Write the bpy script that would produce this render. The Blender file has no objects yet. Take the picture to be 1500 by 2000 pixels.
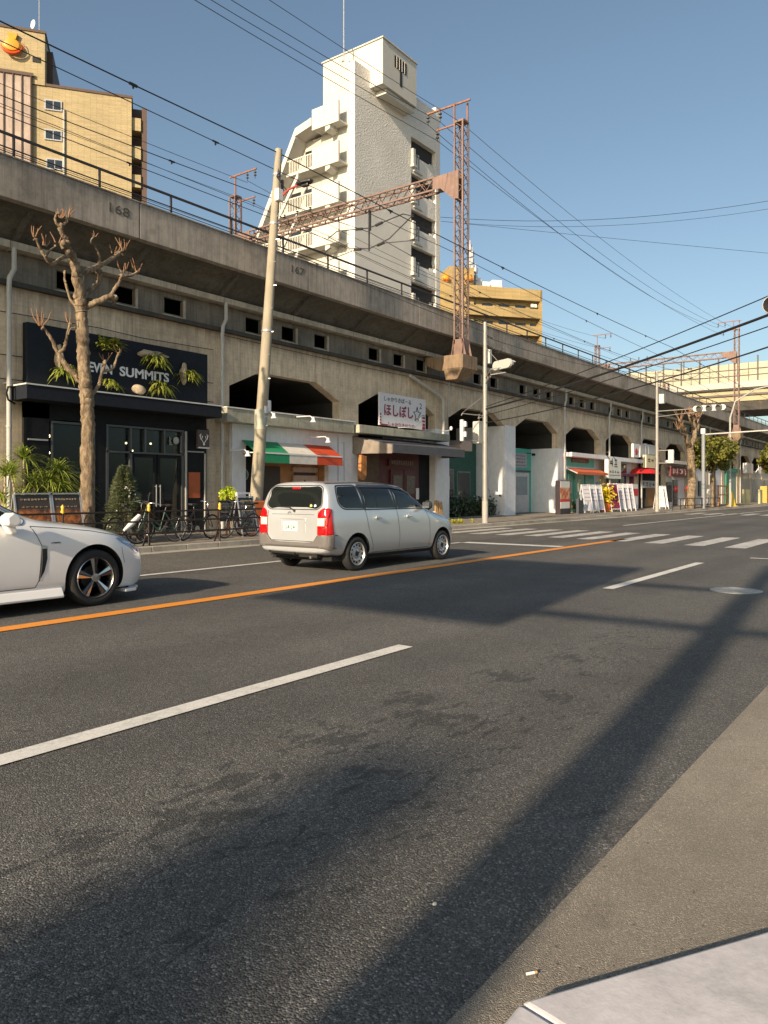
import bpy, bmesh, math, random
from mathutils import Vector, Matrix, noise
from mathutils.bvhtree import BVHTree
from mathutils.geometry import delaunay_2d_cdt
R = math.radians
sc = bpy.context.scene
COL = sc.collection
# ---------------------------------------------------------------- camera
F = 1500.0; HY = 960.0; CAMH = 1.4
YAW = math.atan(1110 / 1500.0)
CA, SA = math.cos(YAW), math.sin(YAW)
cam = bpy.data.cameras.new('camera'); camo = bpy.data.objects.new('camera', cam); COL.objects.link(camo)
cam.sensor_fit = 'VERTICAL'; cam.sensor_height = 24; cam.lens = 24 * F / 2000
cam.shift_y = -40 / 2000; cam.clip_start = .05; cam.clip_end = 3000
camo.location = (0, 0, CAMH)
camo.rotation_euler = (R(90), 0, math.atan2(SA, CA) - R(90))
sc.camera = camo
# ---------------------------------------------------------------- light
SUN_AZ = R(6.0); SUN_EL = R(22)
ld = Vector((math.cos(SUN_AZ) * math.cos(SUN_EL), math.sin(SUN_AZ) * math.cos(SUN_EL), -math.sin(SUN_EL)))
sl = bpy.data.lights.new('sun', 'SUN'); sl.energy = 5.0; sl.angle = R(0.7); sl.color = (1.0, .80, .57)
so = bpy.data.objects.new('sun', sl); COL.objects.link(so); so.location = (-40, -10, 60)
so.rotation_euler = ld.to_track_quat('-Z', 'Y').to_euler()
w = bpy.data.worlds.new('World'); sc.world = w; w.use_nodes = True
wn = w.node_tree; bg = wn.nodes['Background']
sky = wn.nodes.new('ShaderNodeTexSky'); sky.sky_type = 'NISHITA'; sky.sun_disc = False
sky.sun_elevation = SUN_EL; sky.sun_rotation = math.atan2(-ld.x, -ld.y)
sky.air_density = 1.0; sky.dust_density = 2.0; sky.ozone_density = 1.0; sky.altitude = 0
hs = wn.nodes.new('ShaderNodeHueSaturation'); hs.inputs['Saturation'].default_value = .92
wn.links.new(sky.outputs[0], hs.inputs['Color']); tn_ = wn.nodes.new('ShaderNodeMix'); tn_.data_type = 'RGBA'; tn_.blend_type = 'MULTIPLY'; tn_.inputs[0].default_value = 1; tn_.inputs[7].default_value = (.95,1.02,1.0,1); wn.links.new(hs.outputs[0], tn_.inputs[6]); wn.links.new(tn_.outputs[2], bg.inputs[0]); bg.inputs[1].default_value = .093
sc.view_settings.view_transform = 'Standard'; sc.view_settings.look = 'None'
sc.view_settings.exposure = 0.62; sc.view_settings.gamma = 1
sc.cycles.max_bounces = 8; sc.cycles.use_denoising = True
# ---------------------------------------------------------------- helpers
def _ray(px, py):
    u = (px - 750) / F; return (CA + u * SA, SA - u * CA, (HY - py) / F)
def FYp(px, py, Y):
    r = _ray(px, py); t = Y / r[1]; return Vector((r[0] * t, Y, CAMH + r[2] * t))
def FXp(px, py, X):
    r = _ray(px, py); t = X / r[0]; return Vector((X, r[1] * t, CAMH + r[2] * t))
def fx(px, Y): return FYp(px, HY, Y).x
def link(o, parent=None):
    COL.objects.link(o)
    if parent: o.parent = parent
    return o
ROOTLOC = {}
class MB:
    def __init__(s): s.bm = bmesh.new()
    def face(s, pts, m=0):
        vs = [s.bm.verts.new(p) for p in pts]
        try: f = s.bm.faces.new(vs)
        except ValueError: return None
        f.material_index = m; return f
    def box(s, x0, x1, y0, y1, z0, z1, m=0):
        v = [s.bm.verts.new((x, y, z)) for z in (z0, z1) for y in (y0, y1) for x in (x0, x1)]
        for q in ((0,2,3,1),(4,5,7,6),(0,1,5,4),(2,6,7,3),(0,4,6,2),(1,3,7,5)):
            f = s.bm.faces.new([v[i] for i in q]); f.material_index = m
        return s
    def cbox(s, c, sx, sy, sz, m=0, rot=None):
        c = Vector(c); v = []
        for z in (-.5,.5):
            for y in (-.5,.5):
                for x in (-.5,.5):
                    p = Vector((x*sx, y*sy, z*sz))
                    if rot: p = rot @ p
                    v.append(s.bm.verts.new(c + p))
        for q in ((0,2,3,1),(4,5,7,6),(0,1,5,4),(2,6,7,3),(0,4,6,2),(1,3,7,5)):
            f = s.bm.faces.new([v[i] for i in q]); f.material_index = m
        return s
    def prism(s, pts, axis, a, b, m=0):
        """pts: 2D polygon; axis x -> (y,z), y -> (x,z), z -> (x,y)"""
        def P(p, t):
            if axis == 'x': return (t, p[0], p[1])
            if axis == 'y': return (p[0], t, p[1])
            return (p[0], p[1], t)
        A = [s.bm.verts.new(P(p, a)) for p in pts]; B = [s.bm.verts.new(P(p, b)) for p in pts]
        n = len(pts)
        for f in [s.bm.faces.new(A), s.bm.faces.new(B[::-1])] + [s.bm.faces.new((A[i], B[i], B[(i+1)%n], A[(i+1)%n])) for i in range(n)]:
            f.material_index = m
        return s
    def tube(s, pts, r, n=8, m=0, cap=True):
        pts = [Vector(p) for p in pts]; k = len(pts)
        rs = r if isinstance(r, (list, tuple)) else [r] * k
        rings = []; up = None
        for i, p in enumerate(pts):
            d = (pts[min(i+1,k-1)] - pts[max(i-1,0)])
            d = d.normalized() if d.length > 1e-9 else Vector((0,0,1))
            if up is None:
                a = Vector((0,0,1)) if abs(d.z) < .9 else Vector((1,0,0))
                up = d.cross(a).normalized()
            else:
                up = (up - d * up.dot(d))
                up = up.normalized() if up.length > 1e-6 else d.orthogonal().normalized()
            q = d.cross(up)
            rings.append([s.bm.verts.new(p + (up * math.cos(2*math.pi*j/n) + q * math.sin(2*math.pi*j/n)) * rs[i]) for j in range(n)])
        for i in range(k-1):
            for j in range(n):
                f = s.bm.faces.new((rings[i][j], rings[i][(j+1)%n], rings[i+1][(j+1)%n], rings[i+1][j])); f.material_index = m
        if cap:
            f = s.bm.faces.new(rings[0][::-1]); f.material_index = m
            f = s.bm.faces.new(rings[-1]); f.material_index = m
        return s
    def bar(s, p, q, w_, h_=None, m=0):
        p = Vector(p); q = Vector(q); d = q - p; L = d.length
        if L < 1e-6: return s
        rot = d.to_track_quat('X', 'Z').to_matrix()
        return s.cbox((p + q) / 2, L, w_, h_ or w_, m, rot)
    def lathe(s, prof, c=(0,0,0), axis='z', n=24, m=0, cap=True):
        c = Vector(c); rings = []
        for r_, h_ in prof:
            ring = []
            for j in range(n):
                a = 2*math.pi*j/n; x, y = r_*math.cos(a), r_*math.sin(a)
                p = {'z': (x, y, h_), 'y': (x, h_, y), 'x': (h_, x, y)}[axis]
                ring.append(s.bm.verts.new(c + Vector(p)))
            rings.append(ring)
        for i in range(len(rings)-1):
            for j in range(n):
                f = s.bm.faces.new((rings[i][j], rings[i][(j+1)%n], rings[i+1][(j+1)%n], rings[i+1][j])); f.material_index = m
        for ring in ((rings[0], rings[-1]) if cap else ()):
            f = s.bm.faces.new(ring); f.material_index = m
        return s
    def ball(s, c, r, m=0, sub=2, sq=(1,1,1), jit=0):
        mat_ = Matrix.Translation(c) @ Matrix.Diagonal((sq[0], sq[1], sq[2], 1))
        res = bmesh.ops.create_icosphere(s.bm, subdivisions=sub, radius=r, matrix=mat_)
        for v in res['verts']:
            if jit: v.co += (v.co - Vector(c)) * noise.noise(v.co * (2.2 / r)) * jit
            for f in v.link_faces: f.material_index = m
        return s
    def torus(s, c, R_, r_, axis='y', n=32, k=8, m=0):
        pts = []
        rings = []; c = Vector(c)
        for i in range(n):
            a = 2*math.pi*i/n; ring = []
            for j in range(k):
                b = 2*math.pi*j/k; q = R_ + r_*math.cos(b); h_ = r_*math.sin(b)
                x, y = q*math.cos(a), q*math.sin(a)
                p = {'z': (x, y, h_), 'y': (x, h_, y), 'x': (h_, x, y)}[axis]
                ring.append(s.bm.verts.new(c + Vector(p)))
            rings.append(ring)
        for i in range(n):
            for j in range(k):
                f = s.bm.faces.new((rings[i][j], rings[i][(j+1)%k], rings[(i+1)%n][(j+1)%k], rings[(i+1)%n][j])); f.material_index = m
        return s
    def add_mesh(s, me, mx=None, m=None):
        n0 = len(s.bm.verts); f0 = len(s.bm.faces)
        s.bm.from_mesh(me); s.bm.verts.ensure_lookup_table(); s.bm.faces.ensure_lookup_table()
        if mx is not None:
            for v in s.bm.verts[n0:]: v.co = mx @ v.co
        if m is not None:
            for f in s.bm.faces[f0:]: f.material_index = m
        return s
def tag(o, label=None, cat=None, group=None, kind=None):
    if label: o['label'] = label
    if cat: o['category'] = cat
    if group: o['group'] = group
    if kind: o['kind'] = kind
    return o
def thing(name, label, cat, loc=(0,0,0), group=None):
    o = bpy.data.objects.new(name, None); o.empty_display_size = .2; link(o); o.location = loc
    ROOTLOC[o.name] = Vector(loc); return tag(o, label, cat, group)
def mk(name, mb, mats, parent=None, smooth=None, bevel=0, recalc=True, label=None, origin=None):
    if recalc: bmesh.ops.recalc_face_normals(mb.bm, faces=mb.bm.faces)
    off = Vector((0,0,0))
    if parent is not None: off = ROOTLOC.get(parent.name, Vector((0,0,0)))
    elif origin == 'auto':
        cs = [v.co for v in mb.bm.verts]
        off = Vector(((min(c.x for c in cs)+max(c.x for c in cs))/2, (min(c.y for c in cs)+max(c.y for c in cs))/2, min(c.z for c in cs)))
    if off.length > 0:
        for v in mb.bm.verts: v.co -= off
    me = bpy.data.meshes.new(name); mb.bm.to_mesh(me); mb.bm.free()
    for m_ in (mats if isinstance(mats, (list, tuple)) else [mats]): me.materials.append(m_)
    if smooth is not None:
        me.polygons.foreach_set('use_smooth', [True] * len(me.polygons))
        me.set_sharp_from_angle(angle=R(smooth))
    o = bpy.data.objects.new(name, me); link(o, parent)
    if parent is None: o.location = off
    else: ROOTLOC[o.name] = off
    if bevel:
        b = o.modifiers.new('bevel', 'BEVEL'); b.width = bevel; b.segments = 2; b.limit_method = 'ANGLE'; b.angle_limit = R(40)
    if label: o['label'] = label
    return o
def mk_each(name, mb, mats, parent, gap=.03, **k):
    """one part per separate piece: connected islands whose boxes touch count as one piece"""
    bm = mb.bm; bm.verts.ensure_lookup_table(); bm.verts.index_update(); seen = set(); isl = []
    for v in bm.verts:
        if v.index in seen: continue
        st = [v]; seen.add(v.index); cur = []
        while st:
            q = st.pop(); cur.append(q)
            for e in q.link_edges:
                o = e.other_vert(q)
                if o.index not in seen: seen.add(o.index); st.append(o)
        lo = [min(q.co[i] for q in cur)-gap/2 for i in range(3)]; hi = [max(q.co[i] for q in cur)+gap/2 for i in range(3)]
        isl.append([cur, lo, hi])
    ch = True
    while ch:
        ch = False; out = []
        for a in isl:
            for b_ in out:
                if all(a[1][i] <= b_[2][i] and b_[1][i] <= a[2][i] for i in range(3)):
                    b_[0] += a[0]; b_[1] = [min(x, y) for x, y in zip(a[1], b_[1])]; b_[2] = [max(x, y) for x, y in zip(a[2], b_[2])]; ch = True; break
            else: out.append(a)
        isl = out
    res = []
    for cur, lo, hi in isl:
        n = MB(); mp = {q: n.bm.verts.new(q.co) for q in cur}; fs = {f for q in cur for f in q.link_faces}
        for f in fs:
            nf = n.bm.faces.new([mp[q] for q in f.verts]); nf.material_index = f.material_index
        res.append(mk(name, n, mats, parent, **k))
    bm.free(); return res
def solo(name, mb, mats, label, cat, group=None, **k):
    return tag(mk(name, mb, mats, None, origin='auto', **k), label, cat, group)
def struct(name, mb, mats, **k):
    return tag(mk(name, mb, mats, None, **k), kind='structure')
def copy_tree(o, loc=None, rz=None, label=None, parent=None):
    c = o.copy(); COL.objects.link(c); c.parent = parent
    if loc is not None: c.location = loc
    if rz is not None: c.rotation_euler = (0, 0, rz)
    if label: c['label'] = label
    for ch in o.children: copy_tree(ch, parent=c)
    return c
_tc = {}
def text_mesh(body, bold=0.0):
    key = (body, bold)
    if key not in _tc:
        c = bpy.data.curves.new('lettering', 'FONT'); c.body = body; c.extrude = .02; c.offset = bold
        c.resolution_u = 4; c.align_x = 'LEFT'
        o = bpy.data.objects.new('lettering_tmp', c); COL.objects.link(o)
        dg = bpy.context.evaluated_depsgraph_get(); dg.update()
        me = bpy.data.meshes.new_from_object(o.evaluated_get(dg)); bpy.data.objects.remove(o)
        xs = [v.co.x for v in me.vertices]; ys = [v.co.y for v in me.vertices]
        _tc[key] = (me, min(xs), max(xs), min(ys), max(ys))
    return _tc[key]
def put_text(mb, body, p0, udir, width, height, thick=.01, m=0, bold=0.0, up=(0,0,1)):
    """lay text with its lower-left at p0, running along udir, filling width x height"""
    me, x0, x1, y0, y1 = text_mesh(body, bold)
    U = Vector(udir).normalized(); Vv = Vector(up).normalized(); N = U.cross(Vv)
    sx = width / max(x1-x0, 1e-6); sy = height / max(y1-y0, 1e-6)
    mx = Matrix.Translation(Vector(p0)) @ Matrix((
        (U.x, Vv.x, N.x, 0), (U.y, Vv.y, N.y, 0), (U.z, Vv.z, N.z, 0), (0,0,0,1))) @ \
        Matrix.Diagonal((sx, sy, thick/.04, 1)) @ Matrix.Translation((-x0, -y0, 0))
    mb.add_mesh(me, mx, m)
# ---------------------------------------------------------------- materials
class NT:
    def __init__(s, name):
        s.m = bpy.data.materials.new(name); s.m.use_nodes = True; s.t = s.m.node_tree
        s.p = s.t.nodes['Principled BSDF']; s.x = 0
        s.co = s.t.nodes.new('ShaderNodeTexCoord').outputs['Object']
    def n(s, typ, **k):
        nd = s.t.nodes.new(typ)
        for a, b in k.items(): setattr(nd, a, b)
        return nd
    def l(s, a, b): s.t.links.new(a, b)
    def mapped(s, scale, src=None):
        mp = s.n('ShaderNodeMapping'); mp.inputs['Scale'].default_value = scale
        s.l(src or s.co, mp.inputs['Vector']); return mp.outputs[0]
    def noise(s, scale=5, detail=4, rough=.55, vec=None, dist=0):
        nd = s.n('ShaderNodeTexNoise'); nd.inputs['Scale'].default_value = scale
        nd.inputs['Detail'].default_value = detail; nd.inputs['Roughness'].default_value = rough
        nd.inputs['Distortion'].default_value = dist
        s.l(vec or s.co, nd.inputs['Vector']); return nd.outputs['Fac']
    def ramp(s, fac, stops):
        r = s.n('ShaderNodeValToRGB'); e = r.color_ramp.elements
        while len(e) < len(stops): e.new(.5)
        for el, (p, c) in zip(e, stops):
            el.position = p; el.color = (c, c, c, 1) if isinstance(c, (int, float)) else (*c, 1)
        s.l(fac, r.inputs[0]); return r.outputs[0]
    def mix(s, fac, a, b, mode='MIX'):
        mx = s.n('ShaderNodeMix', data_type='RGBA', blend_type=mode)
        for i, v in ((0, fac), (6, a), (7, b)):
            if isinstance(v, (int, float)) and i == 0: mx.inputs[0].default_value = v
            elif isinstance(v, (int, float)): mx.inputs[i].default_value = (v, v, v, 1)
            elif isinstance(v, tuple): mx.inputs[i].default_value = (*v, 1)
            else: s.l(v, mx.inputs[i])
        return mx.outputs[2]
    def math(s, op, a, b=0.0):
        nd = s.n('ShaderNodeMath', operation=op)
        for i, v in enumerate((a, b)):
            if isinstance(v, (int, float)): nd.inputs[i].default_value = v
            else: s.l(v, nd.inputs[i])
        return nd.outputs[0]
    def bump(s, h, strength=.3, dist=.02):
        b = s.n('ShaderNodeBump'); b.inputs['Strength'].default_value = strength
        b.inputs['Distance'].default_value = dist; s.l(h, b.inputs['Height']); s.l(b.outputs[0], s.p.inputs['Normal'])
    def set(s, **k):
        for a, v in k.items():
            i = s.p.inputs[{'col': 'Base Color', 'rough': 'Roughness', 'metal': 'Metallic', 'coat': 'Coat Weight',
                            'spec': 'Specular IOR Level', 'emc': 'Emission Color', 'ems': 'Emission Strength',
                            'alpha': 'Alpha', 'trans': 'Transmission Weight'}[a]]
            if isinstance(v, (int, float)): i.default_value = v
            elif isinstance(v, tuple): i.default_value = (*v, 1)
            else: s.l(v, i)
        return s
_mc = {}
def P(name, col, rough=.6, metal=0, var=.12, scale=4, bump=0, bscale=60, coat=0, streak=0, dirt=0, spec=.5):
    if name in _mc: return _mc[name]
    t = NT(name); c = col
    if var:
        f = t.noise(scale, 5, .6)
        c = t.mix(1.0, col, t.ramp(f, [(.3, 1-var), (.7, 1+var*.6)]), 'MULTIPLY')
    if streak:
        f = t.noise(3.0, 5, .7, t.mapped((4, 4, .35)))
        c = t.mix(t.ramp(f, [(.45, 0.), (.75, streak)]), c, tuple(x*.45 for x in col))
    if dirt:
        f = t.noise(1.7, 8, .75)
        c = t.mix(t.ramp(f, [(.5, 0.), (.72, dirt)]), c, (.11, .09, .07))
    t.set(col=c, rough=t.ramp(t.noise(scale*3, 3), [(.3, max(rough-.08, .02)), (.7, min(rough+.08, 1))]) if var else rough,
          metal=metal, coat=coat, spec=spec)
    if bump: t.bump(t.noise(bscale, 4, .6), bump, .01)
    _mc[name] = t.m; return t.m
def glow(name, col, strength):
    t = NT(name); t.set(col=col, emc=col, ems=strength, rough=.5); return t.m
# ---------------------------------------------------------------- ground
def asphalt(name, base, fine=110, stains=True, grain=.55):
    t = NT(name)
    v = t.n('ShaderNodeTexVoronoi'); v.inputs['Scale'].default_value = fine; t.l(t.co, v.inputs['Vector'])
    big = t.noise(.35, 5, .6); mid = t.noise(2.2, 5, .65); n2 = t.noise(fine*.8, 3, .7)
    hsv = t.n('ShaderNodeSeparateColor'); t.l(v.outputs['Color'], hsv.inputs[0])
    c = t.mix(1.0, base, t.ramp(big, [(.35, .86), (.65, 1.14)]), 'MULTIPLY')
    c = t.mix(1.0, c, t.ramp(mid, [(.3, .9), (.7, 1.1)]), 'MULTIPLY')
    c = t.mix(1.0, c, t.ramp(hsv.outputs[0], [(0, 1-grain), (.75, 1.0), (.93, 1+grain*.7), (1, 1+grain*2.4)]), 'MULTIPLY')
    c = t.mix(1.0, c, t.ramp(n2, [(.3, .75), (.7, 1.25)]), 'MULTIPLY')
    if stains:
        sp = t.n('ShaderNodeSeparateXYZ'); t.l(t.co, sp.inputs[0])
        # oil and damp blotches along one wheel track of the near lane
        dy = t.math('ABSOLUTE', t.math('SUBTRACT', sp.outputs[1], 2.35))
        my = t.ramp(dy, [(.45, 1), (1.3, 0)])
        mxr = t.ramp(t.math('MULTIPLY', sp.outputs[0], .08), [(.12, 1), (.62, .75), (.85, 0)])
        blot = t.math('ADD', t.math('MULTIPLY', t.noise(7.0, 8, .75, None, .3), .5), t.math('MULTIPLY', t.noise(.95, 4, .6, t.mapped((.8, 1.4, 1))), .62))
        k = t.math('MULTIPLY', t.ramp(blot, [(.61, 0), (.625, 1)]), t.math('MULTIPLY', my, mxr))
        tot = None
        for (qx, qy, qr) in ((3.3,2.82,.55),(4.0,2.52,.6),(4.25,2.9,.45),(2.55,2.78,.45),(2.15,2.62,.45),(5.2,2.72,.4),(6.1,2.6,.45),(3.0,2.35,.3),(1.75,2.75,.35),(4.9,2.2,.3)):
            dn = t.n('ShaderNodeVectorMath', operation='DISTANCE'); dn.inputs[1].default_value = (qx, qy, 0)
            mp_ = t.n('ShaderNodeVectorMath', operation='MULTIPLY'); mp_.inputs[1].default_value = (1, 1, 0); t.l(t.co, mp_.inputs[0]); t.l(mp_.outputs[0], dn.inputs[0])
            g_ = t.math('MAXIMUM', t.math('SUBTRACT', 1.0, t.math('DIVIDE', dn.outputs['Value'], qr)), 0.0)
            tot = g_ if tot is None else t.math('MAXIMUM', tot, g_)
        tot = t.math('MAXIMUM', tot, t.math('MULTIPLY', t.math('MULTIPLY', my, mxr), .42))
        fine_ = t.math('ADD', t.noise(9.0, 9, .72, t.mapped((.55, 1.25, 1)), .5), t.math('MULTIPLY', tot, .26))
        k = t.ramp(fine_, [(.665, 0), (.69, 1)])
        k = t.math('MULTIPLY', k, t.ramp(t.noise(60, 3), [(.35, .55), (.6, 1)]))
        c = t.mix(t.math('MULTIPLY', k, .72), c, (.02, .023, .024))
        # tyre polished tracks along the road
        tr = t.n('ShaderNodeTexWave'); tr.bands_direction = 'Y'; tr.inputs['Scale'].default_value = .175
        tr.inputs['Distortion'].default_value = 1.2; tr.inputs['Detail'].default_value = 2; t.l(t.co, tr.inputs['Vector'])
        c = t.mix(1.0, c, t.ramp(tr.outputs['Fac'], [(.2, .93), (.8, 1.07)]), 'MULTIPLY')
        # fine cracks and filled seams
        ck = t.n('ShaderNodeTexVoronoi'); ck.feature = 'DISTANCE_TO_EDGE'; ck.inputs['Scale'].default_value = .33
        mp = t.n('ShaderNodeVectorMath', operation='ADD'); nz = t.n('ShaderNodeTexNoise'); nz.inputs['Scale'].default_value = 1.5
        nz.inputs['Detail'].default_value = 6; t.l(t.co, nz.inputs['Vector']); t.l(t.co, mp.inputs[0]); t.l(nz.outputs['Color'], mp.inputs[1])
        t.l(mp.outputs[0], ck.inputs['Vector'])
        c = t.mix(t.math('MULTIPLY', t.ramp(ck.outputs['Distance'], [(0, 1), (.006, 0)]), t.ramp(mid, [(.5, 0), (.6, .55)])), c, (.02, .02, .02))
    if not stains:
        c = t.mix(t.ramp(t.noise(3.4, 7, .8), [(.56, 0), (.66, .45)]), c, tuple(x*.45 for x in base))
        c = t.mix(t.ramp(t.noise(16, 3, .5), [(.70, 0), (.73, .6)]), c, (.03,.028,.026))
    h = t.math('ADD', t.math('MULTIPLY', v.outputs['Distance'], -1.0), t.math('MULTIPLY', n2, .6))
    t.set(col=c, rough=t.ramp(n2, [(.3, .72), (.7, .92)]), spec=.35)
    t.bump(h, .75, .006)
    return t.m
m_road = asphalt('asphalt', (.108, .105, .099), 140, grain=.55)
m_lane = asphalt('asphalt_lane', (.125, .118, .105), 90, False)
m_old = asphalt('asphalt_old', (.26, .232, .19), 210, False, .25)
def paint(name, col, wear=.5, rough=.6):
    t = NT(name)
    f = t.noise(38, 6, .8); g = t.noise(2.1, 6, .75)
    k = t.ramp(t.math('ADD', t.math('MULTIPLY', f, .55), t.math('MULTIPLY', g, .6)), [(.52, 0), (.74, wear)])
    c = t.mix(k, t.mix(1.0, col, t.ramp(g, [(.3, .86), (.7, 1.05)]), 'MULTIPLY'), (.10, .09, .08))
    t.set(col=c, rough=rough); t.bump(f, .3, .004); return t.m
m_white_paint = paint('road_white', (.74, .72, .67), .55)
m_worn_paint = paint('road_white_worn', (.62, .60, .56), 1.0)
m_orange_paint = paint('road_orange', (.85, .30, .02), .35)
def concrete(name, col, lines=True, rust=.5, streak=.6, fine=1.0, rough=.85, top=0, bmp=.35):
    t = NT(name)
    big = t.noise(.45, 6, .65); mid = t.noise(3.2, 6, .7); fi = t.noise(45, 4, .6)
    c = t.mix(1.0, col, t.ramp(big, [(.32, .62), (.5, 1.0), (.7, 1.2)]), 'MULTIPLY')
    c = t.mix(1.0, c, t.ramp(mid, [(.32, .76), (.5, 1.0), (.7, 1.12)]), 'MULTIPLY')
    c = t.mix(1.0, c, t.ramp(fi, [(.3, .93), (.7, 1.05)]), 'MULTIPLY')
    if streak:
        s_ = t.noise(2.4, 7, .8, t.mapped((3.2, 3.2, .13)))
        c = t.mix(t.ramp(s_, [(.47, 0), (.66, streak)]), c, tuple(x*.33 for x in col))
        s2 = t.noise(3.1, 6, .7, t.mapped((3.5, 3.5, .12)))
        c = t.mix(t.ramp(s2, [(.58, 0), (.75, .35)]), c, tuple(min(1, x*1.6) for x in col))
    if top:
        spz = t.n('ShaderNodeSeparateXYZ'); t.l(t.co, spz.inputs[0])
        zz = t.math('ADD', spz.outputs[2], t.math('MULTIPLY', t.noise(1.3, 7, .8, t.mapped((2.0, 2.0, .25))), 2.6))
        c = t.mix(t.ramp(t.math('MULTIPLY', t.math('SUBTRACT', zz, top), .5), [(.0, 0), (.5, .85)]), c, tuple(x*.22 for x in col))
    if rust:
        s3 = t.noise(1.15, 6, .7, t.mapped((1.5, 1.5, .28)))
        c = t.mix(t.ramp(s3, [(.57, 0), (.72, rust)]), c, (.26, .12, .045))
    if lines:
        br = t.n('ShaderNodeTexBrick'); br.inputs['Scale'].default_value = 1; br.inputs['Mortar Size'].default_value = .008
        br.inputs['Brick Width'].default_value = 3.43; br.inputs['Row Height'].default_value = 1.32; br.offset = 0
        sp = t.n('ShaderNodeSeparateXYZ'); t.l(t.co, sp.inputs[0]); cb = t.n('ShaderNodeCombineXYZ')
        t.l(sp.outputs[0], cb.inputs[0]); t.l(sp.outputs[2], cb.inputs[1]); t.l(cb.outputs[0], br.inputs['Vector'])
        c = t.mix(t.math('MULTIPLY', br.outputs['Fac'], .22), c, tuple(x*.3 for x in col))
        wv = t.n('ShaderNodeTexWave'); wv.bands_direction = 'Z'; wv.inputs['Scale'].default_value = 2.6; wv.inputs['Distortion'].default_value = .6
        t.l(t.co, wv.inputs['Vector'])
        c = t.mix(1.0, c, t.ramp(wv.outputs['Fac'], [(.0, .96), (.3, 1.01)]), 'MULTIPLY')
    t.set(col=c, rough=rough); t.bump(t.math('ADD', fi, t.math('MULTIPLY', mid, .5)), bmp, .012)
    return t.m
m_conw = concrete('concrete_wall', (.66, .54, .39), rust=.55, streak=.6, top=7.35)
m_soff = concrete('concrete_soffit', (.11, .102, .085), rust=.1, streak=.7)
m_cond = concrete('concrete_dark', (.20, .18, .145), rust=.15, streak=.75)
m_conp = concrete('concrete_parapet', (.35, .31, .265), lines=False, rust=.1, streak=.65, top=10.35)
m_conl = concrete('concrete_ledge', (.48, .43, .35), lines=False, rust=.2, streak=.5)
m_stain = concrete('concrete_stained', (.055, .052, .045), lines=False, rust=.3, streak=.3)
m_kerb = concrete('kerb_concrete', (.36, .33, .28), lines=False, rust=0, streak=0)
m_kerbn = concrete('kerb_pale', (.56, .54, .555), lines=False, rust=.12, streak=0, bmp=.12)
def pavers():
    t = NT('pavers')
    br = t.n('ShaderNodeTexBrick'); br.inputs['Scale'].default_value = 1; br.inputs['Mortar Size'].default_value = .012
    br.inputs['Brick Width'].default_value = .6; br.inputs['Row Height'].default_value = .3
    br.inputs['Color1'].default_value = (.30, .26, .21, 1); br.inputs['Color2'].default_value = (.24, .21, .175, 1); br.inputs['Mortar'].default_value = (.09, .08, .07, 1)
    t.l(t.co, br.inputs['Vector'])
    c = t.mix(1.0, br.outputs['Color'], t.ramp(t.noise(1.1, 6, .7), [(.3, .8), (.7, 1.15)]), 'MULTIPLY')
    t.set(col=c, rough=.85); t.bump(t.math('ADD', t.math('MULTIPLY', br.outputs['Fac'], -.6), t.noise(60, 3)), .3, .01); return t.m
m_pave = pavers()

b = MB(); b.face([(-400,-1500,0),(1800,-1500,0),(1800,1500,0),(-400,1500,0)]); struct('ground', b, P('earth', (.14,.125,.10), .9), recalc=False)
b = MB(); b.face([(-120,1.07,.004),(600,1.07,.004),(600,15.0,.004),(-120,15.0,.004)]); struct('road', b, m_road, recalc=False)
b = MB(); b.face([(-120,-60,.003),(600,-60,.003),(600,1.07,.003),(-120,1.07,.003)]); struct('side_road', b, m_old, recalc=False)
# apron beside the far kerb: slightly different, paler asphalt
b = MB(); b.face([(-120,10.9,.008),(600,10.9,.008),(600,14.3,.008),(-120,14.3,.008)]); struct('road_shoulder', b, m_lane, recalc=False)
b = MB(); b.face([(-120,14.3,.012),(600,14.3,.012),(600,14.75,.012),(-120,14.75,.012)]); struct('gutter', b, m_kerb, recalc=False)
# markings
b = MB()
def mark(x0, x1, y0, y1, z=.012): b.face([(x0,y0,z),(x1,y0,z),(x1,y1,z),(x0,y1,z)])
for k in range(-6, 30):
    if -1 <= k <= 1 or k < 0: mark(.68+10.05*k, 5.68+10.05*k, 3.88, 4.04)
    elif k > 4: mark(5.68+10.05*k-5, 5.68+10.05*k, 3.88, 4.04)
for x0, x1, y0, y1 in ((-120, 18.1, 10.72, 10.86), (31, 300, 10.72, 10.86)): mark(x0, x1, y0, y1)
mark(18.0, 18.42, 7.9, 10.72)
mark(17.4, 17.55, 2.3, 3.4)
struct('lane_markings', b, m_white_paint, recalc=False)
b = MB(); b.face([(-120,7.59,.012),(22.4,7.59,.012),(22.4,7.83,.012),(-120,7.83,.012)])
b.face([(58,7.62,.012),(300,7.62,.012),(300,7.80,.012),(58,7.80,.012)])
struct('centre_line', b, m_orange_paint, recalc=False)
b = MB()
ys = [2.0, 3.02, 4.05, 5.1, 6.2, 7.3, 8.36, 9.38, 10.35, 11.35, 12.35, 13.35]
for i, y in enumerate(ys):
    x0 = 19.75 + .28*i if i < 8 else 22.0
    x0 = min(x0, 22.0); b.face([(x0,y,.012),(x0+4.3,y,.012),(x0+4.3,y+.5,.012),(x0,y+.5,.012)])
for i in range(11):
    y = 2.2 + i*1.05; b.face([(48.5,y,.012),(52.5,y,.012),(52.5,y+.5,.012),(48.5,y+.5,.012)])
struct('crosswalk_stripes', b, m_worn_paint, recalc=False)
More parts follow.
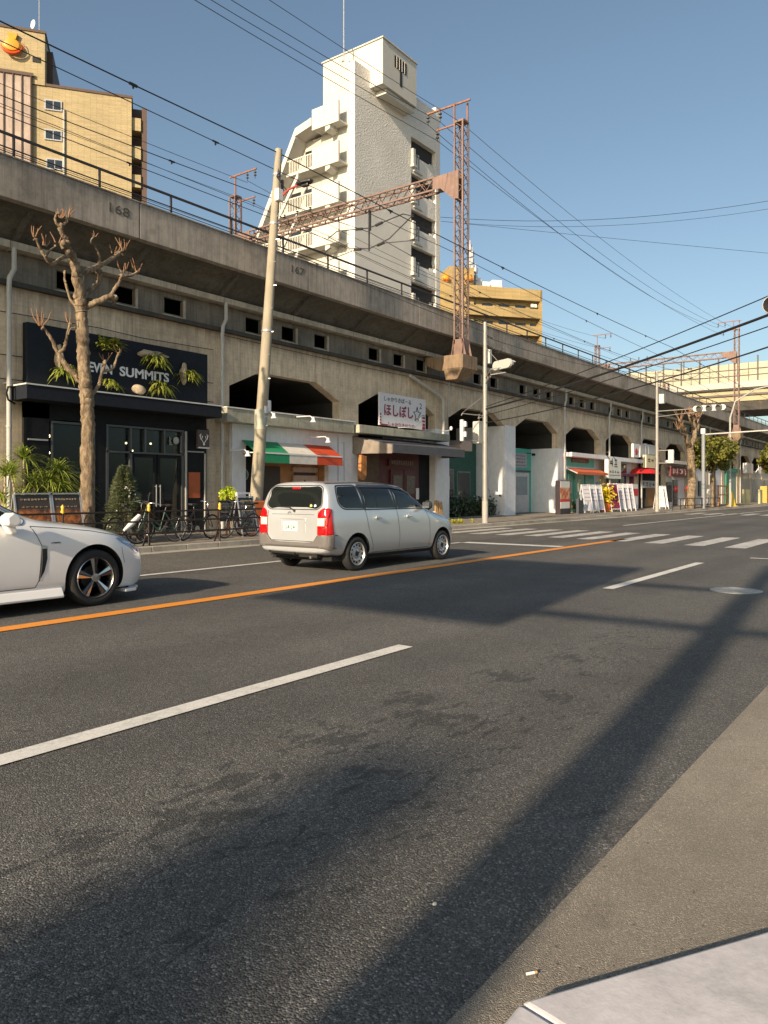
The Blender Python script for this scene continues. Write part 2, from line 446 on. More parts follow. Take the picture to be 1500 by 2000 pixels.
# far pavement with kerb
b = MB(); b.box(-120, 600, 14.93, 31.2, -.05, .12); struct('pavement', b, m_pave)
b = MB()
x = -60.0
while x < 160:
    b.box(x, x+.985, 14.75, 14.925, -.05, .135); x += 1.0
struct('kerb', b, m_kerb, bevel=.012)
# near pavement: pale kerb stones turning away at a dropped crossing
b = MB()
d = Vector((.851, -.525, 0)).normalized(); nrm = Vector((d.y, -d.x, 0))
p0 = Vector((1.785, .885, 0))
def stone(a, bb, wdt, z0, z1):
    a = Vector(a); bb = Vector(bb); dd = (bb - a).normalized(); nn = Vector((dd.y, -dd.x, 0))
    q = [a, bb, bb + nn*wdt, a + nn*wdt]
    b.prism([(v.x, v.y) for v in q], 'z', z0, z1)
j_ = Vector((-.17, -.87, 0)); z0_, z1_ = -.05, .10
def poly(pts): b.prism([(v.x, v.y) for v in pts], 'z', z0_, z1_)
poly([p0, p0 + d*.99, p0 + d*.99 + nrm*.9, p0 + j_])
k = p0 + d*1.0
for i in range(8):
    e = k + d*.99; stone(k, e, .9, -.05, .10); k = k + d*1.0
q0 = p0 - Vector((.007, 0, 0))
poly([q0 - Vector((.9,0,0)), q0, p0 + j_ - Vector((.007,0,0)), q0 + Vector((-.9,-.87,0))])
k = q0 - Vector((.91, 0, 0))
for i in range(30):
    e = k - Vector((.99, 0, 0)); stone(e, k, .9, -.05, .10); k = k - Vector((1.0, 0, 0))
struct('near_kerb', b, m_kerbn, bevel=.012)
b = MB(); b.prism([(-120,-.03),(1.35,-.03),(1.75+6*.851-.62,.87-6*.525-.70),(8,-12),(-120,-12)], 'z', -.05, .098); struct('near_pavement', b, m_kerbn)
# dark dirt packed in the joint between apron and kerb
b = MB(); 
pts = []; rr = random.Random(3)
for i in range(70):
    s_ = i*.05; q = p0 + d*s_; pts.append((q, .012 + .02*rr.random() + .03*abs(noise.noise(Vector((s_*4,1,2)))) + (.014 if s_ > .55 else 0)))
for (q, w0), (q2, w1) in zip(pts, pts[1:]):
    o = Vector((-d.y, d.x, 0)) 
    b.face([q + Vector((0,0,.009)), q2 + Vector((0,0,.009)), q2 + o*w1 + Vector((0,0,.009)), q + o*w0 + Vector((0,0,.009))])
tag(mk('joint_dirt', b, P('dirt', (.012,.011,.010), .95)), kind='structure')
# grit and dead leaves gathered along the kerb and gutter
rg = random.Random(91); b = MB()
for i in range(260):
    s_ = rg.random()*7; q = p0 + d*s_ + Vector((-d.y, d.x, 0))*abs(rg.gauss(.03,.12)) + Vector((rg.gauss(0,.02), rg.gauss(0,.02), .008))
    if q.y > 1.05: continue
    b.ball(q, rg.uniform(.0015,.005), sub=1, sq=(1.3,.9,.6))
tag(mk('grit', b, P('grit_grey', (.16,.14,.12), .9, var=.4, scale=30)), 'fine grit scattered along the near kerb', 'grit', kind='stuff')
# manhole
b = MB(); b.lathe([(.0,.0),(.34,.0),(.34,.016),(.30,.016),(.30,.012),(.0,.012)], (11.6,2.44,0), n=40)
for i in range(-6, 7):
    for j in range(-6, 7):
        if i*i + j*j < 37: b.box(11.6+i*.045-.013, 11.6+i*.045+.013, 2.44+j*.045-.013, 2.44+j*.045+.013, .012, .017)
solo('manhole_cover', b, P('manhole_iron', (.34,.34,.33), .45, .6, .3, 20), 'round steel manhole cover set flush in the near lane', 'manhole')
# cigarette end in the near gutter
b = MB(); b.tube([(2.02,.985,.012),(2.04,.97,.012)], .004, 8, 0); b.tube([(2.04,.97,.012),(2.047,.965,.012)], .0041, 8, 1)
solo('cigarette_end', b, [P('paper_white', (.8,.78,.72), .8), P('filter_tan', (.5,.3,.15), .8)], 'small white cigarette end lying in the beige gutter near the kerb', 'litter')
b = MB(); b.ball((2.18,1.40,.012), .008, sub=2, sq=(1.3,.8,.6), jit=.4)
solo('pebble', b, P('pebble_pale', (.6,.57,.5), .8), 'small pale pebble alone on the near lane asphalt', 'stone')
# ---------------------------------------------------------------- railway viaduct
XK = lambda k: 16.77 + 6.86 * k
K0, K1 = -3, 24
via = thing('railway_viaduct', 'long weathered concrete railway viaduct on octagonal arches behind the shops', 'viaduct', (XK(0), 19.2, 0))
b = MB()
for k in range(K0, K1):
    x = XK(k); n = XK(k+1)
    pts = [(x,0),(x+.58,0),(x+.58,4.9),(x+1.95,5.5),(n-1.95,5.5),(n-.58,4.9),(n-.58,0),(n,0),(n,6.62),(x,6.62)]
    A = [b.bm.verts.new((p[0], 19.2, p[1])) for p in pts]; B = [b.bm.verts.new((p[0], 31.0, p[1])) for p in pts]
    b.bm.faces.new(A); b.bm.faces.new(B[::-1])
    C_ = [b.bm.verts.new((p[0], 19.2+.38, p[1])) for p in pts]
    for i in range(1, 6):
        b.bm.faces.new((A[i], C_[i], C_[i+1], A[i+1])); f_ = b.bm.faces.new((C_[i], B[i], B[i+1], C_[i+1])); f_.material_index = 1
m_vault_shade = concrete('concrete_vault_shade', (.035,.032,.027), lines=False, rust=0, streak=.3)  # deep vault painted near-black for its shade; front strip keeps the sunlit tan
mk('arcade_wall', b, [m_conw, m_vault_shade], via)
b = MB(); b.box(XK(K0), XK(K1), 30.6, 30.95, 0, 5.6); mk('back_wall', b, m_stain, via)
# band of small openings above the arches
b = MB()
segs = []
x = XK(K0)
for k in range(K0, K1):
    for off in (1.78, 3.53, 5.28):
        c = XK(k) + off; b.box(x, c-.35, 19.32, 19.44, 6.72, 7.5); x = c + .35
        b.box(c-.35, c+.35, 19.32, 19.44, 6.72, 6.86); b.box(c-.35, c+.35, 19.32, 19.44, 7.34, 7.5)
b.box(x, XK(K1), 19.32, 19.62, 6.72, 7.5)
mk('opening_band', b, m_cond, via)
b = MB(); b.box(XK(K0), XK(K1), 21.0, 21.2, 6.6, 8.2); b.box(XK(K0), XK(K1), 19.46, 21.0, 6.63, 6.70); mk('inner_wall', b, P('opening_shade', (.012,.012,.012), .95), via)  # near-black colour stands in for the shade behind the small openings
b = MB()
for k in range(K0, K1):
    for off in (1.78, 3.53, 5.28):
        c = XK(k) + off; b.box(c-.43, c+.43, 19.26, 19.33, 6.725, 6.81)
        b.box(c+.36, c+.43, 19.27, 19.33, 6.81, 7.36)
mk_each('opening_frame', b, m_conl, via)
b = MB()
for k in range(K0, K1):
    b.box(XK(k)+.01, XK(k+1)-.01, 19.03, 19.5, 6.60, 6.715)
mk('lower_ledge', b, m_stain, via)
b = MB()
for k in range(K0, K1):
    for j in range(4):
        a = XK(k) + j*1.715; b.box(a+.012, a+1.703, 18.98, 19.6, 7.52, 7.70)
mk('upper_ledge', b, m_conl, via)
# cantilevered soffit
b = MB()
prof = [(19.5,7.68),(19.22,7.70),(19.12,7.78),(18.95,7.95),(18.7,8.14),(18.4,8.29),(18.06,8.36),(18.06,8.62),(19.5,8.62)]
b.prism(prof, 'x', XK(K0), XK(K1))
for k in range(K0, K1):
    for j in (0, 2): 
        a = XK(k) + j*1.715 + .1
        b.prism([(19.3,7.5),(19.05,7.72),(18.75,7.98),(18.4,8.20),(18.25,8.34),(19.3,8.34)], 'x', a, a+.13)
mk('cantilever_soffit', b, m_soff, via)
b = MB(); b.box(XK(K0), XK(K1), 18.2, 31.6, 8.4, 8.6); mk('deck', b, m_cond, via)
# parapet panels
for side, y0, y1 in ((0, 17.9, 18.14), (1, 31.5, 31.74)):
    b = MB(); x = 12.94 - 6.86*5
    while x < XK(K1):
        b.box(x+.012, x+6.848, y0, y1, 8.33, 9.30)
        b.box(x+.006, x+6.854, y0-.03, y1+.03, 9.30, 9.345)
        x += 6.86
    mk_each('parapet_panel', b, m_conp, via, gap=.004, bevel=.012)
# number markings
b = MB()
put_text(b, '168', (11.99, 17.895, 8.80), (1,0,0), .62, .24, .012)
mk('number_marking', b, P('dark_stencil', (.07,.065,.055), .9), via)
b = MB()
put_text(b, '167', (18.95, 17.895, 8.80), (1,0,0), .62, .24, .012)
mk('number_marking', b, P('dark_stencil', (.07,.065,.055), .9), via)
# handrail on the parapet
b = MB(); m_rail = P('rail_dark', (.045,.04,.042), .6, .3)
x = 9.5 - 2.3*6
while x < 150:
    b.bar((x, 18.05, 9.34), (x, 18.05, 9.88), .05); x += 2.3
b.bar((-5, 18.05, 9.9), (150, 18.05, 9.9), .055)
b.tube([(-5, 18.0, 9.55), (150, 18.0, 9.55)], .018, 5)
b.tube([(-5, 17.99, 9.44), (150, 17.99, 9.44)], .012, 5)
mk('handrail', b, m_rail, via)
# dry weeds and leaves growing out of the parapet joints are tiny clumps
rnd = random.Random(7)
b = MB()
for i in range(420):
    x = rnd.uniform(6, 90); z = 9.345
    if noise.noise(Vector((x*.9, 3, 1))) < .02: continue
    for j in range(3):
        a = rnd.uniform(0, 6.28); l_ = rnd.uniform(.02, .07)
        p = Vector((x + rnd.uniform(-.05,.05), 17.9 + rnd.uniform(-.03,.1), z))
        q = p + Vector((math.cos(a)*l_, math.sin(a)*l_*.5 - .02, l_*.8 - .02))
        b.face([p, p + Vector((.012, 0, 0)), q])
mk('moss', b, P('dry_moss', (.16,.13,.06), .95), via, recalc=False)
# white painted pier faces in the two open bays
m_wpaint = P('pier_white', (.78,.78,.80), .8, var=.08, streak=.25, bump=.2)
for k, top in ((2, 4.3), (3, 4.95), (4, 4.02)):
    b = MB(); x = XK(k); b.box(x-.60, x+.60, 19.16, 22.2, .1, top); mk('painted_pier', b, m_wpaint, via)
# downpipes with offset bends
def downpipe(x, y=19.0, top=7.52, bot=.15, r=.062):
    b = MB(); 
    b.tube([(x, y-.06, top), (x, y-.06, 6.98), (x-.10, y-.02, 6.75), (x-.10, y, 6.5), (x-.10, y, bot)], r, 10)
    for z in (6.3, 5.2, 3.0): b.lathe([(r+.012,0),(r+.012,.06)], (x-.10, y, z), n=10)
    b.box(x-.16, x-.04, y-.01, 19.2, 4.1, 4.14)
    return b
m_pvc = P('pipe_grey', (.46,.46,.44), .5, var=.12, streak=.4)
for i, (x, lab) in enumerate([(9.98,'pale downpipe left of the black cafe front'),(16.98,'rust streaked downpipe between the black cafe and the flag awning shop'),
        (44.30,'white downpipe beside the teal shop with the orange awning'),(51.9,'pale downpipe above the white hanging sign of the burgundy shop'),(58.7,'pale downpipe left of the shop with the red umbrella'),
        (78.9,'downpipe on the far arcade just left of the square white box sign'),(92.5,'farthest downpipe at the right end of the arcade')]):
    o = solo('downpipe', downpipe(x), m_pvc, lab, 'downpipe', 'downpipes on the viaduct wall', smooth=50)
b = MB()
b.tube([(27.6,19.0,6.45),(30.05,18.95,5.78),(30.22,18.95,5.6),(30.22,18.95,4.05)], .075, 10)
b.tube([(30.75,18.97,6.55),(30.75,18.97,4.9)], .03, 6)
solo('downpipe', b, m_pvc, 'downpipe with a long slanting upper run above the grey awning', 'downpipe', 'downpipes on the viaduct wall', smooth=50)
# cables clipped along the wall
b = MB()
for z, sag, y in ((5.93,.05,19.1),(4.86,.06,19.12),(4.25,.04,19.1)):
    pts = []
    for i in range(0, 8):
        x = 7 + i*1.37
        if z > 5.9 or x < 10.1 or x > 16.3: pts.append((x, y, z + .03*math.sin(i*2.1)))
        else: pts.append((x, 19.17, z))
    b.tube(pts, .012, 5)
b.tube([(16.9,19.12,6.5),(24,19.12,6.42),(30.3,19.12,6.45),(37,19.12,6.4),(44,19.12,6.42),(58,19.12,6.4),(80,19.12,6.42)], .012, 5)
solo('wall_cable', b, m_rail, 'thin black cables clipped along the concrete wall above the shops', 'cable')

# ---------------------------------------------------------------- catenary portals
m_mast = P('mast_pink', (.22,.14,.115), .65, .1, .25, 2, streak=.5, dirt=.6)
m_rust = P('rusty_steel', (.28,.13,.08), .8, .2, .3, 6)
m_ins = P('insulator', (.05,.05,.055), .4)
def lattice(b, p, q, wa, wb, step, a_dir, b_dir, ang=.07, lace=.035, both=True):
    """box lattice from p to q, section wa along a_dir and wb along b_dir"""
    p = Vector(p); q = Vector(q); L = (q-p).length; u = (q-p).normalized(); A = Vector(a_dir); B = Vector(b_dir)
    for sa in (-1,1):
        for sb in (-1,1):
            o = A*(sa*wa/2) + B*(sb*wb/2); b.bar(p+o, q+o, ang, ang)
    n = max(2, int(round(L/step)))
    for (S, w_, T, wt) in ((A, wa, B, wb), (B, wb, A, wa)):
        for st in (-1, 1):
            for i in range(n):
                s0 = -1 if i % 2 else 1
                b.bar(p + u*(L*i/n) + S*(s0*w_/2) + T*(st*wt/2), p + u*(L*(i+1)/n) - S*(s0*w_/2) + T*(st*wt/2), lace, lace*.5)
def insulator_string(b, p, n=2, r=.085, step=.16):
    p = Vector(p); b.tube([p, p - Vector((0,0,step*(n+1)))], .02, 6)
    for i in range(n):
        c = p - Vector((0,0,step*(i+.8))); b.lathe([(.02,.04),(r,.0),(r*.9,-.035),(.02,-.03)], c, n=10)
def portal(X, labels, arms=True, near_base=True):
    t = thing('catenary_portal', labels[0], 'catenary portal', (X, 17.45, 6.3), 'catenary portals over the tracks')
    for yy, base in ((17.45, 7.35), (31.95, 8.5)):
        b = MB(); lattice(b, (X,yy,base+.55), (X,yy,17.7), .46, .42, .33, (1,0,0), (0,1,0))
        b.prism([(X-.23,yy-.25),(X+.23,yy-.25),(X+.23,yy+.25),(X-.23,yy+.25)], 'z', 17.68, 17.76)
        # flared foot
        for sx in (-1,1):
            b.prism([(yy-.40,base),(yy+.40,base),(yy+.23,base+.75),(yy-.23,base+.75)], 'x', X+sx*.25-.015, X+sx*.25+.015)
        for sy in (-1,1):
            b.prism([(X-.45,base),(X+.45,base),(X+.25,base+.75),(X-.25,base+.75)], 'y', yy+sy*.25-.015, yy+sy*.25+.015)
        b.box(X-.32, X+.32, yy-.32, yy+.32, base, base+.05)
        mk('mast', b, m_mast, t)
    b = MB(); lattice(b, (X,18.75,15.25), (X,30.7,15.25), .42, .55, .42, (1,0,0), (0,0,1), .075, .05)
    for yy, sgn in ((17.45, 1), (31.95, -1)):
        pts = [(yy,15.55),(yy+sgn*1.35,15.53),(yy+sgn*1.35,14.97),(yy+sgn*.95,14.95),(yy+sgn*.3,14.35),(yy,14.3)]
        for sx in (-.24,.24): b.prism(pts, 'x', X+sx-.012, X+sx+.012)
    mk('truss_beam', b, m_mast, t)
    b = MB()
    if arms:
        b.bar((X,17.0,18.6),(X,19.25,18.6), .07); b.bar((X+.2,17.25,17.7),(X+.2,17.25,18.6), .06); b.bar((X-.1,17.75,17.7),(X-.1,17.75,18.6), .06)
        b.bar((X,17.3,17.72),(X,18.75,17.72), .06)
        b.bar((X,32.4,18.9),(X,30.3,18.9), .07); b.bar((X,31.95,17.7),(X,31.95,18.9), .06); b.bar((X,32.2,17.4),(X,30.4,17.4), .06)
    mk_each('crossarm', b, m_rust, t)
    b = MB()
    for p in ((X,19.2,18.56),(X,18.55,18.56),(X,18.7,17.68),(X,30.4,18.86),(X,31.0,18.86),(X,30.5,17.36)): insulator_string(b, p)
    for yy in (26.4, 27.3, 28.2):
        b.tube([(X,yy,15.55),(X,yy,15.95)], .03, 6)
        for z in (15.65, 15.78, 15.9): b.lathe([(.03,0),(.09,.02),(.03,.05)], (X,yy,z), n=8)
    mk_each('insulator', b, m_ins, t)
    # contact wire brackets under the beam
    m_brk = P('bracket_dark', (.06,.055,.055), .5, .5)
    b = MB()
    for yc in (22.6,):
        b.bar((X,yc,15.0),(X,yc,13.0), .06); b.bar((X+.12,yc,15.0),(X+.12,yc,14.0), .04)
        for s_ in (-1, 1):
            b.tube([(X,yc,14.1),(X,yc+s_*2.0,14.35),(X,yc+s_*2.6,14.1)], .025, 6)
            b.tube([(X,yc,13.1),(X,yc+s_*1.2,13.35),(X,yc+s_*2.6,14.2)], .025, 6)
            b.tube([(X,yc+s_*.9,13.2),(X,yc+s_*2.6,13.0),(X,yc+s_*2.9,13.4),(X,yc+s_*2.4,13.6)], .018, 6)
            for (cy, cz) in ((.6,14.17),(.7,13.2)):
                b.tube([(X,yc+s_*(cy-.2),cz-.03),(X,yc+s_*(cy+.2),cz+.03)], .07, 8)
    mk('cantilever_bracket', b, m_brk, t)
    if near_base:
        b = MB()
        b.prism([(X-.72,16.95),(X+.55,16.95),(X+.75,17.15),(X+.75,17.92),(X-.72,17.92)], 'z', 6.75, 7.35)
        # tapering underside
        v0 = [(X-.72,16.95),(X+.55,16.95),(X+.75,17.15),(X+.75,17.92),(X-.72,17.92)]
        v1 = [(X-.55,17.35),(X+.25,17.35),(X+.35,17.45),(X+.35,17.92),(X-.55,17.92)]
        A = [b.bm.verts.new((x,y,6.75)) for x, y in v0]; B = [b.bm.verts.new((x,y,6.3)) for x, y in v1]
        for i in range(5): b.bm.faces.new((A[i], B[i], B[(i+1)%5], A[(i+1)%5]))
        b.bm.faces.new(B)
        b.prism([(17.92,6.75),(18.5,6.8),(19.2,7.1),(19.2,7.5),(17.92,7.34)], 'x', X-.25, X+.5)
        mk('base_block', b, concrete('concrete_block', (.27,.19,.12), lines=False, rust=.5, streak=.9), t, bevel=.02)
    return t
portal(29.33, ['rusty pink lattice portal spanning the tracks in front of the white tower'])
portal(83.3, ['distant rusty pink lattice portal spanning the tracks at the right of the picture'])
for xx, lab in ((109, 'third catenary mast, small, before the yellow noise wall'),):
    b = MB(); lattice(b, (xx,31.9,8.6), (xx,31.9,16.5), .5, .5, .6, (1,0,0), (0,1,0), .09, .06)
    solo('catenary_mast', b, m_mast, lab, 'mast')

# ---------------------------------------------------------------- overhead wires
m_wire = P('wire_black', (.012,.012,.014), .5, var=0)
def span(x0, x1, y, z, sag, r, seg=14, y1=None, z1=None):
    y1 = y if y1 is None else y1; z1 = z if z1 is None else z1
    return [(x0 + (x1-x0)*i/seg, y + (y1-y)*i/seg, z + (z1-z)*i/seg - sag*4*(i/seg)*(1-i/seg)) for i in range(seg+1)]
def wire(spans, r, label, joints=0, name='overhead_wire', cat='wire', group='overhead wires'):
    b = MB()
    for pts in spans:
        b.tube(pts, r, 6)
        for j in range(joints):
            i = 1 + int((j+.5)*(len(pts)-2)/joints); p = Vector(pts[i])
            b.tube([p - Vector((.12,0,0)), p + Vector((.12,0,0))], r*2.2, 6); b.bar(p, p - Vector((0,0,.1)), .04)
    return solo(name, b, m_wire, label, cat, group, smooth=60)
wire([span(-20,17.6,17.2,12.15,.25,0),span(17.6,60,17.2,12.15,.2,0,z1=12.4),span(60,120,17.2,12.4,.3,0)], 0.0181, 'thick black cable with clamps running over the top of the leaning concrete pole', 4)
wire([span(-20,30,18.0,12.15,.15,0),span(30,83,18.0,12.1,.3,0)], 0.0125, 'black wire just under the thick cable above the parapet', 2)
wire([span(-25,29.33,22.6,13.9,.9,0),span(29.33,83.3,22.6,13.9,1.0,0,20),span(83.3,130,22.6,13.9,1,0)], 0.0153, 'messenger wire of the track hung from the brackets of the portals', 3)
wire([span(-25,29.33,22.6,12.95,.1,0),span(29.33,83.3,22.6,12.95,.15,0),span(83.3,130,22.6,12.95,.1,0)], 0.0098, 'thin contact wire straight below the messenger wire')
wire([span(-25,29.33,25.1,13.8,.15,0,z1=14.0),span(29.33,83.3,25.1,14.0,.6,0)], 0.0153, 'black messenger wire with clamps over the far track', 3)
wire([span(-25,29.33,25.4,12.9,.1,0),span(29.33,83.3,25.4,12.9,.2,0)], 0.0090, 'thin contact wire over the far track')
wire([span(-25,29.33,31.0,18.3,.5,0),span(29.33,83.3,31.0,18.4,1.1,0)], 0.0125, 'thin feeder wire passing behind the white tower mast arm')
wire([span(-25,29.33,30.4,17.0,.4,0),span(29.33,83.3,30.4,17.0,1,0)], 0.0112, 'lower feeder wire crossing the left tan building')
wire([span(-25,29.33,19.2,18.1,1.2,0),span(29.33,83.3,19.2,18.1,1.3,0,22)], 0.0119, 'feeder wire at the top left entering the outer insulator of the tall mast')
wire([span(-25,29.33,18.55,18.05,1.3,0),span(29.33,83.3,18.55,18.05,1.1,0,22)], 0.0119, 'feeder wire next to it hanging from the middle insulator of the tall mast')
wire([span(-25,29.33,17.5,17.75,1.0,0),span(29.33,83.3,17.5,17.75,.8,0,22)], 0.0104, 'feeder wire running closest to the near face of the tall mast')
wire([span(-25,29.33,18.7,17.25,1.0,0),span(29.33,83.3,18.7,17.25,.8,0,22)], 0.0119, 'feeder wire held by the short arm of the tall mast')
wire([span(17.3,27.6,17.2,9.2,.1,0,z1=7.9,y1=15.3)], 0.0084, 'thin wire from the leaning pole down to the signal pole')
wire([span(27.6,49.6,15.3,7.7,.35,0,z1=8.9,y1=15.1)], 0.0098, 'sagging wire between the first and second signal poles')
def ptd(px, py, d): r = _ray(px, py); return Vector((r[0]*d, r[1]*d, CAMH + r[2]*d))
def arc(pts_, d):
    (a, b_, c) = [ptd(x, y, d) for x, y in pts_]; out = []
    for i in range(17):
        t = i/16; out.append(a*(2*(t-.5)*(t-1)) + b_*(4*t*(1-t)) + c*(2*t*(t-.5)))
    return out
wire([arc(((860,424),(1200,427),(1560,382)), 110)], 0.0313, 'uppermost high line crossing the open sky at the right')
wire([arc(((860,432),(1200,440),(1560,398)), 110)], 0.0244, 'second high line crossing the open sky at the right')
wire([arc(((860,432),(1200,466),(1560,500)), 110)], 0.0244, 'high line sloping gently down to the right edge of the sky')
# thick cables crossing the road to a pole on the near side
for (zA, zB, r, sag, lab, ja) in ((4.75,6.35,.035,.25,'thickest black cable bundle slanting across the road to the right edge',0),
    (4.85,6.9,.014,.20,'thin cable with tiny spacers just above the thickest road crossing cable',0),
    (4.5,6.0,.014,.2,'thin cable just below the thickest road crossing cable',0),(4.2,5.6,.020,.35,'lowest black cable slanting across the road',0)):
    pts = [(27.6 - 9.6*i/16*1.05, 15.3-15.8*i/16*1.05, zA+(zB-zA)*i/16 - sag*4*(i/16)*(1-i/16)) for i in range(17)]
    wire([pts], r, lab, ja, 'road_crossing_cable', 'cable', 'cables crossing over the road')

# ---------------------------------------------------------------- buildings behind
def stucco(name, col, sc_=9, bstr=.9, dist=.12):
    t = NT(name); v = t.n('ShaderNodeTexVoronoi'); v.inputs['Scale'].default_value = sc_; v.feature = 'F1'
    nz = t.noise(sc_*.6, 4, .6); t.l(t.co, v.inputs['Vector'])
    t.set(col=t.mix(1.0, col, t.ramp(t.noise(.3, 5), [(.3,.9),(.7,1.08)]), 'MULTIPLY'), rough=.9)
    t.bump(t.math('ADD', t.math('MULTIPLY', v.outputs['Distance'], 1.0), nz), bstr, dist); return t.m
def tilemat(name, col, w_=.25, h_=.08, mortar=.03):
    t = NT(name); br = t.n('ShaderNodeTexBrick'); br.inputs['Scale'].default_value = 1
    br.inputs['Brick Width'].default_value = w_; br.inputs['Row Height'].default_value = h_; br.inputs['Mortar Size'].default_value = .007
    br.inputs['Color1'].default_value = (*col, 1); br.inputs['Color2'].default_value = (*[x*.78 for x in col], 1); br.inputs['Mortar'].default_value = (*[x*.6 for x in col], 1)
    sp = t.n('ShaderNodeSeparateXYZ'); t.l(t.co, sp.inputs[0]); cb = t.n('ShaderNodeCombineXYZ')
    t.l(t.math('ADD', sp.outputs[0], sp.outputs[1]), cb.inputs[0]); t.l(sp.outputs[2], cb.inputs[1]); t.l(cb.outputs[0], br.inputs['Vector'])
    c = t.mix(1.0, br.outputs['Color'], t.ramp(t.noise(.25, 6, .7), [(.3,.85),(.7,1.1)]), 'MULTIPLY')
    c = t.mix(1.0, c, t.ramp(t.noise(7, 4, .7), [(.3,.9),(.7,1.1)]), 'MULTIPLY')
    t.set(col=c, rough=.6); return t.m
m_glass = P('glass_dark', (.02,.025,.03), .06, var=0, spec=.8)
m_cream = P('cream_render', (.54,.53,.48), .85, var=.06, scale=.5, streak=.15)
m_stucco = stucco('stucco_grey', (.76,.72,.65), 9.0, .6, .045)
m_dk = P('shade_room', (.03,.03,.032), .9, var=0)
m_alu = P('aluminium_frame', (.5,.5,.5), .4, .6, var=.05)
tw = thing('apartment_tower', 'white stuccoed apartment tower with a boxed stair head and recessed balconies', 'tower block', (50, 38, 0))
b = MB()
X0, X1, YF = 44.3, 56.1, 35.5
lx0, lx1 = 51.7, 55.45
tops = [30.4 - 2.95*i for i in range(9)]
b.box(X0+.03, lx0, YF, YF+1.2, 0, 33.3); b.box(lx1, X1, YF, YF+4, 0, 34.3)
b.box(lx0, lx1, YF, YF+4, tops[0], 33.9)
for z in tops: b.box(lx0, lx1, YF+.02, YF+.25, z-2.95, z-1.45)
mk('front_wall', b, m_stucco, tw)
b = MB()
b.box(X0, lx0, YF+1.21, YF+2.2, 0, 33.7); b.box(X0+2, X1, YF+2.2, YF+3.3, 0, 33.2)
b.box(X0, X0+.5, YF+.55, YF+1.22, 0, 33.45)
mk('body', b, m_cream, tw)
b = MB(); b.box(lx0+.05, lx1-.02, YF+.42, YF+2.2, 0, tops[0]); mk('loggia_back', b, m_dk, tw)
b = MB()
for z in tops: b.box(lx0, lx1, YF+.25, YF+.41, z-2.95, z-2.8)
mk_each('loggia_floor', b, m_cream, tw)
b = MB(); b.box(46.2, 50.7, 34.3, 40.2, 32.0, 35.4); b.box(46.9, 50.7, 34.5, 35.5, 31.6, 31.95); b.box(46.1,50.8,34.2,40.3,35.4,35.5)
mk('stair_head', b, m_cream, tw)
b = MB(); b.box(47.7, 49.3, 34.28, 34.4, 33.9, 34.8); b.box(48.4, 48.7, 34.28, 34.4, 32.7, 33.9); mk('window', b, m_dk, tw)
b = MB()
for i in range(4): b.box(47.95+i*.35, 47.98+i*.35, 34.25, 34.3, 33.9, 34.8)
mk_each('window_bar', b, m_cream, tw)
b = MB()
for z in tops:
    b.box(lx0+.02, lx0+.35, YF-.2, YF+.3, z-2.35, z-1.0); b.box(lx0-.05, lx0+.4, YF-.3, YF+.02, z-2.5, z-2.3)
    b.box(lx0+.3, lx0+1.6, YF-.12, YF, z-2.75, z-2.6)
mk_each('meter_screen', b, m_cream, tw)
b = MB()
for z in tops:
    for i in range(3): b.box(lx0+.45+i*.3, lx0+.6+i*.3, YF+.0, YF+.05, z-2.4, z-1.2)
mk_each('balcony_slat', b, P('slat_grey', (.25,.24,.24), .7), tw, gap=.4)
b = MB()
for z in tops: b.box(lx1-.55, lx1-.1, YF+.3, YF+.5, z-1.45, z-1.1)
mk_each('air_conditioner', b, P('ac_white', (.7,.7,.68), .5), tw)
# stepped balconies on the sun side, between the column and the rear wing
YB = FXp(628, 250, X0).y; YC = YF + .62
zt = [FXp(681, 167, X0).z - .0 - 2.95*i for i in range(11)]
zt[0] = 30.1
zt = [30.1 - 2.95*i for i in range(10)]
b = MB()
for i, z in enumerate(zt): b.box(X0-1.1, X0-.95, YC, YB, z-1.55, z)
mk_each('balcony_parapet', b, m_cream, tw)
b = MB()
for i, z in enumerate(zt):
    b.box(X0-.95, X0+.0, YC, YB, z-1.5, z-1.35); b.prism([(YC+.9,z-1.5),(YC+1.35,z-1.5),(YC+1.35,z-1.95),(YC+.9,z-1.8)], 'x', X0-1.02, X0)
mk_each('balcony_slab', b, m_cream, tw)
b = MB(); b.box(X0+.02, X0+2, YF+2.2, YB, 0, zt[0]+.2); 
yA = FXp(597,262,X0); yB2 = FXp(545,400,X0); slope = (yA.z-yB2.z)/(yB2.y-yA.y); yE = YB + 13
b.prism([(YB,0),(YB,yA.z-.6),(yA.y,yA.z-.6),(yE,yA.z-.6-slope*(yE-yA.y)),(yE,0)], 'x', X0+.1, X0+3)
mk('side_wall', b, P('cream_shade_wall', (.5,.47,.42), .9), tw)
b = MB()
def slopebar(y0, z0, y1, z1, th, xa, xb): b.prism([(y0,z0),(y1,z1),(y1,z1-th),(y0,z0-th)], 'x', xa, xb)
slopebar(YB, yA.z+.35, yA.y, yA.z, .6, X0-1.2, X0+3)
slopebar(yA.y, yA.z, yE, yA.z-slope*(yE-yA.y), .75, X0-1.2, X0+3)
for i in range(1, 9):
    z = zt[i]; y1 = yA.y + (yA.z - (z+.3))/slope
    b.box(X0-1.1, X0+.1, YB, y1, z-1.5, z-1.3)
    slopebar(YB+.35+1.0, z-1.4, YB+1.35+2.1, z-1.4-2.1*slope*.8, .45, X0-1.18, X0-1.0)
mk('sloping_frame', b, m_cream, tw)
b = MB()
for i in range(1, 9):
    z = zt[i]; y1 = yA.y + (yA.z - (z+.3))/slope; y = YB + .1
    while y < y1 - .2: b.box(X0-1.08, X0-1.04, y, y+.06, z-1.3, z-.3); y += .17
    b.box(X0-1.1, X0-1.02, YB, y1, z-.36, z-.28)
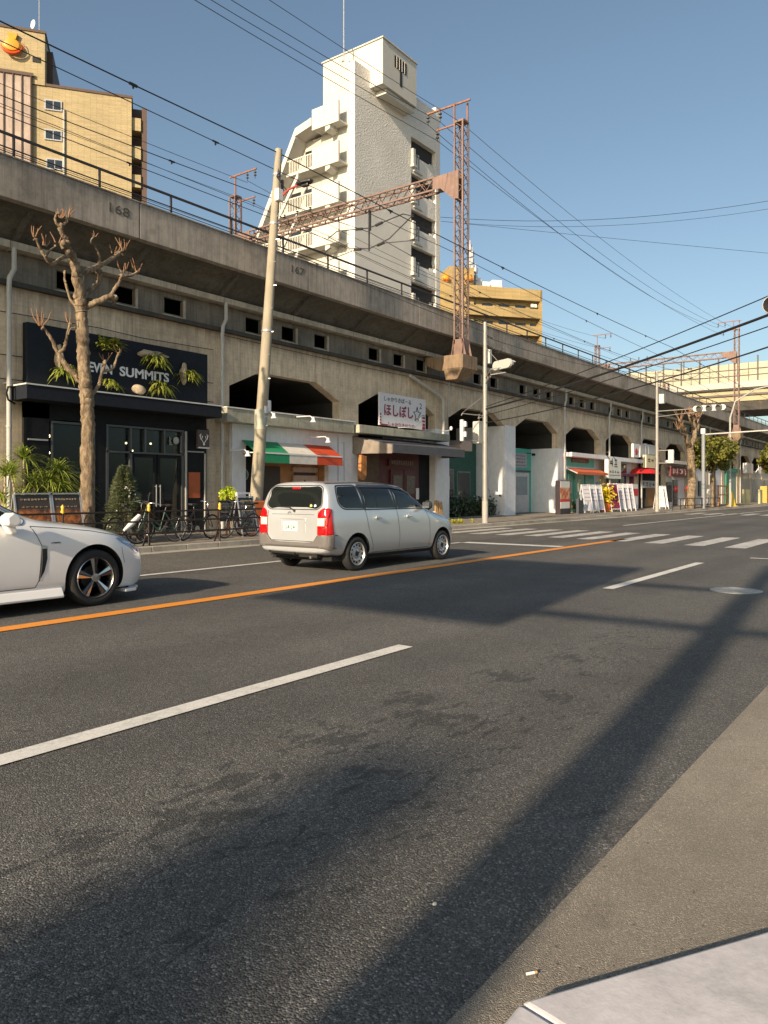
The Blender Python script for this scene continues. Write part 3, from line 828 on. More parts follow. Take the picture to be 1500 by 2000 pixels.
mk_each('balustrade', b, P('balustrade_cream', (.62,.59,.5), .6), tw, gap=.3)
b = MB()
for i, z in enumerate(zt):
    for y in (YB+.4, YB+2.2, YB+4.0):
        if y+1.3 < yA.y + (yA.z - (z+1.0))/slope: b.box(X0+.04, X0+.09, y, y+1.3, z-1.25, z+.6)
mk_each('window', b, m_glass, tw)
b = MB(); b.tube([(44.9,37.0,33.3),(44.9,37.0,43.5)], .05, 6); mk('lightning_rod', b, m_alu, tw)

# tan buildings, turned towards the sun
m_tan = tilemat('tan_tile', (.44,.35,.19)); m_brown = P('brown_panel', (.10,.065,.05), .7)
def px_on(px, py, P0, d):
    """intersect pixel ray with vertical plane through P0 along d (2D)"""
    r = _ray(px, py); n_ = (-d[1], d[0]); t = (P0[0]*n_[0] + P0[1]*n_[1]) / (r[0]*n_[0] + r[1]*n_[1])
    return Vector((r[0]*t, r[1]*t, CAMH + r[2]*t))
ang = R(-36.3); d2 = Vector((math.cos(ang), math.sin(ang), 0)); n2 = Vector((-d2.y, d2.x, 0))
P0 = Vector((41.6, 71.6, 0))
tb = thing('tan_building', 'tan tiled apartment block at the upper left with the yellow gourd emblem on its wall', 'apartment block', (P0.x, P0.y, 0))
def L(px, py): v = px_on(px, py, P0, d2) - P0; return (v.dot(d2), v.z)
def obox(b, u0, u1, v0, v1, z0, z1, m=0, o=P0, du=d2, dn=n2):
    q = [o+du*u0+dn*v0, o+du*u1+dn*v0, o+du*u1+dn*v1, o+du*u0+dn*v1]
    return b.prism([(p.x, p.y) for p in q], 'z', z0, z1, m)
uA, zA = L(66, 166); uB, zB = L(257, 192); uT, zT = L(88, 68)
zmain = (zA + zB) / 2
b = MB(); obox(b, uA-25, uB, 0, 12, 0, zmain); mk('wall', b, m_tan, tb)
b = MB(); obox(b, uA-25, uT, -.15, 10, zmain, zT); mk('upper_block', b, m_tan, tb)
b = MB(); obox(b, uA-25, uT+.1, -.25, 10.1, zT, zT+.25); obox(b, uA-.1, uB+.1, -.1, 12, zmain, zmain+.25); mk('coping', b, m_brown, tb)
# bronze glazed recess
b = MB(); u0, z0 = L(0, 155); u1, _ = L(62, 155); ztop = L(30,145)[1]
obox(b, u0-10, u1, -.30, -.02, 0, ztop); mk('glazed_bay', b, P('bronze_panel', (.42,.33,.27), .5, .2, streak=.6, var=.3, scale=.6), tb)
b = MB()
for i in range(12): obox(b, u1-.1-i*.8, u1-i*.8, -.42, -.28, 0, ztop)
obox(b, u0-10, u1+.2, -.45, -.28, ztop-.15, ztop+.15)
mk('mullion', b, m_brown, tb)
for (px0, py0, px1, py1) in ((87,194,121,219),(87,252,121,277),(90,309,124,334)):
    a, za = L(px0, py0); c, zc = L(px1, py1)
    b = MB(); obox(b, a, c, -.12, -.01, zc, za); wf = mk('window', b, m_alu, tb)
    b = MB(); obox(b, a+.12, (a+c)/2-.04, -.14, -.11, zc+.12, za-.12); obox(b, (a+c)/2+.04, c-.12, -.14, -.11, zc+.12, za-.12); mk('pane', b, m_glass, wf)
b = MB(); u_, z_ = L(125,215); b.tube([P0+d2*u_-n2*.12+Vector((0,0,z_)), P0+d2*u_-n2*.12], .09, 6); mk('downpipe', b, m_pvc, tb)
a, za = L(64,112); c, zc = L(80,125); b = MB(); obox(b, a, c, -.2, -.16, zc, za); mk('vent', b, m_dk, tb)
# side with stacked balconies, right of the front wall
uC = L(258,300)[0]; uD = L(287,300)[0]
b = MB()
for i in range(12):
    zz = zB - .2 - 2.9*i
    obox(b, uB, uB+.9, .3, 4, zz-2.9, zz-1.6); obox(b, uB+.9, uD, .7, 4, zz-2.9, zz-1.7)
mk_each('balcony_parapet', b, m_tan, tb)
b = MB(); obox(b, uB, uD-.1, 1.6, 4.2, 0, zB-.3); obox(b, uD-.5, uD, .5, 4, 0, zB-.6); obox(b, uT, uT+.55, 1.5, 8, zmain, zT-.8); mk('side_panel', b, m_brown, tb)
# gourd emblem
m_gold = P('emblem_gold', (.66,.33,.03), .35, var=.08, coat=.4); m_red = P('emblem_red', (.55,.06,.01), .4, var=.15)
ce, ze = L(25, 92); sc_e = (L(46,92)[0]-L(4,92)[0])/2
def emblem(root, o, du, dn, ce, ze, s):
    b = MB(); N = 28
    def P3(u, z, t): return o + du*(ce+u*s) - dn*(t) + Vector((0,0,ze+z*s))
    body = [(math.cos(a)*1.0, math.sin(a)*.85-.1) for a in [i*2*math.pi/N for i in range(N)]]
    A = [b.bm.verts.new(P3(u*.98,z,.2)) for u, z in body]; B = [b.bm.verts.new(P3(u*.7,z*.7-.05,.75)) for u, z in body]; C_ = b.bm.verts.new(P3(0,-.05,.95))
    for i in range(N):
        b.bm.faces.new((A[i],A[(i+1)%N],B[(i+1)%N],B[i])); b.bm.faces.new((B[i],B[(i+1)%N],C_))
    neck = [(-.28,.6),(-.48,1.25),(-.2,1.12),(0,1.22),(.25,1.12),(.52,1.2),(.33,.6)]
    v0 = [b.bm.verts.new(P3(u,z,.18)) for u, z in neck]; v1 = [b.bm.verts.new(P3(u,z,.5)) for u, z in neck]
    b.bm.faces.new(v1); 
    for i in range(7): b.bm.faces.new((v0[i],v0[(i+1)%7],v1[(i+1)%7],v1[i]))
    mk('emblem', b, m_gold, root, smooth=40)
    b = MB(); pts = []
    for i in range(15):
        a = R(195 + i*150/14); pts.append(P3(math.cos(a)*1.02, math.sin(a)*.92-.08, .7))
    b.tube(pts, [.06*s+.11*s*math.sin(math.pi*i/14) for i in range(15)], 8)
    b.tube([P3(.95,.35,.4), P3(1.15,.1,.4), P3(1.1,-.3,.5)], .04*s, 6)
    mk('emblem_ribbon', b, m_red, root, smooth=60)
emblem(tb, P0 + Vector((0,0,0)), d2, n2, ce, ze, sc_e)
b = MB(); u_, z_ = L(64, 62); c = P0+d2*u_-n2*.0+Vector((0,0,z_+.0))
b.tube([c, c+Vector((0,0,.5))], .05, 6); b.lathe([(.01,-.12),(.25,-.08),(.42,0),(.40,.02),(.01,-.08)], c+Vector((0,0,.75)), 'x', 16)
mk('satellite_dish', b, P('dish_white', (.8,.8,.8), .5), tb, smooth=40)
b = MB(); u_, z_ = L(74, 64); c = P0+d2*u_+n2*1+Vector((0,0,z_)); b.tube([c, c+Vector((0,0,6))], .05, 6); mk('antenna', b, m_alu, tb)

# second tan building, further right
ang3 = R(-38.4); d3 = Vector((math.cos(ang3), math.sin(ang3), 0)); n3 = Vector((-d3.y, d3.x, 0)); P3_ = Vector((115.7, 59, 0))
tc = thing('tan_building', 'tan block with long balconies and white roof tanks behind the lattice mast', 'apartment block', (P3_.x, P3_.y, 0))
def L3(px, py): v = px_on(px, py, P3_, d3) - P3_; return (v.dot(d3), v.z)
u0, zr = L3(905, 555); u1, zr1 = L3(1059, 567); zr = (zr+zr1)/2
m_tan2 = tilemat('tan_tile_far', (.42,.31,.14), .5, .2)
def ob3(b, *a): return obox(b, *a, 0, P3_, d3, n3)
b = MB(); ob3(b, u0-6.5, u1-.3, 1.4, 12, 0, zr); ob3(b, u0-3.2, u0+.5, .0, 12, 0, zr); ob3(b, u0-.2, u1, 0, 2, zr-1.9, zr); ob3(b, u1-.35, u1, 0, 12, 0, zr)
# stepped back left wing
za = L3(870,600)[1]; ob3(b, u0-7, u0-3.2, 2.5, 12, 0, za+2); 
mk('wall', b, m_tan2, tc)
b = MB(); wn_ = MB()
for i in range(8):
    zt_ = zr - 1.9 - 1.35 - 2.93*i
    ob3(b, u0+.5, u1-.36, 0, .2, zt_-1.58, zt_)
    ob3(b, u0+.5, u1-.36, .2, 1.4, zt_-1.58, zt_-1.4)
    w_ = (u1-u0-.9)/4.4
    for j in range(5):
        a = u0+.5 + j*w_ + (.3 if j < 4 else 0)
        ob3(wn_, a, min(a+w_*.62, u1-.5), 1.3, 1.42, zt_-.9, zt_+.75)
    if i == 0:
        pass
mk_each('balcony_parapet', b, m_tan2, tc); mk_each('window', wn_, m_glass, tc)
b = MB()
a, z_ = L3(1040, 580)
for k_ in range(2): ob3(b, a+k_*.55, a+.4+k_*.55, .3, .7, zr-2.9, zr-2.35)
mk_each('air_conditioner', b, P('ac_white', (.7,.7,.68), .5), tc)
hu0, hz = L3(868, 515); hu1, hz1 = L3(930, 517)
b = MB(); ob3(b, hu0+1.2, hu1, 1, 9, 0, hz); ob3(b, hu0, hu0+1.2, 2, 9, 0, hz-1.0); mk('lift_house', b, m_tan2, tc)
e1, ez = L3(918, 540); emblem(tc, P3_+n3*1, d3, n3, e1, ez, .6)
e1, ez = L3(873, 540); emblem(tc, P3_+n3*1, d3, n3, e1, ez, .6)
for (pa, pb, pt) in ((935,954,532),(957,971,540),(976,995,537)):
    a, z_ = L3(pa, pt); c_, _ = L3(pb, pt); b = MB(); ob3(b, a, c_, 3, 5.2, zr, z_); mk('roof_tank', b, P('tank_white', (.78,.76,.72), .5, streak=.3), tc, bevel=.05)
b = MB()
for pxx, top in ((927, 462), (931, 475), (938, 508)):
    a, z_ = L3(pxx, top); c = P3_ + d3*a + n3*2; b.tube([Vector((c.x,c.y,zr)), Vector((c.x,c.y,z_))], .13, 6)
    for q in (1.2, 2.4, 3.6): b.cbox((c.x,c.y,z_-q), .5, .5, .9)
mk_each('mobile_antenna', b, m_alu, tc)

# elevated expressway with noise wall at the far right
XE = 150
ex = thing('elevated_expressway', 'elevated expressway with a yellow steel noise wall crossing at the far right', 'expressway', (XE, 20, 0))
m_pan = P('panel_cream', (.40,.375,.28), .6, var=.1, scale=.3); m_pan2 = P('panel_pale', (.43,.41,.365), .6, var=.08, scale=.3); m_yel = P('girder_yellow', (.36,.31,.18), .6, var=.12, scale=.2)
zt_ = FXp(1450,709,XE).z; zm = FXp(1450,745,XE).z; zb = FXp(1450,757,XE).z; zg = FXp(1450,783,XE).z; zu = FXp(1450,800,XE).z
b = MB(); b.box(XE, XE+.3, -60, 75, zm, zt_); mk('noise_wall', b, m_pan, ex)
b = MB(); b.box(XE-.3, XE+14, -60, 75, zb, zm); mk('parapet', b, m_pan2, ex)
b = MB(); b.box(XE-.5, XE+14, -60, 75, zb-.35, zb); b.box(XE-.1, XE+14, -60, 75, zg-1.7, zg-.1); mk('deck_edge', b, m_stain, ex)
b = MB(); b.box(XE, XE+12, -60, 75, zg, zb-.35); mk('girder', b, m_yel, ex)
b = MB(); b.box(XE-.35, XE-.05, -60, 75, (zg+zb)/2-.25, (zg+zb)/2+.1); mk('service_pipe', b, P('pipe_dark', (.12,.10,.09), .7), ex)
b = MB(); y = -58
while y < 75:
    b.box(XE-.25, XE, y, y+.22, zm-.8, zt_+1.2); b.box(XE-.08, XE, y+1.6, y+1.7, zm, zt_); y += 3.3
for q in (.33, .66): b.box(XE-.12, XE, -58, 75, zm+(zt_-zm)*q-.06, zm+(zt_-zm)*q+.06)
mk_each('noise_wall_post', b, P('post_grey', (.10,.095,.085), .7), ex)
b = MB()
for y in (-40, -14, 12, 38, 62):
    b.box(XE+3, XE+6, y, y+3, 0, zg-1.7)
mk_each('pier', b, m_conp, ex)
# low buildings seen under the expressway
rnd = random.Random(11)
for i, (x, y, w_, d_, h_, col, lab) in enumerate([(185,-6,14,10,11.5,(.30,.34,.40),'small blue grey building under the expressway at the far right'),
        (172,8,10,8,8.5,(.38,.22,.17),'low reddish brown building under the expressway'),(196,22,16,12,13,(.45,.42,.38),'pale low block just visible above the far viaduct')]):
    t = thing('distant_building', lab, 'building', (x, y, 0))
    b = MB(); b.box(x, x+d_, y, y+w_, 0, h_); mk('wall', b, P('far_wall_%s' % 'abc'[i], col, .85, streak=.3), t)
    b = MB()
    for f in range(int(h_//3)):
        for k in range(int(w_//2.5)): b.box(x-.05, x, y+.6+k*2.5, y+2.1+k*2.5, 1.2+f*3, 2.5+f*3)
    mk_each('window', b, m_glass, t)
# ---------------------------------------------------------------- shops under the arches
def glassmat(name, tint=(.03,.04,.045), a=.35):
    t = NT(name); tr = t.n('ShaderNodeBsdfTransparent'); tr.inputs[0].default_value = (.75,.8,.8,1)
    gl = t.n('ShaderNodeBsdfGlossy'); gl.inputs['Roughness'].default_value = .02; gl.inputs['Color'].default_value = (.5,.53,.55,1)
    df = t.n('ShaderNodeBsdfDiffuse'); df.inputs[0].default_value = (*tint, 1)
    m1 = t.n('ShaderNodeMixShader'); m1.inputs[0].default_value = a; t.l(tr.outputs[0], m1.inputs[1]); t.l(df.outputs[0], m1.inputs[2])
    fr = t.n('ShaderNodeFresnel'); fr.inputs[0].default_value = 1.5
    m2 = t.n('ShaderNodeMixShader'); t.l(fr.outputs[0], m2.inputs[0]); t.l(m1.outputs[0], m2.inputs[1]); t.l(gl.outputs[0], m2.inputs[2])
    out = [n for n in t.t.nodes if n.type == 'OUTPUT_MATERIAL'][0]; t.l(m2.outputs[0], out.inputs[0]); return t.m
m_sglass = glassmat('shop_glass')
m_black = P('shop_black', (.009,.011,.013), .7, var=.2, bump=.1, spec=.25)
m_navy = P('board_navy', (.012,.016,.024), .8, var=.15, spec=.25)
m_white = P('paint_white', (.74,.73,.73), .6, var=.06, streak=.15)
m_offw = P('wall_white', (.76,.76,.78), .8, var=.08, streak=.2, bump=.15)
m_wood = P('wood_brown', (.22,.11,.045), .6, var=.35, scale=8)
m_int = P('interior_brown', (.10,.06,.035), .8, var=.3)
m_lamp = glow('lamp_lit', (1,.75,.42), 6)
m_sf = P('steel_frame', (.10,.105,.11), .4, .5, var=.1)
rnd = random.Random(5)
def scribble(b, p0, ud, w_, h_, n, m=0, seed=0, off=(0,-.004,0), t_=.006):
    r = random.Random(seed); U = Vector(ud).normalized(); p0 = Vector(p0) + Vector(off); cw = w_/n
    for i in range(n):
        for s_ in range(5):
            if s_ < 3: a, c = (.12, r.uniform(.1,.9)), (r.uniform(.6,.88), 0)
            if s_ % 2 == 0:
                zz = r.uniform(.08,.92)*h_; q0 = p0 + U*(cw*(i+.14)) + Vector((0,0,zz)); q1 = p0 + U*(cw*(i+r.uniform(.6,.86))) + Vector((0,0,zz+h_*r.uniform(-.05,.05)))
            else:
                uu = cw*(i+r.uniform(.2,.8)); q0 = p0 + U*uu + Vector((0,0,h_*r.uniform(0,.3))); q1 = p0 + U*(uu+cw*r.uniform(-.12,.12)) + Vector((0,0,h_*r.uniform(.7,1)))
            b.bar(q0, q1, t_, h_*.11, m)
def blades(b, c, n, L_, w_, rnd, up=.75, m=0, seg=4, droop=1.0, spread=6.283, a0=0):
    for i in range(n):
        a = a0 + rnd.uniform(0, spread); l_ = L_*rnd.uniform(.6,1.1); el = rnd.uniform(.1, 1.3)*up; wv = w_*rnd.uniform(.7,1.2)
        d_ = Vector((math.cos(a), math.sin(a), 0)); s_ = Vector((-d_.y, d_.x, 0)); pts = []
        for j in range(seg+1):
            q = j/seg; pts.append(Vector(c) + d_*(l_*q*math.cos(el)) + Vector((0,0,l_*(q*math.sin(el) - droop*.55*q*q))))
        for j in range(seg):
            w0 = wv*(1-(j/seg)**2)*.5 + .001; w1 = wv*(1-((j+1)/seg)**2)*.5 + .001
            b.face([pts[j]-s_*w0, pts[j]+s_*w0, pts[j+1]+s_*w1, pts[j+1]-s_*w1], m)
def leafmat(name, c1, c2, rough=.5):
    t = NT(name); g = t.n('ShaderNodeNewGeometry'); 
    c = t.ramp(g.outputs['Random Per Island'], [(0, c1), (1, c2)])
    t.set(col=c, rough=rough)
    t.p.inputs['Subsurface Weight'].default_value = 0
    tl = t.n('ShaderNodeBsdfTranslucent'); t.l(c, tl.inputs[0]); mx = t.n('ShaderNodeMixShader'); mx.inputs[0].default_value = .3
    out = [n for n in t.t.nodes if n.type == 'OUTPUT_MATERIAL'][0]
    t.l(t.p.outputs[0], mx.inputs[1]); t.l(tl.outputs[0], mx.inputs[2]); t.l(mx.outputs[0], out.inputs[0]); return t.m
m_fern = leafmat('fern_green', (.14,.19,.04), (.42,.44,.07))
m_bark = P('bark_pale', (.42,.34,.24), .9, var=.4, scale=6, bump=.6, bscale=18)
m_dry = leafmat('dry_brown', (.20,.09,.03), (.36,.19,.07))

# --- black cafe
x0, x1 = 10.32, 16.22
cafe = thing('cafe', 'black cafe front with the SEVEN SUMMITS board, dark glazing and double doors', 'shop', (13.3, 19.2, .12))
b = MB(); b.box(x0, x1, 18.95, 19.17, 4.14, 5.73); fb = mk('fascia_board', b, m_navy, cafe, bevel=.01)
b = MB()
pa = FYp(166, 722, 18.94); pb = FYp(218, 722, 18.94); 
zb = FYp(234, 734, 18.94).z; hh = FYp(234, 715, 18.94).z - zb
put_text(b, 'SEVEN', (fx(164,18.94), 18.945, zb), (1,0,0), fx(219,18.94)-fx(164,18.94), hh, .02, 0, .025)
put_text(b, 'SUMMITS', (fx(234,18.94), 18.945, zb), (1,0,0), fx(330,18.94)-fx(234,18.94), hh, .02, 0, .025)
mk('lettering', b, P('letter_white', (.7,.72,.75), .5, var=0), cafe)
b = MB(); b.box(9.98, 16.28, 18.35, 19.17, 3.70, 4.05); cn = mk('canopy', b, m_navy, cafe, bevel=.01)
b = MB(); b.box(9.96, 16.30, 18.33, 19.17, 4.05, 4.085); mk('canopy_edge', b, P('edge_pale', (.6,.6,.58), .5), cafe)
b = MB(); b.tube([(9.98,18.9,4.02),(9.78,18.85,4.0),(9.74,18.85,3.85),(9.78,18.85,3.68),(9.98,18.9,3.6)], .025, 6); mk('bracket', b, m_black, cafe)
b = MB()
b.box(x0, 10.95, 19.0, 19.2, .12, 3.70); b.box(x0, x1, 19.0, 19.2, 3.30, 3.70); b.box(15.32, x1, 19.0, 19.2, .12, 3.3)
b.box(12.3, 12.62, 19.0, 19.2, .12, 3.3); b.box(10.95, 12.3, 19.0, 19.2, .12, .75)
mk('wall', b, m_black, cafe)
b = MB(); 
for z in (3.28, 2.55): b.box(12.62, 15.32, 18.99, 19.08, z-.05, z)
for x in (12.66, 13.43, 13.92, 14.6, 15.28): b.box(x-.03, x+.03, 18.985, 19.09, 2.5, 3.28)
for x in (12.66, 13.43, 15.28): b.box(x-.04, x+.04, 18.985, 19.09, .12, 2.55)
b.box(11.0, 12.3, 18.99, 19.06, 3.2, 3.26); b.box(11.0, 11.05, 18.99, 19.06, .75, 3.2); b.box(12.22, 12.28, 18.99, 19.06, .75, 3.2); b.box(11.0,12.3,18.99,19.06,1.9,1.94)
mk('window_frame', b, m_sf, cafe)
b = MB()
b.box(11.05, 12.22, 19.1, 19.11, .75, 3.2)
for a, c in ((12.69,13.40),(13.46,13.89),(13.95,14.57),(14.63,15.25)): b.box(a, c, 19.1, 19.11, 2.56, 3.23)
b.box(12.7, 13.4, 19.1, 19.11, .2, 2.5)
mk('pane', b, m_sglass, cafe)
for a, c in ((13.49,14.34),(14.38,15.22)):
    b = MB(); b.box(a, a+.09, 19.03, 19.08, .14, 2.5); b.box(c-.09, c, 19.03, 19.08, .14, 2.5); b.box(a+.09, c-.09, 19.03, 19.08, 2.4, 2.5); b.box(a+.09, c-.09, 19.03, 19.08, .14, .4)
    dr = mk('door', b, m_black, cafe)
    b = MB(); b.box(a+.09, c-.09, 19.05, 19.06, .4, 2.4); mk('pane', b, m_sglass, dr)
    xh = c-.05 if a < 14 else a+.05
    b = MB(); b.tube([(xh,18.97,.95),(xh,18.97,1.6)], .016, 6); b.bar((xh,18.97,1.0),(xh,19.04,1.0),.015); b.bar((xh,18.97,1.55),(xh,19.04,1.55),.015); mk('handle', b, m_alu, dr)
b = MB(); b.box(15.36, 15.42, 18.96, 19.0, .12, 3.25); b.box(16.12, 16.16, 18.96, 19.0, .12, 2.6); mk_each('conduit', b, P('conduit_pale', (.45,.43,.4), .5), cafe)
b = MB(); b.box(15.5, 15.95, 18.985, 19.0, 1.2, 2.0); mk('poster', b, P('poster_orange', (.42,.10,.03), .6), cafe)
b = MB(); b.box(10.36, 10.9, 18.97, 19.0, 2.72, 2.76); b.box(15.45, 16.1, 18.97, 19.0, 2.62, 2.66); b.box(15.2,15.21,18.97,19.0,2.6,3.1); mk_each('trim', b, P('trim_grey', (.35,.36,.36), .5), cafe)
b = MB(); b.box(10.5, 15.9, 19.25, 24, .13, .135, 1); b.box(10.4, 16, 24, 24.1, .12, 3.7, 0); b.box(10.4, 10.5, 19.2, 24, .12, 3.7, 0); b.box(15.9, 16.0, 19.2, 24, .12, 3.7, 0); b.box(10.4,16,19.2,24,3.7,3.8,0)
mk('interior', b, [m_int, P('floor_wood', (.12,.08,.05), .5)], cafe)
b = MB()
b.box(11.2, 15.0, 22.0, 22.6, .13, 1.15)
for x in (11.4,12.3,13.2,14.1): b.box(x, x+.4, 21.2, 21.6, .13, .75)
for i in range(16): b.box(11.2+i*.27, 11.3+i*.27, 23.6, 23.7, 1.6+.1*(i%3), 1.95+.1*(i%2)); 
mk('counter', b, m_wood, cafe)
b = MB()
for p in ((11.3,19.6,2.9),(12.9,20.2,2.75),(13.9,19.9,2.85),(14.9,21.0,2.7),(11.9,20.6,2.5),(15.0,20.2,2.9)): b.ball(p, .035, sub=2)
mk_each('bulb', b, m_lamp, cafe)
b = MB(); b.ball((15.1,18.93,2.9), .0, sub=1) if False else None
b.lathe([(.10,0),(.11,-.02),(.13,-.02)], (15.0,18.975,2.95), 'y', 16); scribble(b, (14.75,18.98,2.78), (1,0,0), .3, .28, 2, seed=8, t_=.004); mk('window_logo', b, P('logo_pale', (.4,.42,.36), .6), cafe)
# projecting sign with a pale antler motif
hs = thing('hanging_sign', 'small dark projecting sign with a pale antler motif at the cafe corner', 'sign', (16.35, 18.7, 2.5))
zt_ = FYp(398,840,18.7).z; zb_ = FYp(398,876,18.7).z; xa = fx(386,18.7); xb = fx(408,18.7)
b = MB(); b.box(xa, xb, 18.68, 18.76, zb_, zt_, 0); b.box(xa, xb, 18.67, 18.77, zb_, zb_+.04, 1); mk('panel', b, [P('sign_brown', (.07,.05,.045), .5), m_white], hs)
b = MB(); xm = (xa+xb)/2; zc = (zt_+zb_)/2
for s_ in (-1,1):
    b.tube([(xm,18.67,zc-.15),(xm+s_*.06,18.67,zc-.05),(xm+s_*.14,18.67,zc+.02),(xm+s_*.12,18.67,zc+.16)], .013, 5)
    b.tube([(xm+s_*.10,18.67,zc-.01),(xm+s_*.05,18.67,zc+.1)], .011, 5); b.tube([(xm+s_*.13,18.67,zc+.06),(xm+s_*.18,18.67,zc+.12)], .011, 5)
b.ball((xm,18.67,zc-.16), .035, sub=1)
mk('motif', b, m_white, hs)
b = MB(); b.tube([(xa,18.72,zt_+.03),(xb,18.72,zt_+.03),(xb+.15,19.15,zt_+.03)], .014, 6); b.tube([(xm,18.72,zt_),(xm-.15,19.1,zt_+.5)], .008, 5); mk('bracket', b, m_black, hs)
# staghorn ferns mounted on the board
ferns = [((125,725),.42,'fern hanging left of the tree trunk on the black cafe board',0,(114,698,.12,.55)),
         ((208,680),.48,'bushy fern at the top of the cafe board just right of the trunk',1,None),
         ((300,703),.5,'fern spilling under a long pale piece of bark above the word SUMMITS',0,(298,693,.75,.16)),
         ((306,762),.5,'fern on a bark mount with dry orange fronds below the word SUMMITS',2,(272,762,.3,.2)),
         ((368,735),.45,'fern on an upright bark slab at the right end of the cafe board',0,(357,730,.14,.5)),
         ((214,755),.35,'small fern with hanging strap leaves just above the cafe canopy',0,None)]
for i, ((px_, py_), L_, lab, kind, bk) in enumerate(ferns):
    c = FYp(px_, py_, 18.88); r = random.Random(20+i)
    t = thing('staghorn_fern', lab, 'fern', c, 'staghorn ferns mounted on the cafe board')
    b = MB()
    if bk:
        q = FYp(bk[0], bk[1], 18.9); 
        b.ball(q, .5, sub=3, sq=(bk[2]*1.35, .3, bk[3]*1.4), jit=.6)
    else: b.ball((c.x,18.9,c.z+.05), .12, sub=2, sq=(1.4,.5,.8), jit=.5)
    mk('bark_mount', b, m_bark, t, smooth=60)
    b = MB(); 
    for j in range(5): 
        cc = (c.x + r.uniform(-.22,.22), 18.85, c.z + r.uniform(-.08,.12))
        blades(b, cc, 24 if kind != 1 else 30, L_*r.uniform(.9,1.35), .075, r, up=1.0, droop=1.5 if kind != 1 else .8, spread=3.6, a0=math.pi*.93)
    mk('frond', b, m_fern, t, recalc=False)
    if kind:
        b = MB(); blades(b, (c.x + (.1 if kind == 1 else -.1), 18.84, c.z+.02), 16, L_*.8, .09, r, up=1.2, droop=.9, spread=3.2, a0=math.pi)
        mk('dry_frond', b, m_dry, t, recalc=False)

# --- restaurant with flag awning
it = thing('restaurant', 'white walled restaurant front with green, white and red striped awning', 'shop', (20, 19.2, .12))
b = MB(); b.box(16.72, 23.2, 18.6, 19.18, 3.64, 4.08); mk('canopy_beam', b, concrete('beam_green', (.40,.39,.31), lines=False, rust=.15, streak=.4), it, bevel=.015)
b = MB(); b.box(16.70, 23.25, 18.57, 19.18, 4.08, 4.12); mk('beam_cap', b, P('cap_pale', (.72,.70,.66), .6, streak=.3), it)
b = MB(); b.box(17.35, 17.95, 19.05, 19.25, .12, 3.64); b.box(17.95, 22.2, 19.05, 19.25, 2.95, 3.64); b.box(22.2, 23.1, 19.05, 19.25, .12, 3.64); b.box(22.98,24.05,19.12,19.2,.12,4.1); mk('wall', b, m_offw, it)
b = MB(); b.box(17.95, 18.75, 19.12, 19.25, .12, 2.95, 0); b.box(18.75, 22.2, 19.6, 19.7, .12, 2.95, 1); b.box(18.70,18.75,19.1,19.6,.12,2.95,1); b.box(22.15,22.2,19.25,19.6,.12,2.95,1)
mk('inner_wall', b, [m_black, P('ochre_wall', (.42,.21,.09), .8, var=.25)], it)
b = MB(); b.box(19.1, 20.1, 19.55, 19.6, .12, 2.3); b.box(20.9, 22.0, 19.55, 19.6, .9, 2.1); mk('door', b, P('door_dark', (.05,.03,.02), .5), it)
b = MB(); b.box(20.75, 22.1, 19.5, 19.56, 2.12, 2.3); b.box(20.75, 22.1, 19.5, 19.56, 1.45, 1.52); b.box(20.75,22.1,19.5,19.56,1.75,2.0); mk('menu_shelf', b, P('shelf_pink', (.5,.36,.28), .7), it)
b = MB(); zc = FYp(476,927,19.1).z; xc = fx(476,19.1)
b.torus((xc,19.1,zc), .2, .012, 'y', 32, 5); b.torus((xc,19.1,zc), .15, .006, 'y', 28, 5); scribble(b, (xc-.12,19.11,zc-.1), (1,0,0), .24, .2, 3, seed=4)
mk('chalk_logo', b, P('chalk', (.5,.5,.5), .9), it)
# awning
aw = {}
m_gr = P('awning_green', (.015,.25,.11), .7); m_re = P('awning_red', (.60,.07,.02), .7); m_wh = P('awning_white', (.68,.64,.58), .7)
xs_b = [18.0, 20.35, 21.2, 22.55]; 
xf = [fx(500,18.3), fx(565,18.3), fx(619,18.3), fx(668,18.3)]; xb_ = [fx(470,19.1), fx(540,19.1), fx(590,19.1), fx(641,19.1)]
for nm, mt_, i in (('green_panel', m_gr, 0), ('white_panel', m_wh, 1), ('red_panel', m_re, 2)):
    b = MB(); A = [(xb_[i],19.08,3.14),(xb_[i+1],19.08,3.14),(xf[i+1],18.3,2.70),(xf[i],18.3,2.70)]
    b.face(A); b.face([(p[0],p[1],p[2]-.02) for p in A][::-1]); b.box(xf[i], xf[i+1], 18.285, 18.3, 2.36, 2.66); mk(nm, b, mt_, it)
b = MB(); b.box(xf[0], xf[3], 18.27, 18.31, 2.66, 2.71); b.bar((xf[0],18.3,2.68),(xb_[0],19.05,2.7),.03); b.bar((xf[3],18.3,2.68),(xb_[3],19.05,2.75),.03); mk('awning_bar', b, m_white, it)
b = MB()
for (px_, py_, Y_) in ((535,810,18.0),(612,818,18.0),(641,858,18.25),(484,884,18.5)):
    c = FYp(px_, py_, Y_); b.tube([(c.x-.25,18.62 if py_ < 840 else 19.05,c.z+.08),(c.x-.05,Y_+.1,c.z+.1),(c.x,Y_,c.z)], .018, 6)
    b.lathe([(.02,.06),(.05,.05),(.06,-.04),(.11,-.12)], (c.x,Y_,c.z), n=14)
    b.lathe([(.05,0),(.05,.03)], (c.x-.25,(18.6 if py_ < 840 else 19.04),c.z+.08), 'y', 10)
mk_each('gooseneck_lamp', b, m_white, it, gap=.01, smooth=50)
b = MB(); b.tube([(22.75,19.03,3.5),(22.75,19.03,.2)], .02, 6); b.tube([(22.98,19.03,3.3),(23.1,19.03,3.3),(23.12,19.03,1.2)], .016, 6); b.box(22.93,23.05,18.98,19.05,2.4,2.6); mk('conduit', b, m_alu, it)

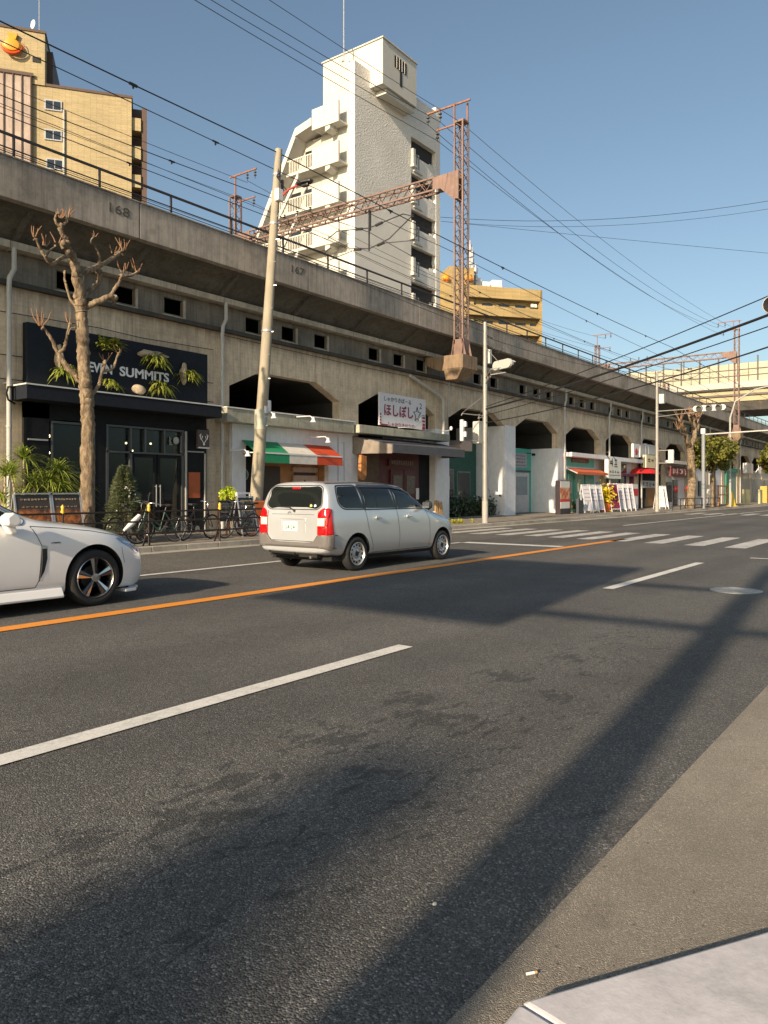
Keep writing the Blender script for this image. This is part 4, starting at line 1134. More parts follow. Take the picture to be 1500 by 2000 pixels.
# --- bar with the star sign
sb = thing('bar', 'dark red bar front with a white star sign and a grey awning', 'shop', (27, 19.2, .12))
b = MB(); b.box(25.22, 28.66, 18.9, 18.96, 4.14, 5.49); sg = mk('sign_board', b, P('sign_white', (.66,.66,.70), .5, var=.05, streak=.1), sb)
m_mar = P('marker_red', (.22,.008,.03), .6, var=0); m_ink = P('marker_black', (.03,.025,.03), .6, var=0)
b = MB()
put_text(b, 'しゃかりきばーる', (25.55,18.895,5.16), (1,0,0), 1.95, .2, .008, 1)
put_text(b, 'ほしぼし', (25.55,18.895,4.56), (1,0,0), 2.12, .50, .008, 0, .02)
put_text(b, '2', (28.17,18.895,5.05), (1,0,0), .18, .24, .008, 1)
star = []
for i in range(10):
    a = R(90 + 36*i); r_ = .30 if i % 2 == 0 else .13; star.append(Vector((27.98 + math.cos(a)*r_, 18.893, 4.77 + math.sin(a)*r_*1.15)))
for i in range(10): b.bar(star[i], star[(i+1)%10], .025, .02, 1)
put_text(b, 'しゃかりきはうす', (25.85,18.895,4.14), (1,0,0), 1.9, .17, .008, 0)
for i, (z, h_) in enumerate(((4.75,.03),(4.62,.09),(4.48,.08),(4.3,.12),(4.15,.13))): b.box(28.38 + .02*(i%2), 28.6, 18.889, 18.9, z, z+h_, 0)
for z in (4.2, 4.32, 4.44, 4.56): b.box(25.26, 25.34, 18.889, 18.9, z, z+.07, 0)
b.box(25.3, 25.8, 18.889, 18.9, 4.14, 4.2, 0)
mk('lettering', b, [m_mar, m_ink], sg)
b = MB(); b.box(23.33, 30.0, 18.45, 19.18, 3.68, 4.0); mk('canopy_beam', b, concrete('beam_green', (.40,.39,.31), lines=False, rust=.15, streak=.4), sb, bevel=.015)
b = MB()
m_tarp = P('awning_grey', (.085,.09,.105), .75, var=.2, bump=.2)
xa, xb2 = 24.36, 29.85
A = [(23.75,19.15,3.62),(30.4,19.15,3.62),(xb2,17.6,3.26),(xa,17.6,3.26)]
b.face(A); b.face([(p[0],p[1],p[2]-.015) for p in A][::-1]); b.box(xa, xb2, 17.585, 17.6, 2.92, 3.26)
b.face([(xa,17.6,3.26),(23.75,19.15,3.62),(23.75,19.15,2.92),(xa,17.6,2.92)]); b.face([(xb2,17.6,3.26),(30.4,19.15,3.62),(30.4,19.15,2.95),(xb2,17.6,2.92)])
mk('awning', b, m_tarp, sb)
b = MB(); b.face([(23.72,19.15,3.60),(24.33,17.62,3.24),(24.33,17.62,2.9),(23.72,19.15,2.9)]); b.face([(24.05,18.3,2.9),(24.33,17.62,2.9),(24.33,17.62,3.24),(24.05,18.3,3.4)])  # left end of the awning, its sunlit look painted tan over the grey
mk('awning_lit_side', b, P('awning_sunlit_tan', (.24,.20,.165), .8, var=.3), sb)
m_dred = P('door_dark_red', (.085,.010,.011), .5, var=.25, bump=.1)
b = MB(); b.box(24.15, 26.0, 19.5, 19.6, .12, 3.6, 1); b.box(26.0, 29.0, 19.5, 19.6, .12, 3.6, 0); b.box(29.0, 29.9, 19.5, 19.6, .12, 3.6, 2); b.box(23.65,24.15,19.2,19.6,.12,3.6,2)
mk('wall', b, [m_dred, P('brick_dim', (.12,.085,.06), .8, var=.35), m_black], sb)
for xx in (26.75, 27.75):
    b = MB(); b.box(xx, xx+.95, 19.42, 19.5, .14, 2.35); dr = mk('door', b, m_dred, sb, bevel=.01)
    b = MB(); b.box(xx+.15, xx+.8, 19.40, 19.43, 1.3, 2.1); mk('pane', b, P('pane_dull', (.10,.07,.06), .25), dr)
b = MB(); b.box(26.6, 28.6, 19.4, 19.5, 2.5, 2.8, 0); scribble(b, (26.75,19.4,2.53), (1,0,0), 1.7, .24, 10, 1, seed=12); mk('transom_sign', b, [m_dred, P('dull_gold', (.28,.24,.2), .6)], sb)
b = MB(); b.box(28.62, 28.85, 19.38, 19.4, 1.05, 1.55); mk('notice', b, m_white, sb)
b = MB(); b.prism([(23.78,2.85),(24.12,2.8),(24.1,2.0),(23.95,1.85),(23.75,1.95)], 'y', 18.7, 18.85); mk('wooden_plaque', b, P('plaque_orange', (.45,.19,.06), .7, var=.5, scale=7), sb)
b = MB()
for (x, y, z) in ((27.2,18.2,4.55),(29.7,18.3,4.35)):
    b.tube([(x-1.2,18.5,4.05),(x-.3,18.25,4.12),(x,18.2,z-.15)], .018, 6); b.ball((x,18.2,z-.1), .085, sub=2, sq=(1,.8,1.2))
mk_each('spotlight', b, m_white, sb, smooth=60)
b = MB(); b.box(29.95, 30.9, 19.14, 19.25, .12, 3.95); mk('end_wall', b, m_offw, sb)
b = MB()
for i in range(9): 
    xx = 29.35 + i*.075; b.tube([(xx,18.8,.13),(xx+rnd.uniform(-.03,.03),18.85,.13+.8+rnd.uniform(-.1,.1))], .035, 7)
solo('firewood_bundle', b, P('firewood', (.48,.30,.14), .85, var=.4, scale=9), 'bundle of upright split firewood beside the red bar door', 'firewood', smooth=50)

# --- recessed green shop in the first open bay
gs = thing('green_shop', 'dark green shop front set deep inside the open arch behind the signal pole', 'shop', (34, 20.7, .12))
m_dgr = P('paint_dark_green', (.02,.10,.07), .6, var=.2)
b = MB(); b.box(31.1, 36.7, 20.9, 21.0, .12, 4.0); mk('wall', b, m_dgr, gs)
for a, c, z0, z1 in ((31.6,32.5,.9,2.4),(33.1,34.2,.2,2.5),(34.7,35.9,.9,2.4)):
    b = MB(); b.box(a-.07, c+.07, 20.84, 20.9, z0-.07, z1+.07); wf = mk('window', b, P('frame_grey_green', (.2,.27,.24), .6), gs)
    b = MB(); b.box(a, c, 20.82, 20.845, z0, z1); mk('pane', b, m_glass, wf)
b = MB(); b.box(31.6, 32.3, 20.8, 20.83, 1.2, 1.9); b.box(33.3, 33.8, 20.8, 20.83, 1.5, 2.2); mk('notice', b, m_white, gs)
pt = FYp(893,876,19.9); pq = FYp(911,876,19.9)
b = MB(); xa, xb3, z0 = fx(889,19.9), fx(912,19.9), FYp(900,881,19.9).z
b.prism([(xa,z0),(xb3,z0),(xb3+.02,z0+.35),(xb3-.2,z0+.55),(xa+.45,z0+.55),(xa,z0+.3)], 'y', 19.6, 20.9); mk('porch_hood', b, P('hood_pink', (.50,.36,.29), .8), gs)
b = MB(); b.box(31.05, 36.75, 19.3, 22, .125, .15); mk('floor_slab', b, m_kerb, gs)
# --- recessed teal shop
m_teal = P('paint_teal', (.10,.46,.38), .6, var=.1, streak=.15)
ts = thing('teal_shop', 'teal shop wall with a white door recessed between two white piers', 'shop', (41, 20.7, .12))
b = MB(); b.box(37.95, 43.65, 20.95, 21.05, .12, 4.0); mk('wall', b, m_teal, ts)
xa, xb4 = fx(1003,20.9), fx(1032,20.9)
b = MB(); b.box(xa, xb4, 20.86, 20.95, .14, 2.55); dr = mk('door', b, P('door_grey', (.55,.55,.56), .6), ts)
b = MB(); b.box(xa+.3, xb4-.25, 20.84, 20.865, 1.2, 2.3); mk('pane', b, P('pane_pale', (.25,.30,.33), .2), dr)
b = MB(); b.box(xa-.05, xb4+.1, 20.8, 20.95, 2.58, 2.68); mk('lintel', b, m_sf, ts)
b = MB(); b.box(xa, xb4-.2, 20.9, 20.95, 2.85, 3.7, 0)
for i in range(4): scribble(b, (xa+.1,20.9,3.5-i*.19), (1,0,0), xb4-xa-.5, .1, 6, 1, seed=30+i)
mk('menu_panel', b, [P('panel_lilac', (.42,.40,.44), .7), m_ink], ts)
b = MB(); xx = fx(1031,20.8); b.tube([(xx,20.9,3.75),(xx+.1,20.6,3.7)], .02, 6); b.cbox((xx+.15,20.5,3.65), .25, .12, .14); mk('spotlight', b, m_black, ts)

# --- shop fronts further along
def beam(t, xa, xb_, z0=3.54, z1=3.80, Y=18.6, m=None):
    b = MB(); b.box(xa, xb_, Y, 19.18, z0, z1); mk('canopy_beam', b, m or m_offw, t, bevel=.01)
def boxwall(t, xa, xb_, z1, mt_, Y=19.25, name='wall'):
    b = MB(); b.box(xa, xb_, Y, Y+.1, .12, z1); return mk(name, b, mt_, t)
def framed(t, xa, xb_, z0, z1, Y, fm, name='window', pm=None):
    b = MB(); b.box(xa, xb_, Y-.05, Y, z0, z1); w_ = mk(name, b, fm, t)
    b = MB(); b.box(xa+.08, xb_-.08, Y-.07, Y-.045, z0+.08, z1-.08); mk('pane', b, pm or m_glass, w_); return w_
s4 = thing('teal_shop', 'teal shop front under a short orange awning', 'shop', (47.5, 19.2, .12))
beam(s4, 44.35, 50.9); boxwall(s4, 44.75, 49.6, 3.54, m_teal); boxwall(s4, 49.6, 50.9, 3.54, m_offw)
framed(s4, 46.2, 47.7, .2, 2.5, 19.25, m_teal, 'door', P('pane_teal', (.08,.30,.25), .3)); framed(s4, 45.1, 45.9, .5, 2.5, 19.25, m_teal, pm=P('pane_teal', (.08,.30,.25), .3)); framed(s4, 47.9, 49.2, .3, 2.5, 19.25, m_teal, pm=P('pane_teal', (.08,.30,.25), .3))
b = MB(); b.box(45.3, 45.6, 19.15, 19.2, 1.3, 2.0); b.box(46.7, 47.0, 19.15, 19.18, 1.4, 2.2); mk('notice', b, P('notice_pale', (.5,.5,.42), .7), s4)
b = MB(); z = FYp(1135,904,19.2).z; b.box(fx(1117,19.2), fx(1150,19.2), 19.19, 19.24, z, z+.28, 0); scribble(b, (fx(1117,19.2)+.1,19.19,z+.04), (1,0,0), 2.0, .2, 9, 1, seed=41); mk('name_board', b, [P('board_brown', (.12,.085,.06), .7), P('dull_gold', (.28,.24,.2), .6)], s4)
b = MB(); za = FYp(1112,913,19.1).z; zf = FYp(1128,921,17.9).z; zv = zf-.16
xa, xb5 = fx(1110,19.1), fx(1168,19.1); xc, xd = fx(1127,17.9), fx(1187,17.9)
b.face([(xa,19.2,za),(xb5,19.2,za),(xd,17.9,zf),(xc,17.9,zf)]); b.face([(xa,19.2,za-.02),(xb5,19.2,za-.02),(xd,17.9,zf-.02),(xc,17.9,zf-.02)][::-1]); b.box(xc, xd, 17.88, 17.9, zv, zf); mk('awning', b, P('awning_orange', (.62,.13,.045), .7), s4)
b = MB(); b.bar((xa,19.2,za-.05),(xc,17.9,zf-.08),.06); b.box(xa-.1,xb5,19.15,19.25,za-.1,za+.06); mk('awning_frame', b, m_white, s4)
b = MB(); xx = fx(1174,18.9); b.lathe([(.0,0),(.3,0),(.3,.03),(0,.03)], (50.1,19.15,1.75), 'y', 20); mk('round_sign', b, P('sign_sky', (.1,.4,.5), .6), s4)
# burgundy shop
s5 = thing('burgundy_shop', 'burgundy shop front behind leaning white menu boards', 'shop', (54.4, 19.2, .12))
m_burg = P('paint_burgundy', (.12,.01,.035), .6, var=.15)
beam(s5, 50.95, 57.6, 3.5, 3.78); boxwall(s5, 51.4, 52.0, 3.5, m_burg); boxwall(s5, 52.0, 57.5, 3.5, m_offw, 19.35)
framed(s5, 52.1, 54.3, .9, 2.6, 19.3, m_sf); framed(s5, 54.5, 55.9, .2, 2.6, 19.3, m_burg, 'door'); framed(s5, 53.6, 56.0, 2.75, 3.4, 19.3, m_burg)
b = MB(); b.box(53.8, 57.0, 18.8, 19.2, 2.5, 2.68); b.box(56.4,56.6,18.9,19.2,.12,2.5); b.box(51.35,54.3,19.0,19.25,.12,1.0); mk('burgundy_trim', b, m_burg, s5)
t = thing('box_sign', 'white illuminated box sign with black brush characters, hung between the teal and burgundy shops', 'sign', (51,18.3,3))
xa, xb6 = fx(1188,18.3), fx(1213,18.3); z0, z1 = FYp(1200,935,18.3).z, FYp(1200,898,18.3).z
b = MB(); b.box(xa, xb6, 18.3, 18.55, z0, z1); mk('panel', b, P('sign_cream', (.78,.77,.68), .5, var=.03), t, bevel=.015)
b = MB(); scribble(b, (xa+.2,18.3,z0+.75), (1,0,0), 1.7, .62, 2, seed=3); scribble(b, (xa+.2,18.3,z0+.38), (1,0,0), 1.9, .2, 4, seed=9); b.box(xa+.2, xb6-.2, 18.29, 18.3, z0+.22, z0+.25); mk('lettering', b, m_ink, t)
b = MB(); b.bar(((xa+xb6)/2-.6,18.42,z1),((xa+xb6)/2-.6,18.62,z1+.25),.04); b.bar(((xa+xb6)/2+.6,18.42,z1),((xa+xb6)/2+.6,18.62,z1+.25),.04); mk('bracket', b, m_black, t)
# black shop with red umbrella awning
s6 = thing('black_shop', 'black shop front with bright red scalloped awning and a grilled chicken style board', 'shop', (61.3, 19.2, .12))
s6['label'] = 'black shop front with a rounded red awning and a white lettered board'
boxwall(s6, 58.4, 64.4, 3.6, m_black); framed(s6, 60.2, 62.6, .2, 2.2, 19.25, m_sf, 'door', P('curtain_amber', (.30,.14,.04), .6))
b = MB(); xa, xb7 = fx(1252,19.0), fx(1279,19.0); z0, z1 = FYp(1265,953,19.0).z, FYp(1265,939,19.0).z; b.box(xa, xb7, 18.95, 19.05, z0, z1, 0); scribble(b, (xa+.1,18.95,z0+.08), (1,0,0), xb7-xa-.2, z1-z0-.15, 4, 1, seed=50); mk('name_board', b, [P('board_pale', (.5,.5,.48), .7), m_ink], s6)
b = MB()
z0 = FYp(1280,925,18.0).z; z1 = FYp(1280,911,18.0).z; xa = fx(1262,18.0); xb8 = fx(1302,18.0); c = ((xa+xb8)/2); rx = (xb8-xa)/2
N = 14
for i in range(N):
    a0, a1 = math.pi*i/N, math.pi*(i+1)/N
    for (h0, h1, q0, q1) in ((0,.55,1,.8),(.55,1,.8,.15)):
        b.face([(c-math.cos(a0)*rx*q0,19.2-math.sin(a0)*1.3*q0,z0+(z1-z0)*h0),(c-math.cos(a1)*rx*q0,19.2-math.sin(a1)*1.3*q0,z0+(z1-z0)*h0),(c-math.cos(a1)*rx*q1,19.2-math.sin(a1)*1.3*q1,z0+(z1-z0)*h1),(c-math.cos(a0)*rx*q1,19.2-math.sin(a0)*1.3*q1,z0+(z1-z0)*h1)])
mk('red_awning', b, P('awning_scarlet', (.62,.02,.02), .6), s6)
t = thing('box_sign', 'pale yellow box sign with dark writing mounted above the red rounded awning', 'sign', (60,18.4,3.2))
xa, xb9 = fx(1262,18.4), fx(1287,18.4); z0, z1 = FYp(1270,914,18.4).z, FYp(1270,889,18.4).z
b = MB(); b.box(xa, xb9, 18.4, 18.65, z0, z1); mk('panel', b, P('sign_yellow_pale', (.74,.70,.48), .5, var=.05), t)
b = MB(); scribble(b, (xa+.3,18.4,z0+.35), (1,0,0), xb9-xa-.6, .5, 3, seed=14); mk('lettering', b, P('letter_brown', (.2,.12,.05), .7), t)
t = thing('projecting_sign', 'white projecting sign with a red mark beside the grey cabinets above the shops', 'sign', (58.4,18.6,4))
xa, xc2 = fx(1236,18.3), fx(1247,18.3); z0, z1 = FYp(1241,893,18.3).z, FYp(1241,867,18.3).z
b = MB(); b.box(xa, xc2, 18.25, 18.4, z0, z1); mk('panel', b, m_white, t)
b = MB(); b.ball(((xa+xc2)/2,18.25,z1-.55), .28, sub=2, sq=(1,.1,1), jit=.4); mk('red_mark', b, P('mark_red', (.6,.03,.04), .6), t)
b = MB(); scribble(b, (xa+.25,18.25,z0+.15), (1,0,0), .5, .45, 1, seed=2); mk('lettering', b, P('letter_grey', (.3,.3,.3), .7), t)
b = MB(); b.tube([(xc2,18.3,z1),(xc2+6.5,18.5,z1+.05)], .03, 6); mk('support_bar', b, m_alu, t)
for i, (pa_, pb_, ya, yb) in enumerate(((1248,1257,868,893),(1258,1262,866,890),(1264,1282,868,888))):
    b = MB(); xa, xd2 = fx(pa_,18.9), fx(pb_,18.9); z0, z1 = FYp(pa_,yb,18.9).z, FYp(pa_,ya,18.9).z
    b.box(xa, xd2, 18.8, 19.15, z0, z1)
    solo('equipment_cabinet', b, P('cabinet_grey', (.5,.52,.55), .6, streak=.2), ['left pale cabinet on the roof above the black shop','narrow white upright post box between two roof cabinets','widest pale cabinet above the red awning'][i], 'cabinet', bevel=.02)
b = MB(); b.box(58.0, 64.3, 18.7, 19.18, 3.62, 3.78); mk('canopy_beam', b, P('beam_rusty', (.28,.2,.14), .8, streak=.5), s6)
# dark red signed shop
s7 = thing('white_shop', 'white shop front under a dark red name board with pale letters', 'shop', (68.2, 19.2, .12))
beam(s7, 65.0, 71.4, 3.72, 4.0); boxwall(s7, 65.3, 71.2, 3.72, m_offw)
b = MB(); z0, z1 = FYp(1320,931,18.8).z, FYp(1320,911,18.8).z; b.box(65.2, 71.4, 18.7, 18.9, z0, z1, 0); scribble(b, (65.6,18.7,z0+.15), (1,0,0), 5.4, z1-z0-.3, 5, 1, seed=60, t_=.02); mk('name_board', b, [P('board_maroon', (.12,.02,.025), .6), P('letter_pink', (.6,.4,.4), .6)], s7)
framed(s7, 65.6, 67.2, .5, 2.2, 19.25, m_wood); framed(s7, 67.5, 68.9, .15, 2.4, 19.25, m_sf, 'door')
b = MB(); b.ball((70.2,18.7,1.6), .3, sub=2, sq=(1,.7,1.1)); mk('red_lantern', b, P('lantern_red', (.55,.03,.03), .5), s7)
# further bays: white walls, green shop, shutters
def simple(k, lab, cat, wm, items, name='shop', beamz=None):
    t = thing(name, lab, cat, (XK(k)+3.4, 19.2, .12))
    boxwall(t, XK(k)+.5, XK(k+1)-.5, 3.9, wm)
    for (a, c, z0, z1, m_, nm) in items:
        b = MB(); b.box(XK(k)+a, XK(k)+c, 19.1, 19.25, z0, z1); mk(nm, b, m_, t)
    if beamz: beam(t, XK(k)+.3, XK(k+1)-.3, *beamz)
    return t
m_shut = P('shutter_grey', (.36,.34,.31), .5, .2, var=.08, streak=.3)
simple(8, 'plain white walled unit behind the evergreen street tree', 'shop', m_white, [(1.5,3.4,.12,2.8,m_alu,'door'),(4.0,5.6,1,2.4,m_glass,'window')])
simple(9, 'white unit with a brown door behind the orange frame', 'shop', m_white, [(1.2,3.2,.12,3.0,P('door_tan', (.33,.22,.12), .7),'door')])
simple(10, 'green framed shop with a teal awning far along the arcade', 'shop', P('wall_greygreen', (.2,.3,.26), .8), [(1.0,2.6,.12,3.4,P('door_green', (.02,.2,.12), .6),'door'),(.4,6.4,3.5,3.9,P('awning_teal', (.05,.28,.22), .6),'awning')])
for k in range(11, 17):
    simple(k, ['cream unit with a grey roller shutter just right of the green shop','cream unit with a roller shutter behind the second evergreen','far shuttered unit with arched top, third from the green shop','far shuttered unit, fourth from the green shop','far shuttered unit, fifth from the green shop','farthest shuttered unit at the picture edge'][k-11], 'shop', P('wall_cream', (.55,.50,.40), .8, streak=.2), [(1.0,5.8,.12,2.9,m_shut,'roller_shutter')])
# ---------------------------------------------------------------- poles
m_pole = P('pole_concrete', (.34,.30,.225), .8, var=.12, scale=2, streak=.35, bump=.15)
m_steel = P('pole_galvanised', (.31,.30,.275), .5, .3, var=.12, streak=.25)
m_sigw = P('signal_white', (.50,.50,.47), .45, .1, var=.06)
up = thing('utility_pole', 'tall leaning concrete pole with a street lamp in front of the flag awning shop', 'utility pole', (14.62, 15.2, .12))
pt_ = lambda q: Vector((14.62 + (15.58-14.62)*q, 15.2, .12 + 10.85*q))
b = MB(); b.tube([pt_(i/20) for i in range(21)], [.185 - .085*i/20 for i in range(21)], 20); mk('shaft', b, m_pole, up, smooth=50)
b = MB(); r_ = random.Random(2)
for i in range(12):
    p = pt_(.22 + i*.06); s_ = 1 if i % 2 else -1; b.bar(p + Vector((0, -.1, 0)), p + Vector((s_*.05,-.20,0)), .02)
for q in (.30,.52,.80,.93): 
    p = pt_(q); b.lathe([(.19-.085*q+.012,0),(.19-.085*q+.012,.05)], p, n=16)
mk_each('clamp_band', b, m_alu, up)
b = MB(); p = pt_(.33); b.cbox(p + Vector((.12,-.12,0)), .12, .1, .32); p = pt_(.32); b.cbox(p + Vector((-.02,-.17,0)), .09,.05,.2)
p = pt_(.875); b.cbox(p + Vector((-.02,-.14,0)), .2,.15,.34); mk_each('junction_box', b, m_white, up, bevel=.015)
b = MB(); p = pt_(.86); b.tube([p, (15.62,14.85,9.78), (15.72,14.55,9.88)], .03, 8); mk('lamp_arm', b, P('arm_red', (.42,.05,.05), .5), up)
b = MB(); b.prism([(15.64,14.6),(15.80,14.6),(15.86,14.45),(15.86,14.2),(15.78,14.08),(15.66,14.12),(15.60,14.4)], 'z', 9.86, 9.93); b.prism([(15.68,14.45),(15.80,14.45),(15.81,14.25),(15.69,14.22)], 'z', 9.78, 9.86); mk('lamp_head', b, P('lamp_black', (.02,.02,.022), .4), up, bevel=.02)
b = MB(); p = pt_(.99); insulator_string(b, p + Vector((-.12,-.12,-.55)), 2, .05, .08); b.tube([p+Vector((-.12,-.12,-.5)), p+Vector((-.2,-.12,-.75)), p+Vector((.25,-.1,-1.0))], .012, 5); b.bar(p+Vector((.15,0,-1)), p+Vector((.15,0,-.7)), .06); mk('insulator', b, m_ins, up)
p = pt_(.27); b = MB(); b.lathe([(.172,0),(.168,.55)], p, n=20); mk('anti_poster_wrap', b, P('wrap_grey', (.40,.40,.33), .7, var=.2), up, smooth=50)
up.scale = (1.13, 1.13, 1.13); up.location = (16.54, 17.2, .0)

def lens3(b, c, ax, fw, m_body, m_lens, r=.15, pitch=.36, n=3):
    """horizontal three lens head centred c, axis ax, facing fw"""
    pass
def signal_pole(name, lab, x, y, top):
    t = thing(name, lab, 'signal pole', (x, y, .12), 'signal poles at the crossing')
    b = MB(); b.tube([(x,y,.12),(x,y,top*.5),(x,y,top)], [.115,.10,.075], 16); mk('shaft', b, m_steel, t, smooth=50)
    b = MB(); b.lathe([(.125,0),(.125,.9)], (x,y,.12), n=16); mk('base_sleeve', b, P('sleeve', (.34,.33,.30), .6), t, smooth=50)
    return t
def traffic_head(t, c, fdir, L_=1.22, rz=0):
    X0_, Y0_, Z0_ = c; c = (0, 0, 0)
    MX = Matrix.Translation((X0_, Y0_, Z0_)) @ Matrix.Rotation(rz, 4, 'Z')
    def mk(name, b, *a, **k):
        bmesh.ops.transform(b.bm, matrix=MX, verts=b.bm.verts); return globals()['mk'](name, b, *a, **k)
    """vehicle signal, long axis along Y, facing fdir along X"""
    x, y, z = c
    b = MB(); pts = []
    for sgn in (1,-1):
        for i in range(9):
            a = R(-90 + 180*i/8); pts.append((y + sgn*(L_/2-.18) + sgn*math.cos(a)*.18, z + sgn*math.sin(a)*.18))
    b.prism(pts, 'x', x-.06, x+.06); h = mk('signal_head', b, m_sigw, t, bevel=.01)
    b = MB()
    for k in (-1,0,1): b.lathe([(.0,.0),(.135*L_/1.22,.0),(.135*L_/1.22,.012),(0,.03)], (x+fdir*(.062 if fdir > 0 else .092), y+k*.36*L_/1.22, z), 'x', 20)
    mk('lens', b, P('lens_dark', (.012,.013,.012), .5, var=0), h, smooth=40)
    b = MB()
    for k in (-1,0,1):
        for i in range(10):
            a0, a1 = R(-20 + 220*i/10), R(-20 + 220*(i+1)/10)
            kk = k*L_/1.22; q = [(x+fdir*.06, y+kk*.36+math.cos(a)*.16, z+math.sin(a)*.16) for a in (a0,a1)] + [(x+fdir*(.28 - (.1 if abs(i-4.5) > 3 else 0)), y+kk*.36+math.cos(a)*.155, z+math.sin(a)*.155-.02) for a in (a1,a0)]
            b.face(q); 
    vz = mk('visor', b, m_sigw, h); vz.modifiers.new('thick', 'SOLIDIFY').thickness = .006
    return h
def ped_head(t, c, fx_, fy_):
    x, y, z = c; U = Vector((-fy_, fx_, 0)); Fv = Vector((fx_, fy_, 0))
    b = MB(); rot = Matrix((( U.x, Fv.x, 0),(U.y, Fv.y, 0),(0,0,1)))
    b.cbox(c, .34, .16, .86, 0, rot); h = mk('pedestrian_head', b, m_sigw, t, bevel=.04)
    b = MB()
    for dz in (.2,-.2): b.cbox(Vector(c)+Fv*.085+Vector((0,0,dz)), .27, .02, .27, 0, rot)
    mk('lens', b, P('lens_grey', (.06,.06,.055), .4), h)
    b = MB()
    for dz in (.2,-.2):
        for (du, dzz, sx, sz) in ((0,.145,.30,.01),(-.145,.05,.01,.2),(.145,.05,.01,.2)):
            b.cbox(Vector(c)+Fv*.13+U*du+Vector((0,0,dz+dzz)), sx, .10, sz, 0, rot)
    mk('visor', b, m_sigw, h)
sx, sy = 27.6, 15.3
s1 = signal_pole('signal_pole', 'grey signal pole with pedestrian lights beside the silver wagon', sx, sy, 8.3)
hd = FYp(981, 712, 14.25); traffic_head(s1, (hd.x, 14.25, hd.z), 1, 1.15, R(-25))
b = MB()
for dz in (0, -.22):
    b.tube([(sx,sy,6.0+dz),(hd.x-.1,14.7,hd.z-.15+dz),(hd.x,14.1,hd.z-.1+dz)], .022, 8)
b.tube([(sx,sy,7.3),(hd.x,14.4,hd.z+.1)], .012, 6)
for q in (.3,.6): b.bar((sx+(hd.x-sx)*q,sy-.7*q,6.0+(hd.z-6.1)*q), (sx+(hd.x-sx)*q,sy-.7*q,5.8+(hd.z-6.1)*q), .02)
mk('arm', b, m_steel, s1)
b = MB(); b.box(sx+.10, sx+.30, sy-.15, sy+.15, 6.62, 7.2); mk('detector_box', b, m_sigw, s1, bevel=.02)
pA = FYp(903, 841, 15.65); pB = FYp(933, 845, 15.7)
ped_head(s1, pA, .35, -.937)
b = MB(); b.box(pB.x-.17, pB.x+.17, 15.55, 15.85, pB.z-.46, pB.z+.46); mk('control_box', b, m_sigw, s1, bevel=.03)
b = MB()
for z in (4.48, 3.42):
    b.tube([(sx,sy,z),(pA.x,15.65,z+.02),(pA.x-.03,15.68,z-.06 if z > 4 else z+.1)], .022, 8); b.tube([(sx,sy,z-.02),(pB.x+.1,15.75,z-.06)], .02, 8)
b.tube([(pB.x-.25,15.5,4.55),(pB.x-.25,15.5,3.38)], .015, 6)
b.tube([(sx,sy,5.35),(pA.x,15.65,4.52)], .008, 5); b.tube([(sx,sy,5.0),(pB.x,15.7,4.4)], .008, 5)
mk('bracket', b, m_steel, s1)
b = MB()
for z in (7.8, 7.4): b.tube([(sx,sy,z),(sx+.35,sy-.1,z-.1)], .02, 6); b.ball((sx+.38,sy-.1,z-.1), .05, sub=1)
b.tube([(sx,sy,7.5),(sx+.5,sy,7.15),(sx+1.1,sy,7.2),(sx+1.5,sy,7.45)], .012, 6)
mk('cable_fitting', b, m_ins, s1)
s2 = signal_pole('signal_pole', 'second grey signal pole with a long arm in front of the red awning shop', 49.6, 15.1, 9.0)
traffic_head(s2, (49.3, 11.88, 6.48), -1, 1.9)
b = MB(); b.tube([(49.6,15.1,6.5),(49.45,13.2,6.5),(49.4,12.6,6.5)], .03, 8); b.tube([(49.6,15.1,6.15),(49.45,13.4,6.25),(49.4,12.2,6.28)], .02, 8); mk('arm', b, m_steel, s2)
b = MB(); b.box(49.3, 49.6, 14.6, 14.9, 6.95, 7.55); mk('detector_box', b, m_sigw, s2, bevel=.02)
b = MB(); b.tube([(49.6,15.1,4.0),(49.6,14.3,4.0),(49.6,14.2,3.9)], .03, 8); b.tube([(49.6,15.1,3.2),(49.6,14.3,3.2)], .03, 8); mk('bracket', b, m_steel, s2)
ped_head(s2, (49.5, 14.2, 3.6), 1, 0)
# far poles
for (x, lab, top, curve) in ((60.9, 'dark lower half, pale upper half pole with a long horizontal arm before the evergreen', 6.0, 0), (69.6, 'tall curved white street lamp at the far right', 9.5, 1)):
    t = thing('lamp_post', lab, 'lamp post', (x, 15.1, .12))
    b = MB()
    if curve: b.tube([(x,15.1,.12),(x,15.1,7.6),(x-.0,14.7,9.0),(x+.1,13.2,9.9),(x+.2,11.0,10.3)], [.10,.08,.065,.055,.05], 12)
    else: b.tube([(x,15.1,.12),(x,15.1,top)], [.14,.13], 14)
    mk('shaft', b, P('post_white', (.36,.36,.34), .5, streak=.2) if curve else P('post_blue_grey', (.22,.24,.27), .5), t, smooth=50)
    b = MB()
    if curve: b.cbox((x+.25,10.6,10.3), .35, 1.0, .16)
    else: b.tube([(x,15.1,5.7),(x,11,5.8),(x,7.5,5.9)], .05, 8); b.cbox((x,15.1,5.95), .3,.3,.4)
    mk('lamp_head' if curve else 'arm', b, m_sigw, t)
